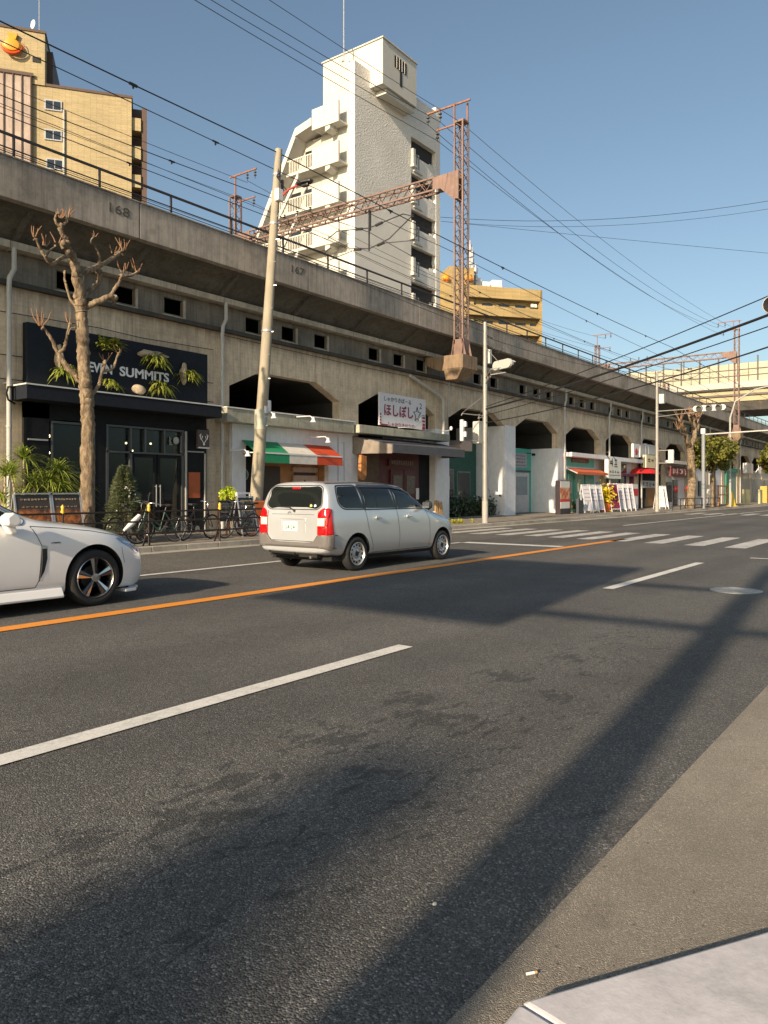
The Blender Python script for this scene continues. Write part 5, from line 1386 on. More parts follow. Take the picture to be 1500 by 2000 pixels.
# signal hanging over the near lanes, seen at the right picture edge
t = thing('signal_pole', 'signal with black lens hood poking in at the right picture edge', 'signal pole', (17.9, -1.2, 0), 'signal poles at the crossing')
b = MB(); b.tube([(17.9,-1.2,0),(17.9,-1.2,7.6)], [.12,.08], 14); mk('shaft', b, m_steel, t, smooth=50)
hc = FXp(1512, 598, 17.6)
b = MB(); b.tube([(17.9,-1.2,hc.z+.25),(17.7,hc.y-.1,hc.z+.22)], .04, 8); mk('arm', b, m_steel, t)
b = MB(); b.lathe([(.0,.0),(.17,.0),(.19,-.06),(.19,-.2),(.175,-.21),(.17,-.05)], hc, 'x', 24); b.box(hc.x-.02,hc.x+.12,hc.y-1.1,hc.y+.0,hc.z-.2,hc.z+.2); mk('signal_head', b, m_sigw, t, smooth=40)
b = MB(); b.lathe([(0,-.06),(.165,-.06),(.165,-.205),(.0,-.07)], hc, 'x', 24); mk('lens_hood', b, P('hood_black', (.012,.012,.012), .6), t)

# ---------------------------------------------------------------- trees
def barkmat(name, c1, c2):
    t = NT(name); v = t.noise(7, 6, .7, t.mapped((1,1,.35)), .5); w_ = t.noise(22, 5, .7, t.mapped((1,1,.4)))
    c = t.mix(t.ramp(v, [(.38,0),(.6,1)]), c1, c2); c = t.mix(1.0, c, t.ramp(w_, [(.35,.6),(.65,1.15)]), 'MULTIPLY')
    t.set(col=c, rough=.9); t.bump(t.math('ADD', v, t.math('MULTIPLY', w_, .6)), .9, .03); return t.m
m_treebark = barkmat('plane_bark', (.33,.25,.16), (.13,.09,.055))
m_twig = P('twig_orange', (.28,.15,.08), .8, var=.3, scale=20)
def limb(b, pts, radii, rnd, n=10, m=0, wob=.04, sub=4):
    P_ = [Vector(p) for p in pts]; out = []; rr = []
    for i in range(len(P_)-1):
        p0 = P_[max(i-1,0)]; p1 = P_[i]; p2 = P_[i+1]; p3 = P_[min(i+2,len(P_)-1)]
        for j in range(sub):
            q = j/sub; a = .5*((2*p1)+(-p0+p2)*q+(2*p0-5*p1+4*p2-p3)*q*q+(-p0+3*p1-3*p2+p3)*q**3)
            ra = radii[i]*(1-q)+radii[i+1]*q
            a += Vector((rnd.uniform(-1,1),rnd.uniform(-1,1),rnd.uniform(-.5,.5)))*wob*ra*2.2
            out.append(a); rr.append(ra*rnd.uniform(.92,1.1))
    out.append(P_[-1]); rr.append(radii[-1]); b.tube(out, rr, n, m)
def pruned_tree(name, lab, base, limbs, twigs, trunk_r, seed, group=None, twig_len=.35):
    """limbs: list of (points, r0, r1) in world coords; knuckle at each end with upright shoots"""
    rnd = random.Random(seed); t = thing(name, lab, 'tree', base, group); tws = 1 if trunk_r < .3 else 1.6
    b = MB()
    for k, (pts, r0, r1) in enumerate(limbs):
        n = len(pts); limb(b, pts, [r0+(r1-r0)*i/(n-1) for i in range(n)], rnd, 26 if k == 0 else 12, 0, .10 if k else .05, 14 if k == 0 else 6)
        if k:
            b.ball(pts[-1], r1*1.35, sub=2, jit=.6)
            for q_ in range(4): b.ball(pts[-1]+Vector((rnd.uniform(-1.3,1.3)*r1,rnd.uniform(-1,1)*r1,rnd.uniform(-1.8,.6)*r1)), r1*rnd.uniform(.6,.95), sub=2, jit=.6)
            for q_ in range(3):
                i_ = rnd.randrange(1, n); p_ = Vector(pts[i_-1]).lerp(Vector(pts[i_]), rnd.random()); b.ball(p_ + Vector((rnd.uniform(-.5,.5)*r0,-.3*r0,0)), r0*rnd.uniform(.5,.9), sub=2, jit=.6)
    for v in b.bm.verts:
        q_ = v.co*Vector((1,1,.45)) if False else Vector((v.co.x*9, v.co.y*9, v.co.z*4)); v.co += (noise.noise_vector(q_)*.013 + noise.noise_vector(q_*3.1)*.009)*(1 if trunk_r < .3 else 2)
    mk('trunk', b, m_treebark, t, smooth=75)
    for p, n, L_ in twigs:
        b = MB()
        for i in range(n):
            a = rnd.uniform(0, 6.28); q_ = rnd.uniform(.15,.75); s_ = Vector((math.cos(a)*q_, math.sin(a)*q_, 1)).normalized(); l_ = L_*rnd.uniform(.35,.85)
            p0 = Vector(p) + Vector((math.cos(a)*.04, math.sin(a)*.04, 0)); p1 = p0 + s_*l_*.5 + Vector((rnd.uniform(-.03,.03),0,0)); p2 = p0 + s_*l_ + Vector((0,0,l_*.1))
            b.tube([p0, p1, p2], [.014*tws,.011*tws,.006*tws], 5)
        mk('twig', b, m_twig, t, smooth=60)
    return t
TY = 16.2
def T(px, py, y=TY): return FYp(px, py, y)
def TL(*pp): return [T(a, c, TY+(d_ if d_ else 0)) for a, c, d_ in pp]
base = Vector((fx(170,TY), TY, .12))
L_ = [([base, T(171,940), T(172,820), T(167,760), T(163,690), T(160,620), T(157,585)], .165, .12),
  ([T(157,590), T(152,545), T(146,515), T(136,492,TY-.1), T(126,478,TY-.15)], .13, .075),
  (TL((136,500,-.1),(118,505,-.2),(103,516,-.25),(90,505,-.3),(80,488,-.3),(70,468,-.35)), 0.048, 0.026),
  (TL((90,503,-.3),(97,490,-.3),(108,480,-.2)), 0.026, 0.018),
  (TL((136,492,-.1),(128,470,0),(120,452,0),(118,440,0)), 0.053, 0.044),
  (TL((118,445,0),(108,430,0),(112,416,.1)), 0.031, 0.018),
  (TL((120,445,0),(130,432,.1),(130,422,.1)), 0.031, 0.018),
  (TL((150,535,0),(175,527,.1),(192,520,.2),(208,512,.2),(228,498,.3),(240,490,.35)), 0.066, 0.040),
  (TL((192,522,.2),(195,505,.1),(188,485,0),(178,472,-.1),(184,462,-.1)), 0.035, 0.018),
  (TL((158,595,0),(170,572,.1),(188,558,.2),(195,545,.2),(194,530,.2)), 0.066, 0.044),
  (TL((165,600,0),(190,590,-.2),(212,580,-.3),(222,582,-.3)), 0.075, 0.062),
  (TL((212,580,-.3),(226,562,-.3),(233,550,-.3),(238,538,-.35)), 0.044, 0.035),
  (TL((238,540,-.35),(256,538,-.3),(268,532,-.3)), 0.040, 0.026),
  (TL((156,605,0),(138,585,.3),(128,550,.3),(127,530,.3)), 0.040, 0.022),
  (TL((174,770,0),(158,745,.1),(130,715,.2),(112,688,.3),(100,660,.3),(84,640,.3)), 0.088, 0.026),
  (TL((112,690,.3),(125,680,.2),(132,650,.2),(136,632,.2)), 0.040, 0.022),
  (TL((176,775,0),(192,752,-.1),(200,725,-.2),(206,706,-.2)), 0.048, 0.031),
  (TL((200,725,-.2),(220,720,-.2),(228,700,-.2),(232,690,-.2)), 0.035, 0.022),
  (TL((155,640,0),(140,640,.1),(134,652,.1)), 0.018, 0.013)]
tw_ = []
for (px_, py_, n, l_) in ((118,425,5,.35),(131,425,4,.35),(66,462,4,.3),(112,474,3,.3),(86,480,4,.3),(184,462,3,.2),(222,495,3,.3),(242,488,6,.4),(240,532,5,.45),(268,530,6,.4),(80,636,6,.45),(136,630,4,.3),(206,704,4,.3),(232,690,3,.3),(150,520,2,.2)):
    tw_.append((T(px_, py_), n, l_))
pruned_tree('plane_tree', 'bare pollarded plane tree with stubby knuckled branches in front of the black cafe', base, L_, tw_, .2, 4, 'pollarded street trees')
# second bare tree, further down
b2 = Vector((60.2, 15.9, .12)); rnd = random.Random(9)
Q = lambda px_, py_, d_=0: FYp(px_, py_, 15.9+d_)
L2 = [([b2, Q(1351,940), Q(1349,890), Q(1347,868)], .34, .24),
  ([Q(1347,872), Q(1342,862), Q(1340,850), Q(1334,835), Q(1329,822)], .2, .10), ([Q(1347,872), Q(1355,858), Q(1357,840), Q(1355,822), Q(1352,808)], .2, .09),
  ([Q(1356,852), Q(1363,835), Q(1364,818), Q(1372,806)], .14, .07), ([Q(1340,850), Q(1330,846), Q(1326,838)], .09, .07), ([Q(1357,840), Q(1348,822), Q(1346,812)], .08, .06)]
tw2 = [(Q(a, c), 9, 1.0) for a, c in ((1329,822),(1326,838),(1346,812),(1352,808),(1362,815),(1372,806),(1357,822))]
pruned_tree('plane_tree', 'bare pollarded tree further down the road beside the round evergreen', b2, L2, tw2, .4, 6, 'pollarded street trees', 1.0)

def leafy(name, lab, base, crown_c, crown_r, n, leaf, mt_, trunk_r, seed, cat='tree', clumps=40, group=None, m_tr=None, flat=.9):
    rnd = random.Random(seed); t = thing(name, lab, cat, base, group)
    b = MB(); c = Vector(crown_c); base = Vector(base)
    b.tube([base, base*.5+c*.5 + Vector((.05,0,0)), c], [trunk_r, trunk_r*.8, trunk_r*.4], 9)
    for i in range(7):
        a = rnd.uniform(0,6.28); e = c + Vector((math.cos(a)*crown_r[0]*.6, math.sin(a)*crown_r[1]*.6, rnd.uniform(-.3,.6)*crown_r[2]))
        b.tube([base*.35+c*.65, e], [trunk_r*.4, trunk_r*.12], 6)
    mk('trunk', b, m_tr or m_treebark, t, smooth=60)
    b = MB(); cl = []
    for i in range(clumps):
        while True:
            v = Vector((rnd.uniform(-1,1), rnd.uniform(-1,1), rnd.uniform(-1,1)))
            if .35 < v.length < 1: break
        k = .72 + .4*abs(noise.noise(v*1.7 + Vector((seed,0,0))))
        cl.append((c + Vector((v.x*crown_r[0]*k, v.y*crown_r[1]*k, v.z*crown_r[2]*k)), rnd.uniform(.55,1.1)))
    rc = min(crown_r)*.36
    for i in range(n):
        cc, s_ = cl[i % clumps]
        v = Vector((rnd.gauss(0,1), rnd.gauss(0,1), rnd.gauss(0,1))); v = v.normalized() * rc * s_ * rnd.uniform(.3,1)**.5
        p = cc + v; nrm_ = (v.normalized() + Vector((rnd.uniform(-.7,.7), rnd.uniform(-.7,.7), rnd.uniform(-.2,.9)))).normalized()
        u = nrm_.orthogonal().normalized(); u = Matrix.Rotation(rnd.uniform(0,6.28), 3, nrm_) @ u; w__ = nrm_.cross(u); l_ = leaf*rnd.uniform(.6,1.25)
        b.face([p-u*l_*.5, p+w__*l_*.28+nrm_*l_*.06, p+u*l_*.5, p-w__*l_*.28+nrm_*l_*.06])
    mk('crown', b, mt_, t, recalc=False); return t
m_camph = leafmat('leaf_evergreen', (.05,.07,.012), (.27,.25,.035)); 
c1 = FYp(1393, 882, 16.0)
leafy('evergreen_tree', 'round clipped evergreen street tree with olive leaves in front of the white units', (c1.x, 16.0, .12), c1, (4.2, 2.0, 1.75), 9000, .30, m_camph, .22, 3, clumps=90, group='evergreen street trees')
c2 = FYp(1512, 896, 16.0)
leafy('evergreen_tree', 'dark evergreen tree cut off by the right picture edge', (c2.x, 16.0, .12), (c2.x, 16, c2.z+.2), (4.0, 1.7, 1.9), 4000, .4, m_camph, .22, 5, clumps=50, group='evergreen street trees')
# potted greenery by the cafe
m_pot = P('pot_dark', (.05,.045,.04), .7); m_terra = P('pot_terracotta', (.42,.16,.07), .8)
m_dra = leafmat('leaf_spiky', (.10,.17,.03), (.50,.56,.10))
def spiky(name, lab, x, y, heads, L_, n, seed, mt_=m_dra, wid=.035, pot=True):
    rnd = random.Random(seed); t = thing(name, lab, 'plant', (x, y, .12), None)
    if pot: b = MB(); b.lathe([(.14,0),(.20,.32),(.18,.32),(.17,.28),(.0,.28)], (x,y,.12), n=16); mk('pot', b, m_pot, t, smooth=40)
    b = MB()
    for (dx, dy, z) in heads: b.tube([(x,y,.3),(x+dx*.5,y+dy*.5,(z+.3)*.5),(x+dx,y+dy,z)], [.05,.035,.03], 7)
    mk('stem', b, m_bark, t)
    b = MB()
    for (dx, dy, z) in heads: blades(b, (x+dx,y+dy,z), n, L_, wid, rnd, up=1.05, droop=1.1, seg=5)
    mk('leaf', b, mt_, t, recalc=False)
    return t
PX = lambda px_, y: fx(px_, y)
spiky('spiky_plant', 'tall spiky dracaena right behind the white car windscreen', PX(47,17.6), 17.6, [(0,0,2.15),(-.25,.1,1.8),(.2,-.1,1.5),(.1,.2,1.15)], 1.0, 90, 31)
spiky('spiky_plant', 'full arching spiky plant just left of the bare tree trunk', PX(112,17.6), 17.6, [(0,0,1.85),(.2,.1,1.65),(-.2,.0,1.6),(0,-.1,1.35),(.1,-.1,.9)], 1.0, 130, 32)
spiky('spiky_plant', 'lower dark spiky plant between the two big ones', PX(78,17.9), 17.9, [(0,0,1.0),(.1,.1,.7)], .8, 60, 33)
spiky('spiky_plant', 'spiky plant at the far left picture edge', PX(10,17.4), 17.4, [(0,0,1.75),(.0,.1,1.2)], .8, 60, 34)
m_fir = leafmat('leaf_fir', (.05,.075,.035), (.24,.26,.13))
xf_ = PX(243,16.9); rnd = random.Random(13)
t = thing('decorated_fir', 'small decorated fir tree with silver baubles right of the bare trunk', 'christmas tree', (xf_,16.9,.12))
b = MB(); b.tube([(xf_,16.9,.12),(xf_,16.9,1.9)], [.03,.006], 7); mk('trunk', b, P('fir_trunk', (.05,.035,.02), .9), t)
b = MB()
for i in range(11000):
    h_ = rnd.random()**.85; a_ = rnd.uniform(0,6.28); rr_ = .50*(1-h_)**.52 + .03; rr_ *= (.82+.45*noise.noise(Vector((h_*6, math.cos(a_)*2, math.sin(a_)*2)))); a = a_; q = rr_*rnd.uniform(.5,1.08)
    p = Vector((xf_+math.cos(a)*q, 16.9+math.sin(a)*q, .32+h_*1.72)); d_ = Vector((math.cos(a)*.8+rnd.uniform(-.5,.5), math.sin(a)*.8+rnd.uniform(-.5,.5), rnd.uniform(-.3,.6))).normalized(); s_ = d_.orthogonal().normalized()
    l_ = rnd.uniform(.05,.11); b.face([p-s_*.012, p+s_*.012, p+d_*l_])
mk('crown', b, m_fir, t, recalc=False)
b = MB()
for i in range(46):
    h_ = rnd.random(); rr_ = .5*(1-h_)**.75+.03; a = rnd.uniform(math.pi*.8, math.pi*2.1); b.ball((xf_+math.cos(a)*rr_, 16.9+math.sin(a)*rr_, .35+h_*1.65), rnd.uniform(.018,.034), sub=1)
mk('bauble', b, P('bauble_silver', (.75,.73,.66), .25, .6, var=0), t)
b = MB(); b.lathe([(.16,0),(.2,.25),(.0,.25)], (xf_,16.9,.12), n=14); mk('pot', b, m_pot, t)
# dried brown plant and lime shrub, low tufts
xx = PX(278,16.6); spiky('dry_plant', 'orange brown dried plant leaning beside the decorated fir', xx, 16.6, [(0,0,.95),(.12,0,.8)], .38, 40, 36, m_dry, .09)
m_lime = leafmat('leaf_lime', (.30,.40,.02), (.62,.70,.06))
lx = PX(450,18.0)
leafy('lime_shrub', 'bright lime green shrub at the left of the flag awning restaurant', (lx,18.0,.12), (lx,18.0,1.28), (.34,.3,.30), 700, .15, m_lime, .03, 8, cat='shrub', clumps=16)
m_ygrass = leafmat('leaf_yellowgreen', (.32,.34,.03), (.66,.60,.08))
t = thing('grass_tuft', 'low yellow green grassy clump at the kerb in front of the green shop', 'plant', (PX(902,16.0),16.0,.12)); b = MB()
rnd = random.Random(44)
for i in range(9): blades(b, (PX(902,16.0)+rnd.uniform(-.75,.6),16.0+rnd.uniform(-.3,.3),.12), 26, .42, .03, rnd, up=1.1, droop=.8)
mk('blade', b, m_ygrass, t, recalc=False)
t = thing('yellow_flowers', 'yellow flowering plant in an orange pot among the leaning boards', 'plant', (PX(1181,17.6),17.6,.12)); x_ = PX(1181,17.6)
b = MB(); b.lathe([(.3,0),(.4,.55),(.0,.5)], (x_,17.6,.12), n=14); mk('pot', b, P('pot_orange', (.6,.12,.03), .7), t)
b = MB()
for i in range(500):
    v = Vector((rnd.gauss(0,.3), rnd.gauss(0,.25), rnd.gauss(0,.33))); p = Vector((x_,17.6,1.15)) + v; u = Vector((rnd.uniform(-1,1),rnd.uniform(-1,1),rnd.uniform(-1,1))).normalized()*.09; w__ = u.orthogonal().normalized()*.07
    b.face([p-u, p+w__, p+u, p-w__])
mk('foliage', b, leafmat('leaf_yellow', (.45,.33,.01), (.75,.6,.03)), t, recalc=False)
t = thing('potted_shrub', 'dark potted shrubs crowded in front of the recessed green shop', 'plant', (33.6,19.5,.12)); b = MB()
for i in range(2200):
    p = Vector((rnd.uniform(31.5,36.2), 19.7+rnd.gauss(0,.2), .15+abs(rnd.gauss(0,.42)))); u = Vector((rnd.uniform(-1,1),rnd.uniform(-1,1),rnd.uniform(-1,1))).normalized()*.10; w__ = u.orthogonal().normalized()*.06
    b.face([p-u, p+w__, p+u, p-w__])
mk('foliage', b, leafmat('leaf_dark', (.02,.04,.015), (.10,.13,.04)), t, recalc=False)
# ---------------------------------------------------------------- pavement furniture
m_fence = P('fence_brown', (.035,.025,.02), .5, .3, var=.15)
fn = thing('pipe_fence', 'dark pipe fence with three rails along the kerb behind the parked bicycles', 'fence', (12, 15.15, .12))
xa, xb = 8.9, 15.3; pitch = 2.17
b = MB()
for z in (.42, .70, .93): b.tube([(7.2,15.15,z),(17.3,15.15,z)], .021, 8)
mk('rail', b, m_fence, fn, smooth=50)
for i in range(-1, 3):
    x = 11.20 + pitch*i; b = MB(); b.tube([(x,15.15,.12),(x,15.15,.93)], .024, 8); b.tube([(x-.09,15.25,.12),(x-.02,15.16,.55)], .022, 8); b.tube([(x+.09,15.25,.12),(x+.02,15.16,.55)], .022, 8); mk('post', b, m_fence, fn, smooth=50)
b = MB()
for i in range(-1, 3): x = 11.20 + pitch*i; b.lathe([(.03,0),(.045,.03),(.03,.10),(.04,.14),(.01,.19)], (x,15.15,.93), n=10)
mk_each('post_cap', b, P('cap_yellow', (.72,.45,.05), .5), fn, smooth=50)
fn2 = thing('pipe_fence', 'far pipe fence below the second bare tree', 'fence', (60, 15.1, .12))
b = MB()
for z in (.42,.9): b.tube([(53,15.1,z),(66,15.1,z)], .03, 6)
for i in range(8): b.tube([(53+i*1.85,15.1,.12),(53+i*1.85,15.1,.9)], .03, 6)
mk('rail', b, m_fence, fn2)
t = thing('bike_barrier', 'orange upright pipe barrier on the pavement before the white unit', 'barrier', (66.5, 16.8, .12))
b = MB(); xo0, xo1 = PX(1403,16.8), PX(1419,16.8); b.tube([(xo0,16.8,.12),(xo0,16.8,1.9),(xo1,16.8,1.9),(xo1,16.8,.12)], .07, 8); b.tube([(xo0,16.8,1.1),(xo1,16.8,1.1)], .05, 8); mk('tube', b, P('pipe_orange', (.62,.22,.03), .5), t)
b = MB(); b.box(PX(1385,17.2), PX(1400,17.2), 17.0, 17.4, .12, 2.0); solo('white_cabinet', b, m_white, 'white upright cabinet on the pavement left of the orange frame', 'cabinet', bevel=.03)
# bicycles ---------------------------------------------------------------
m_tyre = P('tyre_black', (.018,.018,.018), .8, var=.15); m_chr = P('chrome', (.55,.55,.56), .22, .95, var=0)
def bicycle(name, lab, loc, rz, col, basket=False, lean=0, mirror=1, seat_h=.92, drop=True):
    t = thing(name, lab, 'bicycle', (0,0,0), 'bicycles parked behind the fence')
    fr = P('bike_%s' % col[0], col[1], .35, .1, var=.05, coat=.4); r_ = .335; wb = .53
    for sx_ in (-wb, wb):
        b = MB(); b.torus((sx_,0,r_), r_-.018, .018, 'y', 40, 8); w_ = mk('wheel', b, m_tyre, t, smooth=50)
        b = MB(); b.torus((sx_,0,r_), r_-.042, .009, 'y', 36, 6)
        for i in range(20):
            a = 2*math.pi*i/20; b.tube([(sx_+math.cos(a+.25)*.02, .03*(1 if i%2 else -1), r_+math.sin(a+.25)*.02),(sx_+math.cos(a)*(r_-.045),0,r_+math.sin(a)*(r_-.045))], .0016, 3, cap=False)
        b.lathe([(.018,-.04),(.018,.04)], (sx_,0,r_), 'y', 10); mk('rim', b, m_chr, w_, smooth=50)
    bbx, bbz = -.07, .29; st = (-.20,0,.80); hd = (.34,0,.80); hb = (.37,0,.70)
    b = MB()
    b.tube([(bbx,0,bbz), st], .016, 8); b.tube([st, (hd[0],0,hd[2]-.02)], .015, 8) if drop else b.tube([(bbx-.04,0,.42),(.36,0,.72)], .018, 8)
    b.tube([(bbx,0,bbz), hb], .018, 8); b.tube([(.33,0,.85), hb, (.40,0,.62)], .019, 8)
    for s_ in (-1,1):
        b.tube([(bbx,s_*.02,bbz),(-wb,s_*.05,r_)], .010, 6); b.tube([(-.19,s_*.015,.76),(-wb,s_*.05,r_)], .009, 6)
        b.tube([(.39,s_*.03,.66),(.44,s_*.045,.5),(wb,s_*.05,r_)], .011, 6)
    mk('frame', b, fr, t, smooth=50)
    b = MB(); b.tube([st, (-.225,0,seat_h)], .012, 8); mk('seat_post', b, m_chr, t)
    b = MB(); pts = [(-.36,-.07),(-.36,.07),(-.28,.08),(-.18,.03),(-.08,.018),(-.08,-.018),(-.18,-.03),(-.28,-.08)]
    b.prism(pts, 'z', seat_h, seat_h+.05); mk('saddle', b, P('saddle_black', (.02,.018,.016), .6), t, bevel=.015)
    b = MB(); b.tube([(.33,0,.84),(.32,0,.96),(.36,0,1.0)], .013, 8)
    if drop: b.tube([(.30,-.24,1.0),(.36,-.2,1.01),(.37,0,1.0),(.36,.2,1.01),(.30,.24,1.0)], .012, 8)
    else: b.tube([(.14,-.27,1.0),(.3,-.22,1.03),(.36,0,1.0),(.3,.22,1.03),(.14,.27,1.0)], .012, 8)
    mk('handlebar', b, m_chr, t, smooth=50)
    b = MB(); b.lathe([(.09,-.004),(.09,.004)], (bbx,-.045,bbz), 'y', 24); b.bar((bbx,-.06,bbz),(bbx+.1,-.06,bbz-.13), .018,.012); b.bar((bbx,.06,bbz),(bbx-.1,.06,bbz+.13), .018,.012)
    b.cbox((bbx+.1,-.10,bbz-.13), .09,.07,.02); b.cbox((bbx-.1,.10,bbz+.13), .09,.07,.02)
    b.bar((bbx,-.045,bbz+.09),(-wb,-.045,r_+.035),.005); b.bar((bbx,-.045,bbz-.09),(-wb,-.045,r_-.035),.005); mk('crank', b, m_chr, t)
    b = MB(); b.tube([(-wb+.02,.06,r_),(-.62,.16,.02)], .007, 6); mk('kickstand', b, m_chr, t)
    if basket:
        b = MB()
        for z in (.72,.80,.88,.96): b.tube([(.42,-.15,z),(.68,-.17,z),(.68,.17,z),(.42,.15,z),(.42,-.15,z)], .005, 4)
        for y in [-.15+.05*i for i in range(7)]: b.tube([(.42,y,.72),(.42,y,.96)], .004, 4); b.tube([(.68,y,.72),(.68,y,.96)], .004, 4)
        for x in (.48,.55,.62): b.tube([(x,-.16,.96),(x,-.16,.72),(x,.16,.72),(x,.16,.96)], .004, 4)
        mk('basket', b, m_sf, t)
    t.location = loc; t.rotation_euler = (R(lean), 0, rz); return t
def bx_(px_, y): return PX(px_, y)
bicycle('bicycle', 'dark green bicycle with upright handlebar seen side on behind the fence', (bx_(305,15.95), 15.95, .12), R(175), ('green', (.02,.06,.045)), lean=-6, drop=False)
bicycle('bicycle', 'black bicycle whose front wheel overlaps the green one', (bx_(385,16.15), 16.15, .12), R(8), ('black', (.015,.015,.017)), lean=5)
bicycle('bicycle', 'black city bicycle with chrome basket nearest the silver wagon', (bx_(466,15.95), 15.95, .12), R(183), ('dim', (.03,.03,.035)), basket=True, lean=-5, drop=False)
bicycle('bicycle', 'bicycle with pale wheel rims parked left of the decorated fir', (bx_(252,16.3), 16.3, .12), R(12), ('brown', (.12,.07,.04)), lean=6)
bicycle('bicycle', 'bicycle half hidden behind the rear corner of the silver wagon', (bx_(507,16.2), 16.2, .12), R(-10), ('navy', (.02,.025,.05)), lean=4)
for i, (x, y) in enumerate(((32.2,19.9),(33.2,20.0),(35.2,19.8))):
    bicycle('bicycle', ['left of the three dim bicycles inside the green shop arch','middle of the three dim bicycles inside the green shop arch','right of the three dim bicycles inside the green shop arch, beside the white pier'][i], (x, y, .15), R(80+10*i), ('black', (.015,.015,.017)), lean=3, drop=i != 1)
# pale parasol base / folded canvas leaning on the fence
b = MB(); b.tube([FYp(242,1036,15.4), FYp(256,1024,15.4), FYp(272,1008,15.5)], [.03,.07,.06], 8); solo('folded_cloth', b, m_white, 'rolled white cloth tied on the fence right of the white car bonnet', 'cloth', smooth=50)
# A-boards
def poster_mat(name, cols, bg, scale=9):
    t = NT(name); v = t.noise(scale, 4, .6); sp = t.n('ShaderNodeSeparateXYZ'); t.l(t.co, sp.inputs[0])
    band = t.math('MULTIPLY', t.ramp(t.noise(5, 3), [(.36, 0), (.5, 1)]), t.ramp(t.math('ABSOLUTE', t.math('SUBTRACT', sp.outputs[2], .68)), [(.16, 1), (.24, 0)])) if scale == 9 else t.ramp(t.noise(5, 3), [(.40, 0), (.55, 1)])
    c = t.mix(t.ramp(v, [(.4,0),(.6,1)]), cols[0], cols[1]); c = t.mix(band, bg, c); t.set(col=c, rough=.35); return t.m
m_post = poster_mat('poster_food', ((.50,.17,.03),(.16,.05,.015)), (.05,.035,.025))
def aboard(lab, xc, y, w_, h_, seed, face=m_post, frame=m_alu, tilt=.22, rz=0, foot=True, name='menu_board', textc=None, group='menu boards on the pavement', title=True):
    t = thing(name, lab, 'menu board', (0,0,0), group)
    b = MB()
    for s_ in ((-1,1) if foot else (-1,)):
        y0 = s_*tilt*h_; 
        for sx_ in (-1,1): b.bar((sx_*w_/2, y0, 0), (sx_*w_/2, 0, h_), .035, .03)
        b.bar((-w_/2, y0*.14, h_*.98-.0), (w_/2, y0*.14, h_*.98), .035, .03); b.bar((-w_/2, y0*.88, h_*.10), (w_/2, y0*.88, h_*.10), .03, .03)
    mk('frame', b, frame, t)
    b = MB(); y0 = -tilt*h_
    q = lambda z: y0*(1-z/h_)
    z0, z1 = h_*.11, h_*.96
    b.face([(-w_/2+.02,q(z0)-.005,z0),(w_/2-.02,q(z0)-.005,z0),(w_/2-.02,q(z1)-.005,z1),(-w_/2+.02,q(z1)-.005,z1)]); b.face([(-w_/2+.02,q(z0)+.01,z0),(w_/2-.02,q(z0)+.01,z0),(w_/2-.02,q(z1)+.01,z1),(-w_/2+.02,q(z1)+.01,z1)][::-1]); 
    pn = mk('panel', b, face, t, recalc=False)
    b = MB(); r = random.Random(seed)
    zz = h_*.86
    rows = [(zz, 8, .05)] + [(h_*(.74-.12*i), 6, .035) for i in range(2)] + [(h_*.25, 7, .05), (h_*.17, 7, .05)]
    if not title: rows = [(h_*(.8-.13*i), 4, .06) for i in range(4)]
    for z, n_, hh_ in rows:
        scribble(b, (-w_*.36, q(z)-.012, z), (1,0,0), w_*.72, hh_, n_, 0, seed=seed+int(z*90), off=(0,0,0), t_=.005)
    mk('lettering', b, textc or P('letter_cream', (.6,.5,.3), .6), pn)
    t.location = (xc, y, .12); t.rotation_euler = (0,0,rz); return t
aboard('left of the two framed menu boards behind the white car', PX(64,15.9), 15.9, .84, 1.26, 1)
aboard('right one of the two framed menu boards, touching the bare tree trunk', PX(126,15.9), 15.9, .72, 1.26, 2)
aboard('orange and black chalk menu board beside the leaning concrete pole', PX(478,16.3), 16.3, .6, 1.15, 3, face=poster_mat('poster_mix', ((.05,.05,.06),(.14,.13,.13)), (.03,.03,.035)))
b = MB(); x_ = PX(495,16.8); b.box(x_-.45, x_+.75, 16.62, 16.9, .12, 1.12); solo('orange_crate_stack', b, P('crate_orange', (.62,.15,.03), .6, var=.2), 'orange plastic panel stood on the pavement just left of the silver wagon', 'panel', bevel=.02)
for i, (px_, lab) in enumerate(((437,'wooden framed black board, left of the white easel'),(455,'dark board leaning between bicycles in front of the lime shrub'))):
    x_ = PX(px_, 16.7); t = thing('wooden_easel', lab, 'easel', (x_,16.7,.12), 'easels by the restaurant')
    b = MB(); b.bar((x_-.25,16.7,.12),(x_-.14,16.75,1.25),.04); b.bar((x_+.25,16.7,.12),(x_+.14,16.75,1.25),.04); mk('leg', b, P('wood_orange', (.45,.17,.05), .7, var=.3), t)
    b = MB(); b.cbox((x_,16.68,.85), .42,.03,.6); mk('slate', b, P('slate_dark', (.05,.055,.07), .7), t)
x_ = PX(478,16.9); t = thing('white_easel', 'white wooden easel frame in front of the restaurant', 'easel', (x_,16.9,.12), 'easels by the restaurant')
b = MB(); b.bar((x_-.30,16.8,.12),(x_-.24,17,1.35),.05); b.bar((x_+.36,16.8,.12),(x_+.28,17,1.35),.05); b.bar((x_-.24,17,1.35),(x_+.28,17,1.35),.05); mk('frame', b, m_white, t)
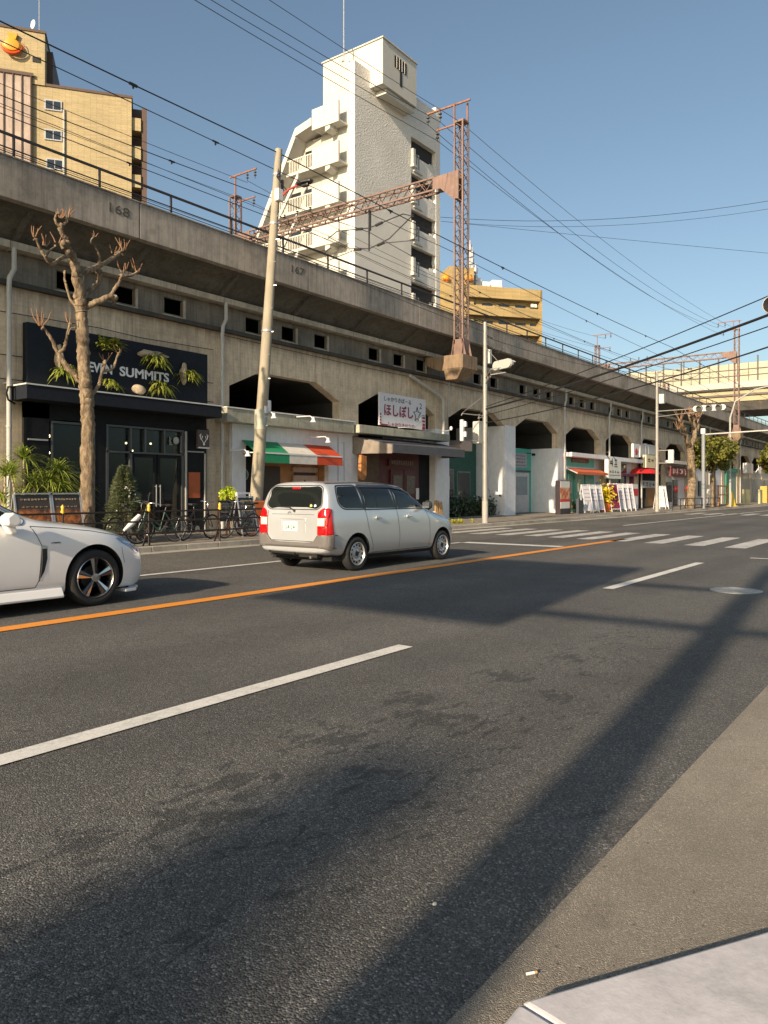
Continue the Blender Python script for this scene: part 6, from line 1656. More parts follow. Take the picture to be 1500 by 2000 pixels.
# tall illuminated menu pillar in front of the teal shop
x_ = fx(1101, 17.6); t = thing('menu_pillar', 'tall menu pillar with food pictures, red band and black foot before the white pier', 'sign', (x_,17.6,.12))
hw = (fx(1111,17.6)-fx(1091,17.6))/2
b = MB(); b.box(x_-hw, x_+hw, 17.5, 17.8, .12, 2.02); mk('case', b, P('case_black', (.03,.02,.025), .4), t, bevel=.02)
b = MB(); b.box(x_-hw+.03, x_+hw-.12, 17.49, 17.5, 1.62, 1.98, 0); b.box(x_-hw+.03, x_+hw-.12, 17.49, 17.5, .98, 1.62, 1); b.box(x_-hw+.03, x_+hw-.12, 17.49, 17.5, .82, .98, 2); b.box(x_-hw+.03, x_+hw-.12, 17.49, 17.5, .45, .82, 0)
mk('poster', b, [P('poster_white', (.75,.72,.66), .5), poster_mat('poster_food2', ((.60,.25,.06),(.55,.07,.03)), (.6,.45,.25), 5), P('poster_red', (.6,.03,.03), .5)], t)
# leaning boards further on
m_pb = P('board_lilac', (.46,.45,.50), .6, var=.06)
x_positions = [(1140,17.5,'first white menu board in front of the teal shop'),(1152,17.5,'second white menu board, between two others before the teal shop'),(1163,17.5,'third white menu board, next to the yellow flowers')]
for i, (px_, y, lab) in enumerate(x_positions):
    aboard(lab, fx(px_+3,y), y, .62, 1.7, 70+i, face=m_pb, frame=m_white, textc=m_ink, title=False, rz=R(-25))
for i, (px_, y, lab) in enumerate(((1207,17.4,'first leaning white board before the burgundy shop'),(1217,17.4,'second leaning white board before the burgundy shop'),(1226,17.4,'grey leaning board nearest the red case'),(1196,17.3,'white edged dark red board leaning right of the yellow flowers'))):
    aboard(lab, fx(px_,y), y, .7, 1.8, 90+i, face=m_burg if i == 3 else m_pb, frame=m_white, textc=m_ink, title=False, rz=R(-30))
x_ = fx(1236,18); b = MB(); b.box(x_-.8, x_+.8, 17.9, 18.3, .12, 1.9); solo('red_white_cabinet', b, [m_white], 'white cabinet with a red band at the edge of the burgundy shop', 'cabinet', bevel=.02)
b = MB(); b.box(x_-.8, x_+.8, 17.88, 17.9, 1.1, 1.6); solo('red_banner', b, P('banner_red', (.55,.02,.03), .6), 'red banner on the front of the white cabinet', 'banner')
for i, (px_, lab) in enumerate(((1288,'white easel board right of the second signal pole'),(1294,'second white easel board, beside the black table'))):
    aboard(lab, fx(px_,17.2), 17.2, .5, 1.7, 110+i, face=m_white, frame=m_white, textc=m_ink, title=False, rz=R(-35))
x_ = fx(1134, 17.2); t = thing('chalk_stand', 'small dark chalkboard with a white card in front of the teal shop door', 'menu board', (x_,17.2,.12))
b = MB(); b.box(x_-.4,x_+.3,17.15,17.3,.12,1.0); mk('slate', b, P('slate_dark', (.05,.055,.07), .7), t)
b = MB(); b.box(x_-.15,x_+.05,17.12,17.14,.9,1.35); mk('card', b, m_white, t)
for i, px_ in enumerate((1117,1124)):
    x_ = fx(px_,18.2); leafy('potted_plant', ['small dark potted plant behind the menu pillar','second small potted plant beside the chalkboard'][i], (x_,18.2,.12), (x_,18.2,.6), (.3,.25,.3), 260, .14, leafmat('leaf_dark', (.02,.04,.015), (.10,.13,.04)), .03, 50+i, cat='plant', clumps=8)
# traffic cones and box signs far down
b = MB(); x_ = fx(1430,15.4); b.lathe([(.5,0),(.5,.06),(.32,.06),(.06,1.3),(.0,1.3)], (x_,15.4,.12), n=14); solo('traffic_cone', b, P('cone_yellow', (.6,.42,.04), .6), 'yellow cone at the foot of the curved white lamp post', 'cone', smooth=40)
x_ = fx(1463,18.5); b = MB(); za_, zb_ = FYp(1463,925,18.5).z, FYp(1463,905,18.5).z; b.box(x_-1.8, x_+1.8, 18.4, 18.8, za_, zb_); solo('box_sign', b, m_white, 'square white box sign over the far cream units', 'sign', bevel=.05)
c = FYp(1484,912,18.6); b = MB(); b.lathe([(.0,.1),(.9,.0),(.9,-.05),(0,.05)], c, 'y', 18); b.bar(c, c+Vector((0,.6,-.8)), .1); solo('satellite_dish', b, m_white, 'white satellite dish over the far arcade near the right edge', 'dish', smooth=40)
for i, (px_, w_) in enumerate(((1452,.5),(1458,.8),(1483,.6))):
    x_ = fx(px_,16.5); b = MB(); b.box(x_-w_, x_+w_, 16.3, 16.5, .12, 1.6); solo('yellow_board', b, P('board_yellow', (.45,.40,.22), .7, var=.3), ['narrow pale yellow board at the cream shutters','wider pale yellow board beside it','pale yellow board near the right edge'][i], 'board')
t = thing('vending_machine', 'yellow and red vending machine at the right picture edge', 'vending machine', (fx(1498,17),17,.12)); x_ = fx(1498,17)
b = MB(); b.box(x_-1.2,x_+1.2,16.8,17.5,.12,2.0); mk('case', b, P('case_yellow', (.5,.32,.05), .5), t)
b = MB(); b.box(x_-1.0,x_+1.0,16.78,16.8,.5,.9); mk('red_panel', b, P('poster_red', (.6,.03,.03), .5), t)
# ---------------------------------------------------------------- vehicles
def carpaint(name, col, metal, rough=.38):
    t = NT(name); f = t.noise(1.5, 3)
    t.set(col=t.mix(1.0, col, t.ramp(f, [(.3,.97),(.7,1.02)]), 'MULTIPLY'), rough=rough, metal=metal, coat=.9)
    t.p.inputs['Coat Roughness'].default_value = .04; return t.m
m_cglass = P('car_glass', (.010,.013,.013), .04, var=0, spec=.45)
m_gap = P('panel_gap', (.02,.02,.02), .8, var=0)
m_under = P('underbody', (.012,.012,.012), .9, var=0)
m_trimb = P('trim_black', (.02,.02,.022), .45, var=0)
def ring(w, zb, zt, wr, belt=1.06, hip=.72):
    if zt > belt + .12:
        pts = [(0,zb),(.78*w,zb),(.955*w,zb+.03),(w,zb+.2),(w,hip),(w-.008,belt-.12),(w-.035,belt),
               (wr+.055+(w-wr)*.25,belt+(zt-belt)*.5),(wr+.02,zt-.10),(wr-.10,zt-.012),(wr*.5,zt+.012),(0,zt+.018)]
    else:
        pts = [(0,zb),(.78*w,zb),(.955*w,zb+.03),(w,zb+.2),(w,min(hip,zt-.22)),(w-.012,zt-.14),(w-.045,zt-.075),
               (w-.085,zt-.045),(w-.15,zt-.02),(w-.28,zt),(w*.4,zt+.018),(0,zt+.024)]
    return pts
def loft_body(stations, capr, capf):
    """stations: (x, ring, lean function or None); capr/capf: cap rings [(x, scale)]"""
    b = MB(); rows = []
    def add(x, pts, sc_=1.0, lean=None):
        zc = .62; row = []
        full = [(y, z) for y, z in pts] + [(-y, z) for y, z in pts[-2:0:-1]]
        for y, z in full:
            y2, z2 = y*sc_, zc + (z-zc)*sc_
            row.append(b.bm.verts.new((x + (lean(z2) if lean else 0), y2, z2)))
        rows.append(row)
    x0, p0, l0 = stations[0]
    for dx, s_ in capr: add(x0+dx, p0, s_, l0)
    for x, p, l_ in stations: add(x, p, 1, l_)
    x1, p1, l1 = stations[-1]
    for dx, s_ in capf: add(x1+dx, p1, s_, l1)
    n = len(rows[0])
    for a, c in zip(rows, rows[1:]):
        for i in range(n): b.bm.faces.new((a[i], a[(i+1)%n], c[(i+1)%n], c[i]))
    b.bm.faces.new(rows[0][::-1]); b.bm.faces.new(rows[-1])
    bmesh.ops.recalc_face_normals(b.bm, faces=b.bm.faces); return b
def finish_body(b, name, paint_, cuts, parent):
    me = bpy.data.meshes.new('tmp_body'); b.bm.to_mesh(me); b.bm.free()
    me.materials.append(paint_); me.materials.append(m_under)
    o = bpy.data.objects.new('tmp_body', me); COL.objects.link(o)
    o.modifiers.new('s', 'SUBSURF').levels = 2; o.modifiers['s'].render_levels = 2
    dg = bpy.context.evaluated_depsgraph_get(); dg.update()
    base = bpy.data.meshes.new_from_object(o.evaluated_get(dg))
    bvh = BVHTree.FromPolygons([v.co.copy() for v in base.vertices], [tuple(p.vertices) for p in base.polygons])
    cut = MB()
    for (cx, cz, r_) in cuts:
        for s_ in (-1, 1): cut.lathe([(r_, s_*.52), (r_, s_*1.2)], (cx, 0, cz), 'y', 56, 1)
    bmesh.ops.recalc_face_normals(cut.bm, faces=cut.bm.faces)
    cm = bpy.data.meshes.new('tmp_cut'); cut.bm.to_mesh(cm); cut.bm.free(); cm.materials.append(paint_); cm.materials.append(m_under)
    co = bpy.data.objects.new('tmp_cut', cm); COL.objects.link(co)
    bo = o.modifiers.new('b', 'BOOLEAN'); bo.object = co; bo.operation = 'DIFFERENCE'; bo.solver = 'EXACT'
    dg = bpy.context.evaluated_depsgraph_get(); dg.update()
    fin = bpy.data.meshes.new_from_object(o.evaluated_get(dg))
    bpy.data.objects.remove(o); bpy.data.objects.remove(co)
    fin.polygons.foreach_set('use_smooth', [True]*len(fin.polygons)); fin.set_sharp_from_angle(angle=R(42))
    fin.name = name; ob = bpy.data.objects.new(name, fin); link(ob, parent); return ob, bvh
def rpoly(pts, r=.04, n=4):
    out = []; N = len(pts)
    for i in range(N):
        p = Vector(pts[i]); a = Vector(pts[i-1]); c = Vector(pts[(i+1)%N]); rr = r[i] if isinstance(r, (list,tuple)) else r
        d0 = (a-p); d1 = (c-p); q = min(rr, d0.length*.45, d1.length*.45); s0 = p + d0.normalized()*q; s1 = p + d1.normalized()*q
        for j in range(n+1):
            t = j/n; out.append(((1-t)**2)*s0 + 2*t*(1-t)*p + t*t*s1)
    return out
def ray3(bvh, view, u, v):
    """view: 'L'(y-), 'R'(y+) side -> (x,z); 'B' back -> (y,z); 'F' front -> (y,z)"""
    if view == 'L': o, d = Vector((u,-3,v)), Vector((0,1,0))
    elif view == 'R': o, d = Vector((u,3,v)), Vector((0,-1,0))
    elif view == 'B': o, d = Vector((-3,u,v)), Vector((1,0,0))
    elif view == 'F': o, d = Vector((9,u,v)), Vector((-1,0,0))
    elif view == 'T': o, d = Vector((u,v,4)), Vector((0,0,-1))
    h = bvh.ray_cast(o, d)
    return (h[0], h[1]) if h[0] is not None else (None, None)
def patch(name, bvh, poly, view, mt_, parent, off=.004, res=.05, thick=0):
    poly = [Vector((p[0], p[1])) for p in poly]
    x0, x1 = min(p.x for p in poly), max(p.x for p in poly); y0, y1 = min(p.y for p in poly), max(p.y for p in poly)
    pts = list(poly); n = len(pts)
    u = x0+res/2
    from mathutils.geometry import intersect_point_tri_2d
    def inside(p):
        c = False; j = n-1
        for i in range(n):
            a, b_ = poly[i], poly[j]
            if ((a.y > p[1]) != (b_.y > p[1])) and (p[0] < (b_.x-a.x)*(p[1]-a.y)/(b_.y-a.y)+a.x): c = not c
            j = i
        return c
    while u < x1:
        v = y0+res/2
        while v < y1:
            if inside((u, v)): pts.append(Vector((u, v)))
            v += res
        u += res
    vs, es, fs, *_ = delaunay_2d_cdt(pts, [], [list(range(n))], 1, 1e-5)
    b = MB(); mp = []
    for v in vs:
        loc, nn = ray3(bvh, view, v.x, v.y)
        mp.append(b.bm.verts.new(loc + nn*off) if loc is not None else None)
    for f in fs:
        if all(mp[i] is not None for i in f):
            try: b.bm.faces.new([mp[i] for i in f])
            except ValueError: pass
    bad = [f for f in b.bm.faces if max(e.calc_length() for e in f.edges) > max(res*4, .2)] if view in 'BF' else []
    bmesh.ops.delete(b.bm, geom=bad, context='FACES')
    loose = [v for v in b.bm.verts if not v.link_faces]
    for v in loose: b.bm.verts.remove(v)
    bmesh.ops.recalc_face_normals(b.bm, faces=b.bm.faces)
    out = {'L': Vector((0,-1,0)), 'R': Vector((0,1,0)), 'B': Vector((-1,0,0)), 'F': Vector((1,0,0)), 'T': Vector((0,0,1))}[view]
    s_ = sum((f.normal.dot(out) for f in b.bm.faces), 0)
    if s_ < 0: bmesh.ops.reverse_faces(b.bm, faces=b.bm.faces)
    o = mk(name, b, mt_, parent, smooth=60, recalc=False)
    if thick: m_ = o.modifiers.new('thick', 'SOLIDIFY'); m_.thickness = thick; m_.offset = -1
    return o
def ribbon(b, bvh, line, view, wd=.009, off=.002, closed=False):
    P_ = [Vector(p) for p in line]; 
    if closed: P_.append(P_[0])
    S = []
    for a, c in zip(P_, P_[1:]):
        k = max(1, int((c-a).length/.04))
        for j in range(k): S.append(a + (c-a)*j/k)
    S.append(P_[-1]); prev = None
    for i, p in enumerate(S):
        d = (S[min(i+1,len(S)-1)] - S[max(i-1,0)]); 
        if d.length < 1e-6: continue
        d.normalize(); nrm = Vector((-d.y, d.x))*wd/2
        l1, n1 = ray3(bvh, view, *(p+nrm)); l2, n2_ = ray3(bvh, view, *(p-nrm))
        if l1 is None or l2 is None: prev = None; continue
        cur = (b.bm.verts.new(l1+n1*off), b.bm.verts.new(l2+n2_*off))
        if prev: b.bm.faces.new((prev[0], prev[1], cur[1], cur[0]))
        prev = cur
def tyre(b, cx, cy, cz, r, w, m=0, rim=.66):
    b.lathe([(r*rim,-w/2+.02),(r*.80,-w/2),(r*.93,-w/2+.008),(r*.985,-w/2+.03),(r,-w*.22),(r,w*.22),(r*.985,w/2-.03),(r*.93,w/2-.008),(r*.80,w/2),(r*rim,w/2-.02)], (cx,cy,cz), 'y', 48, m, cap=False)
def steel_wheel(t, x, y, z, r, s):
    b = MB(); tyre(b, x, y, z, r, .165); w_ = mk('wheel', b, m_tyre, t, smooth=50)
    yo = y + s*.075
    b = MB(); b.lathe([(r*.68,s*.004),(r*.655,s*.006),(r*.63,-s*.012),(r*.60,-s*.035),(r*.56,-s*.03),(r*.40,-s*.018),(r*.30,-s*.03),(r*.22,-s*.022),(r*.12,-s*.018),(.002,-s*.018)], (x,yo,z), 'y', 48, cap=False)
    mk('rim', b, P('steel_rim', (.50,.50,.50), .35, .6, var=.06), w_, smooth=35)
    b = MB()
    for i in range(12):
        a = 2*math.pi*i/12; b.lathe([(.017,-s*.005),(.017,s*.006)], (x+math.cos(a)*r*.50, yo-s*.022, z+math.sin(a)*r*.50), 'y', 12)
    b.lathe([(.045,-.003),(.045,s*.012)], (x,yo-s*.02,z), 'y', 20)
    mk('rim_hole', b, m_under, w_)
    b = MB()
    for i in range(4): a = 2*math.pi*i/4+.4; b.lathe([(.010,0),(.010,s*.02)], (x+math.cos(a)*r*.2, yo-s*.02, z+math.sin(a)*r*.2), 'y', 8)
    mk('wheel_nut', b, m_chr, w_)
def alloy_wheel(t, x, y, z, r, s):
    b = MB(); tyre(b, x, y, z, r, .215, 0, .70); w_ = mk('wheel', b, m_tyre, t, smooth=50)
    yo = y + s*.095; R_ = r*.72
    b = MB(); b.lathe([(R_,0),(R_*.97,s*.008),(R_*.94,-s*.002),(R_*.90,-s*.06),(R_*.88,-s*.12)], (x,yo,z), 'y', 48, cap=False)
    m_bri = P('alloy_bright', (.60,.60,.61), .16, .95, var=0); m_drk = P('alloy_dark', (.10,.10,.105), .25, .8, var=0)
    mk('rim', b, m_bri, w_, smooth=40)
    b = MB(); b.lathe([(R_*.92,-s*.13),(.002,-s*.13)], (x,yo,z), 'y', 32); b.lathe([(R_*.55,-s*.125),(R_*.55,-s*.10),(.002,-s*.10)], (x,yo,z), 'y', 32); mk('brake_disc', b, P('brake_dark', (.035,.035,.035), .5, .3), w_)
    b = MB(); bd = MB()
    for i in range(5):
        a = 2*math.pi*i/5 + .35
        def q(rad, da, dy): return (x+math.cos(a+da)*rad, yo+s*dy, z+math.sin(a+da)*rad)
        for sg, mb_ in ((1,b),(-1,bd)):
            A = [q(.05,sg*.3,-.02), q(.05,sg*.02,-.015), q(R_*.93,sg*.03,-.004), q(R_*.93,sg*.23,-.012)]
            Bk = [(p[0], p[1]-s*.045, p[2]) for p in A]
            va = [mb_.bm.verts.new(p) for p in A]; vb = [mb_.bm.verts.new(p) for p in Bk]
            mb_.bm.faces.new(va); mb_.bm.faces.new(vb[::-1])
            for j in range(4): mb_.bm.faces.new((va[j], va[(j+1)%4], vb[(j+1)%4], vb[j]))
    b.lathe([(.055,-.02*s),(.05,s*.004),(.002,s*.006)], (x,yo,z), 'y', 20)
    mk('spoke', b, m_bri, w_); mk('dark_spoke', bd, m_drk, w_)

# --- silver wagon --------------------------------------------------------
van = thing('silver_wagon', 'silver estate van with red tail lamps and steel wheels driving away in the far lane', 'van', (0,0,0))
m_silver = carpaint('paint_silver', (.58,.60,.62), .48, .30)
W = .845; lr = lambda z: max(0, z-.98)*.26
stn = [(.03, ring(W-.035,.34,1.545,.66), lr), (.12, ring(W-.008,.30,1.555,.675), lr), (.45, ring(W,.26,1.565,.685), lambda z: lr(z)*.3), (1.1, ring(W,.24,1.57,.69), None),
       (1.9, ring(W,.235,1.565,.69), None), (2.3, ring(W,.235,1.54,.68), None), (2.5, ring(W,.235,1.50,.665), None),
       (3.05, ring(W,.235,1.13,.66,1.06), None) if False else (2.8, ring(W,.235,1.33,.67), None),
       (3.1, ring(W,.23,1.11,.7), None), (3.25, ring(W,.23,1.035,.7), None), (3.7, ring(W-.005,.22,.965,.7), None), (3.98, ring(W-.03,.21,.875,.7), None), (4.12, ring(W-.10,.21,.78,.6), None)]
vb_ = loft_body(stn, [(-.02,.80),(-.015,.93)], [(.09,.93),(.12,.78)])
WR, WF, WRd = .80, 3.60, .302
body, bvh = finish_body(vb_, 'body', m_silver, [(WR,.31,.365),(WF,.31,.365)], van)
for V_ in ('L', 'R'):
    for nm, pl, rr in (('quarter_window', [(.33,1.20),(.33,1.38),(.40,1.475),(.90,1.49),(1.00,1.10),(.45,1.11)], [.08,.05,.07,.03,.03,.1]),
        ('rear_door_window', [(.99,1.495),(1.86,1.485),(1.97,1.09),(1.08,1.10)], .03), ('front_door_window', [(1.93,1.475),(2.24,1.44),(2.55,1.33),(2.93,1.115),(2.90,1.085),(2.04,1.085)], .03)):
        w_ = patch(nm, bvh, rpoly(pl, rr), V_, m_cglass, van, .004)
    b = MB()
    for pl in ([(.31,1.19),(.31,1.39),(.39,1.495),(.915,1.51),(1.02,1.08),(.44,1.09)],): ribbon(b, bvh, rpoly(pl, .07), V_, .022, .003, True)
    ribbon(b, bvh, [(.96,1.50),(1.05,1.09)], V_, .05, .003); ribbon(b, bvh, [(1.90,1.49),(2.0,1.08)], V_, .06, .003); ribbon(b, bvh, [(1.0,1.075),(2.95,1.07)], V_, .022, .004)
    ribbon(b, bvh, [(1.32,1.49),(1.42,1.1)], V_, .018, .006)
    mk('window_rubber', b, m_trimb, van)
    patch('rain_visor', bvh, [(.97,1.515),(1.9,1.51),(2.26,1.465),(2.6,1.335),(2.58,1.31),(2.24,1.42),(1.9,1.455),(.97,1.46)], V_, P('visor_smoke', (.03,.035,.05), .1, var=0), van, .02, thick=.004)
    b = MB()
    ribbon(b, bvh, [(1.04,1.09),(1.10,.80),(1.16,.62),(1.24,.45),(1.27,.30)], V_, .008); ribbon(b, bvh, [(2.0,1.08),(2.07,.6),(2.07,.30)], V_, .008)
    ribbon(b, bvh, [(2.97,1.05),(3.10,.85),(3.12,.5),(3.10,.30)], V_, .008); ribbon(b, bvh, [(1.27,.30),(3.10,.30)], V_, .008)
    ribbon(b, bvh, [(2.98,1.02),(3.4,.94),(3.95,.80)], V_, .007); ribbon(b, bvh, [(3.86,.62),(4.02,.60)], V_, .007)
    mk('panel_gap', b, m_gap, van)
    s_ = -1 if V_ == 'L' else 1
    for hx in (1.38, 2.36):
        b = MB(); b.cbox((hx, s_*(W+.012), .925), .17, .03, .035); b.lathe([(.045,0),(.045,.012)], (hx, s_*(W-.004), .915), 'y', 16); mk('door_handle', b, m_silver, van, bevel=.008)
    b = MB(); b.ball((2.88, s_*(W+.10), 1.13), .115, sub=3, sq=(.62,.85,.80)); b.cbox((2.90, s_*(W+.0), 1.09), .10,.14,.05); mk('door_mirror', b, P('mirror_dark', (.03,.035,.035), .35), van, smooth=50)
    b = MB(); b.cbox((2.80, s_*(W+.105), 1.13), .012, .15, .11); mk('mirror_glass', b, m_chr, van)
    if s_ > 0: b = MB(); ribbon(b, bvh, rpoly([(.42,.92),(.58,.92),(.58,.78),(.42,.78)], .02), V_, .006, .002, True); mk('fuel_flap_gap', b, m_gap, van)
    b = MB(); ribbon(b, bvh, [(.25,1.535),(1.0,1.55),(1.9,1.545),(2.3,1.51)], V_, .016, .004); mk('roof_gutter', b, m_trimb, van)
    b = MB(); b.cbox((3.42, s_*(W+.004), .80), .05, .012, .022); mk('indicator', b, P('lens_amber', (.7,.45,.2), .3, var=0), van)
    patch('headlamp', bvh, rpoly([(3.78,.80),(4.08,.74),(4.14,.60),(3.95,.62)], .02), V_, P('lamp_clear', (.5,.52,.54), .08, .2, var=0), van, .005)
# rear face
patch('rear_window', bvh, rpoly([(-.64,1.16),(-.60,1.44),(-.52,1.485),(.52,1.485),(.60,1.44),(.64,1.16),(.55,1.10),(-.55,1.10)], .05), 'B', m_cglass, van, .004)
b = MB(); ribbon(b, bvh, rpoly([(-.655,1.15),(-.615,1.45),(-.53,1.50),(.53,1.50),(.615,1.45),(.655,1.15),(.56,1.085),(-.56,1.085)], .06), 'B', .014, .003, True); mk('window_rubber', b, m_trimb, van)
m_lr = P('lamp_red', (.50,.006,.008), .12, var=0, coat=.6); m_lw = P('lamp_white', (.62,.56,.5), .15, var=0)
for s_ in (-1, 1):
    def S(p): return [(s_*a, c) for a, c in p]
    for nm, m_, pl, rr in (('tail_lamp', m_lr, [(.60,1.0),(.64,1.07),(.72,1.115),(.79,1.10),(.80,.945),(.60,.945)], .02),('reversing_lamp', m_lw, [(.60,.94),(.75,.94),(.75,.81),(.595,.81)], .01),
        ('tail_lamp', m_lr, [(.595,.805),(.80,.805),(.80,.655),(.595,.655)], .015),('tail_lamp', m_lr, [(.753,.95),(.80,.95),(.80,.80),(.753,.80)], .004)):
        patch(nm, bvh, rpoly(S(pl), rr, 3), 'B', m_, van, .018, .03, .02)
    V_ = 'L' if s_ < 0 else 'R'
    patch('tail_lamp', bvh, rpoly([(.02,.655),(.02,1.07),(.07,1.115),(.15,1.09),(.155,.655)], .02), V_, m_lr, van, .012, .03, .012)
m_bump = P('bumper_grey', (.13,.12,.115), .65, var=.08)
patch('bumper', bvh, rpoly([(-.84,.655),(-.60,.655),(-.56,.60),(-.50,.535),(.50,.535),(.56,.60),(.60,.655),(.84,.655),(.84,.44),(.80,.42),(-.80,.42),(-.84,.44)], .02, 3), 'B', m_bump, van, .03, .04, .03)
for V_ in ('L', 'R'): patch('bumper', bvh, rpoly([(.0,.44),(.0,.655),(.14,.655),(.15,.60),(.15,.44)], .02), V_, m_bump, van, .03, .03, .03)
b = MB(); ribbon(b, bvh, [(-.59,1.06),(-.60,.66),(-.57,.60),(-.50,.54),(.50,.54),(.57,.60),(.60,.66),(.59,1.06)], 'B', .010, .002); ribbon(b, bvh, [(-.5,1.0),(.5,1.0)], 'B', .006, .002); mk('panel_gap', b, m_gap, van)
def rx(y, z): return ray3(bvh, 'B', y, z)[0].x
xr = rx(0,.8)
b = MB()
for (a0, a1, c0, c1) in ((-.31,.29,.915,.935),(-.31,-.275,.68,.915),(.265,.29,.68,.915)): b.box(xr-.012, xr+.03, a0, a1, c0, c1)
mk('plate_surround', b, m_silver, van, bevel=.006)
b = MB(); b.box(xr-.010, xr+.02, -.10, .23, .71, .875); pl_ = mk('number_plate', b, P('plate_white', (.72,.72,.66), .5, var=0), van, bevel=.004)
b = MB(); put_text(b, '54-24', (xr-.0115, .175, .735), (0,-1,0), .23, .085, .002, 0, .01); put_text(b, '・', (xr-.0115, .205, .765), (0,-1,0), .012, .012, .002)
scribble(b, (xr-.012,.14,.84), (0,-1,0), .14, .022, 5, 0, seed=77, off=(0,0,0), t_=.0015)
mk('lettering', b, P('plate_green', (.03,.14,.08), .6, var=0), pl_)
b = MB(); b.torus((0,0,0), .036, .004, 'x', 28, 6); 
for v in b.bm.verts: v.co.z *= .68
n_ = len(b.bm.verts); b.torus((0,0,0), .020, .003, 'x', 20, 6); b.bm.verts.ensure_lookup_table()
for v in b.bm.verts[n_:]: v.co.y *= .55
n_ = len(b.bm.verts); b.torus((0,0,.010), .022, .003, 'x', 20, 6); b.bm.verts.ensure_lookup_table()
for v in b.bm.verts[n_:]: v.co.z = (v.co.z-.01)*.45+.010
for v in b.bm.verts: v.co += Vector((rx(.02,1.02)-.004, .10, 1.02))
mk('badge', b, m_chr, van)
b = MB(); b.box(rx(0,1.47)-.012, rx(0,1.47)+.02, -.10, .10, 1.435, 1.47); mk('high_brake_lamp', b, m_lr, van, bevel=.005)
b = MB(); b.tube([(rx(-.02,1.06)-.02,-.02,1.06),(rx(.1,1.12)-.03,.10,1.125)], .012, 6); b.tube([(rx(.1,1.12)-.03,.10,1.125),(rx(.4,1.135)-.02,.42,1.135)], .008, 6); b.lathe([(.018,-.03),(.018,.0)], (rx(-.02,1.06),-.02,1.06), 'x', 12); mk('wiper', b, m_trimb, van)
b = MB()
for (y_, z_, r_) in ((-.40,1.15,.028),(-.50,1.15,.028)): b.lathe([(.0,-.002),(r_,-.002),(r_,0),(0,0)], (rx(y_,z_)-.006,y_,z_), 'x', 16, 0 if y_ > -.45 else 1)
mk('sticker', b, [P('sticker_lime', (.55,.6,.2), .5), P('sticker_pale', (.5,.6,.7), .5)], van)
b = MB(); b.lathe([(.012,-.004),(.012,.0)], (rx(-.30,.86),-.30,.86), 'x', 12); b.tube([(.35,0,1.575),(.33,0,1.60)], .015, 8); mk('lock', b, m_trimb, van)
# underside
b = MB(); b.box(.25, 3.95, -.70, .70, .20, .36); b.box(.1,.3,-.5,.6,.26,.34); mk('underbody', b, m_under, van)
b = MB(); b.tube([(.02,-.42,.27),(.6,-.42,.27)], .025, 10); b.tube([(.3,.3,.25),(.5,.0,.28),(.9,0,.3)], .03, 8); mk('exhaust', b, P('exhaust_steel', (.3,.28,.25), .4, .8), van, smooth=50)
b = MB(); b.tube([(.35,-.35,.30),(.30,-.45,.22),(.40,-.5,.22)], .015, 6); b.tube([(.2,.55,.36),(.02,.55,.34),(-.02,.45,.335),(-.02,-.1,.325)], .022, 6); mk('tow_hook', b, m_under, van)
for x in (WR, WF):
    for s_ in (-1, 1): steel_wheel(van, x, s_*(W-.085), WRd, WRd, s_)
# windscreen & front
patch('windscreen', bvh, rpoly([(2.52,-.55),(2.52,.55),(3.02,.66),(3.02,-.66)], .05), 'T', m_cglass, van, .006)
patch('grille', bvh, rpoly([(-.45,.66),(-.48,.55),(.48,.55),(.45,.66)], .02), 'F', m_trimb, van, .006)
van.location = (9.78, 9.24, 0.004)

# --- white saloon ---------------------------------------------------------
car = thing('white_car', 'glossy white saloon car entering from the left with alloy wheels and a black fender vent', 'car', (0,0,0))
m_pearl = carpaint('paint_pearl', (.80,.80,.79), .0, .28)
W2 = .90
r2 = lambda w, zb, zt, wr: ring(w, zb, zt, wr, 1.0, .66)
stn = [(.05, r2(W2-.12,.30,1.02,.6), None),(.16, r2(W2-.04,.22,1.055,.6), None),(.6, r2(W2-.01,.20,1.07,.62), None),(.95, r2(W2,.19,1.09,.62), None),(1.15, r2(W2,.19,1.20,.60), None),
       (1.6, r2(W2,.18,1.395,.58), None),(2.1, r2(W2,.18,1.445,.585), None),(2.55, r2(W2,.18,1.43,.585), None),(2.85, r2(W2,.18,1.365,.64), None),(3.15, r2(W2,.18,1.20,.66), None),(3.34, r2(W2,.18,1.08,.68), None),
       (3.6, r2(W2,.17,1.03,.6), None),(4.0, r2(W2,.17,.985,.6), None),(4.35, r2(W2-.015,.16,.915,.6), None),(4.6, r2(W2-.07,.15,.82,.6), None),(4.76, r2(W2-.17,.15,.72,.5), None)]
vb_ = loft_body(stn, [(-.03,.80),(-.02,.94)], [(.10,.92),(.14,.74)])
CR, CF, CRd = 1.12, 4.04, .345
body2, bvh2 = finish_body(vb_, 'body', m_pearl, [(CR,.35,.405),(CF,.35,.405)], car)
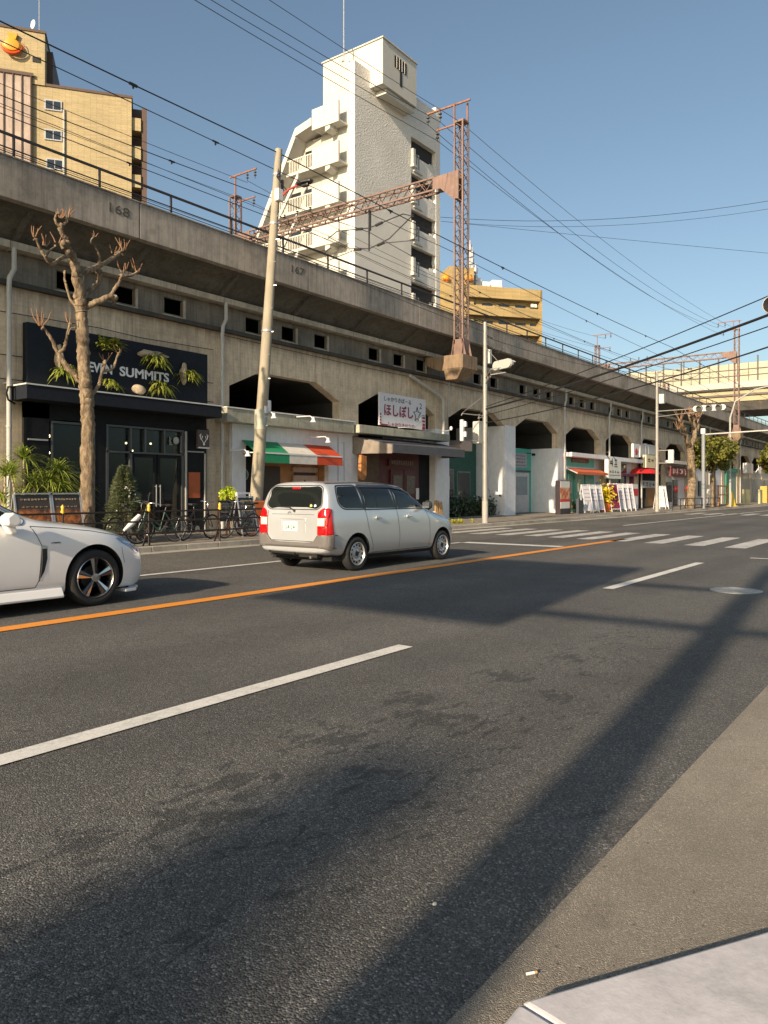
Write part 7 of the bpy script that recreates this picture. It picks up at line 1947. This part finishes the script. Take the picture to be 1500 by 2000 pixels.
for V_ in ('L', 'R'):
    s_ = -1 if V_ == 'L' else 1
    patch('rear_window', bvh2, rpoly([(1.15,1.06),(1.62,1.31),(2.05,1.36),(2.12,1.05)], .03), V_, m_cglass, car, .004)
    patch('front_window', bvh2, rpoly([(2.17,1.05),(2.10,1.36),(2.5,1.35),(2.85,1.24),(3.12,1.08),(3.10,1.04)], .03), V_, m_cglass, car, .004)
    b = MB(); ribbon(b, bvh2, rpoly([(1.10,1.04),(1.60,1.335),(2.1,1.385),(2.52,1.372),(2.88,1.255),(3.18,1.07),(3.14,1.02)], .03), V_, .016, .006, True); mk('window_trim', b, m_chr, car)
    b = MB(); 
    ribbon(b, bvh2, [(3.22,1.0),(3.28,.9),(3.34,.78),(3.335,.6),(3.31,.38),(3.27,.30)], V_, .008); ribbon(b, bvh2, [(3.27,.30),(2.14,.30),(2.14,1.02)], V_, .008); ribbon(b, bvh2, [(2.14,.30),(1.5,.30),(1.35,.6),(1.1,.8),(1.08,1.0)], V_, .008)
    ribbon(b, bvh2, [(3.22,1.0),(3.6,.965),(4.0,.915),(4.35,.85),(4.5,.80)], V_, .007); ribbon(b, bvh2, [(4.42,.70),(4.43,.62),(4.46,.5)], V_, .006)
    mk('panel_gap', b, m_gap, car)
    patch('fender_vent', bvh2, rpoly([(3.335,.775),(3.405,.77),(3.405,.62),(3.37,.48),(3.30,.355),(3.315,.5)], .015), V_, P('vent_black', (.015,.015,.016), .25, var=0), car, .004, .03)
    b = MB(); ribbon(b, bvh2, [(3.335,.77),(3.335,.55),(3.31,.37)], V_, .012, .009); ribbon(b, bvh2, [(3.34,.755),(3.40,.755)], V_, .03, .010); mk('vent_chrome', b, m_chr, car)
    hl = patch('headlamp', bvh2, rpoly([(4.34,.815),(4.60,.815),(4.74,.73),(4.76,.60),(4.70,.58),(4.56,.68),(4.42,.75)], .012), V_, P('lamp_blueglass', (.28,.34,.44), .04, .3, var=0), car, .005, .03)
    b = MB(); ribbon(b, bvh2, [(4.44,.765),(4.58,.73),(4.70,.635)], V_, .02, .008); mk('lamp_bezel', b, m_chr, hl)
    # side skirt and lip
    b = MB(); yy = s_*(W2-.01)
    b.prism([(W2-.14,.145),(W2+.025,.155),(W2+.03,.18),(W2-.015,.265),(W2-.14,.29)], 'x', 1.56, 3.60) if s_ > 0 else b.prism([(-W2+.14,.145),(-W2-.025,.155),(-W2-.03,.18),(-W2+.015,.265),(-W2+.14,.29)], 'x', 1.56, 3.60)
    mk('side_skirt', b, m_pearl, car, bevel=.01)
    b = MB(); b.prism([(4.46,s_*(W2-.02)),(4.64,s_*(W2-.05)),(4.83,s_*(W2-.28)),(4.90,s_*.3),(4.90,0),(4.5,0)], 'z', .125, .165); mk('front_lip', b, m_pearl, car, bevel=.012)
    b = MB(); b.prism([(2.84,1.03),(2.83,1.12),(2.90,1.17),(2.97,1.14),(3.0,1.05),(2.93,1.01)], 'y', s_*(W2+.03), s_*(W2+.21)); b.prism([(2.86,1.05),(2.98,1.05),(3.02,.93),(2.94,.92)], 'y', s_*(W2-.02), s_*(W2+.09)); mk('door_mirror', b, m_pearl, car, bevel=.02)
    b = MB(); b.cbox((2.30, s_*(W2+.012), .88), .20,.03,.03); mk('door_handle', b, m_chr, car, bevel=.008)
    if s_ < 0:
        b = MB(); p = ray3(bvh2, 'L', 3.44, .80)[0]; put_text(b, 'HYBRID', (3.46, p.y-.006, .792), (1,0,0), .11, .016, .003, 0, .02); mk('badge', b, P('badge_dark', (.06,.06,.06), .3, .5, var=0), car)
patch('windscreen', bvh2, rpoly([(2.68,-.50),(2.68,.50),(3.26,.62),(3.26,-.62)], .05), 'T', m_cglass, car, .006)
patch('rear_screen', bvh2, rpoly([(1.02,-.55),(1.02,.55),(1.55,.48),(1.55,-.48)], .05), 'T', m_cglass, car, .006)
patch('grille', bvh2, rpoly([(-.40,.60),(-.50,.30),(.50,.30),(.40,.60)], .03), 'F', m_trimb, car, .006)
b = MB(); b.box(3.24, 3.34, -.55, .55, 1.035, 1.045); mk('cowl', b, m_trimb, car)
b = MB(); b.box(.3, 4.6, -.74, .74, .16, .32); mk('underbody', b, m_under, car)
for x in (CR, CF):
    for s_ in (-1, 1): alloy_wheel(car, x, s_*(W2-.115), CRd, CRd, s_)
car.location = (1.40, 9.28, 0.004)

# ---------------------------------------------------------------- things behind the viewer that shade the road
gt = thing('sign_gantry', 'roadside pole with two arms and a large traffic sign panel behind the viewer', 'road sign', (-6.3, .35, 0))
tn = math.tan(SUN_EL); 
b = MB(); b.tube([(-6.3,.35,0),(-6.3,.35,9.0)], [.21,.15], 18)
for z in (5.9, 7.25): b.tube([(-6.3,-2.6,z),(-6.3,6.0,z)], .085, 10)
mk('pole', b, m_steel, gt, smooth=50)
b = MB(); b.box(-6.45, -6.40, 2.35, 6.0, 5.5, 8.35); mk('panel', b, P('sign_and_blocker_back', (.4,.4,.4), .6), gt)

py = thing('shade_blocker', 'tall narrow added panel far behind the viewer, shading the road', 'sign', (-30, -1.35, 0))  # added, unseen slab that casts the soft shade on the near lane
b = MB(); b.box(-30.3, -30.0, -1.85, -.85, .3, 12.9); b.box(-30.3, -30.0, -1.6, -.9, 12.9, 13.6); mk('panel', b, P('sign_and_blocker_back', (.4,.4,.4), .6), py)
b = MB(); b.box(-30.4, -29.9, -1.95, -.75, 0, .3); mk('plinth', b, m_kerb, py)
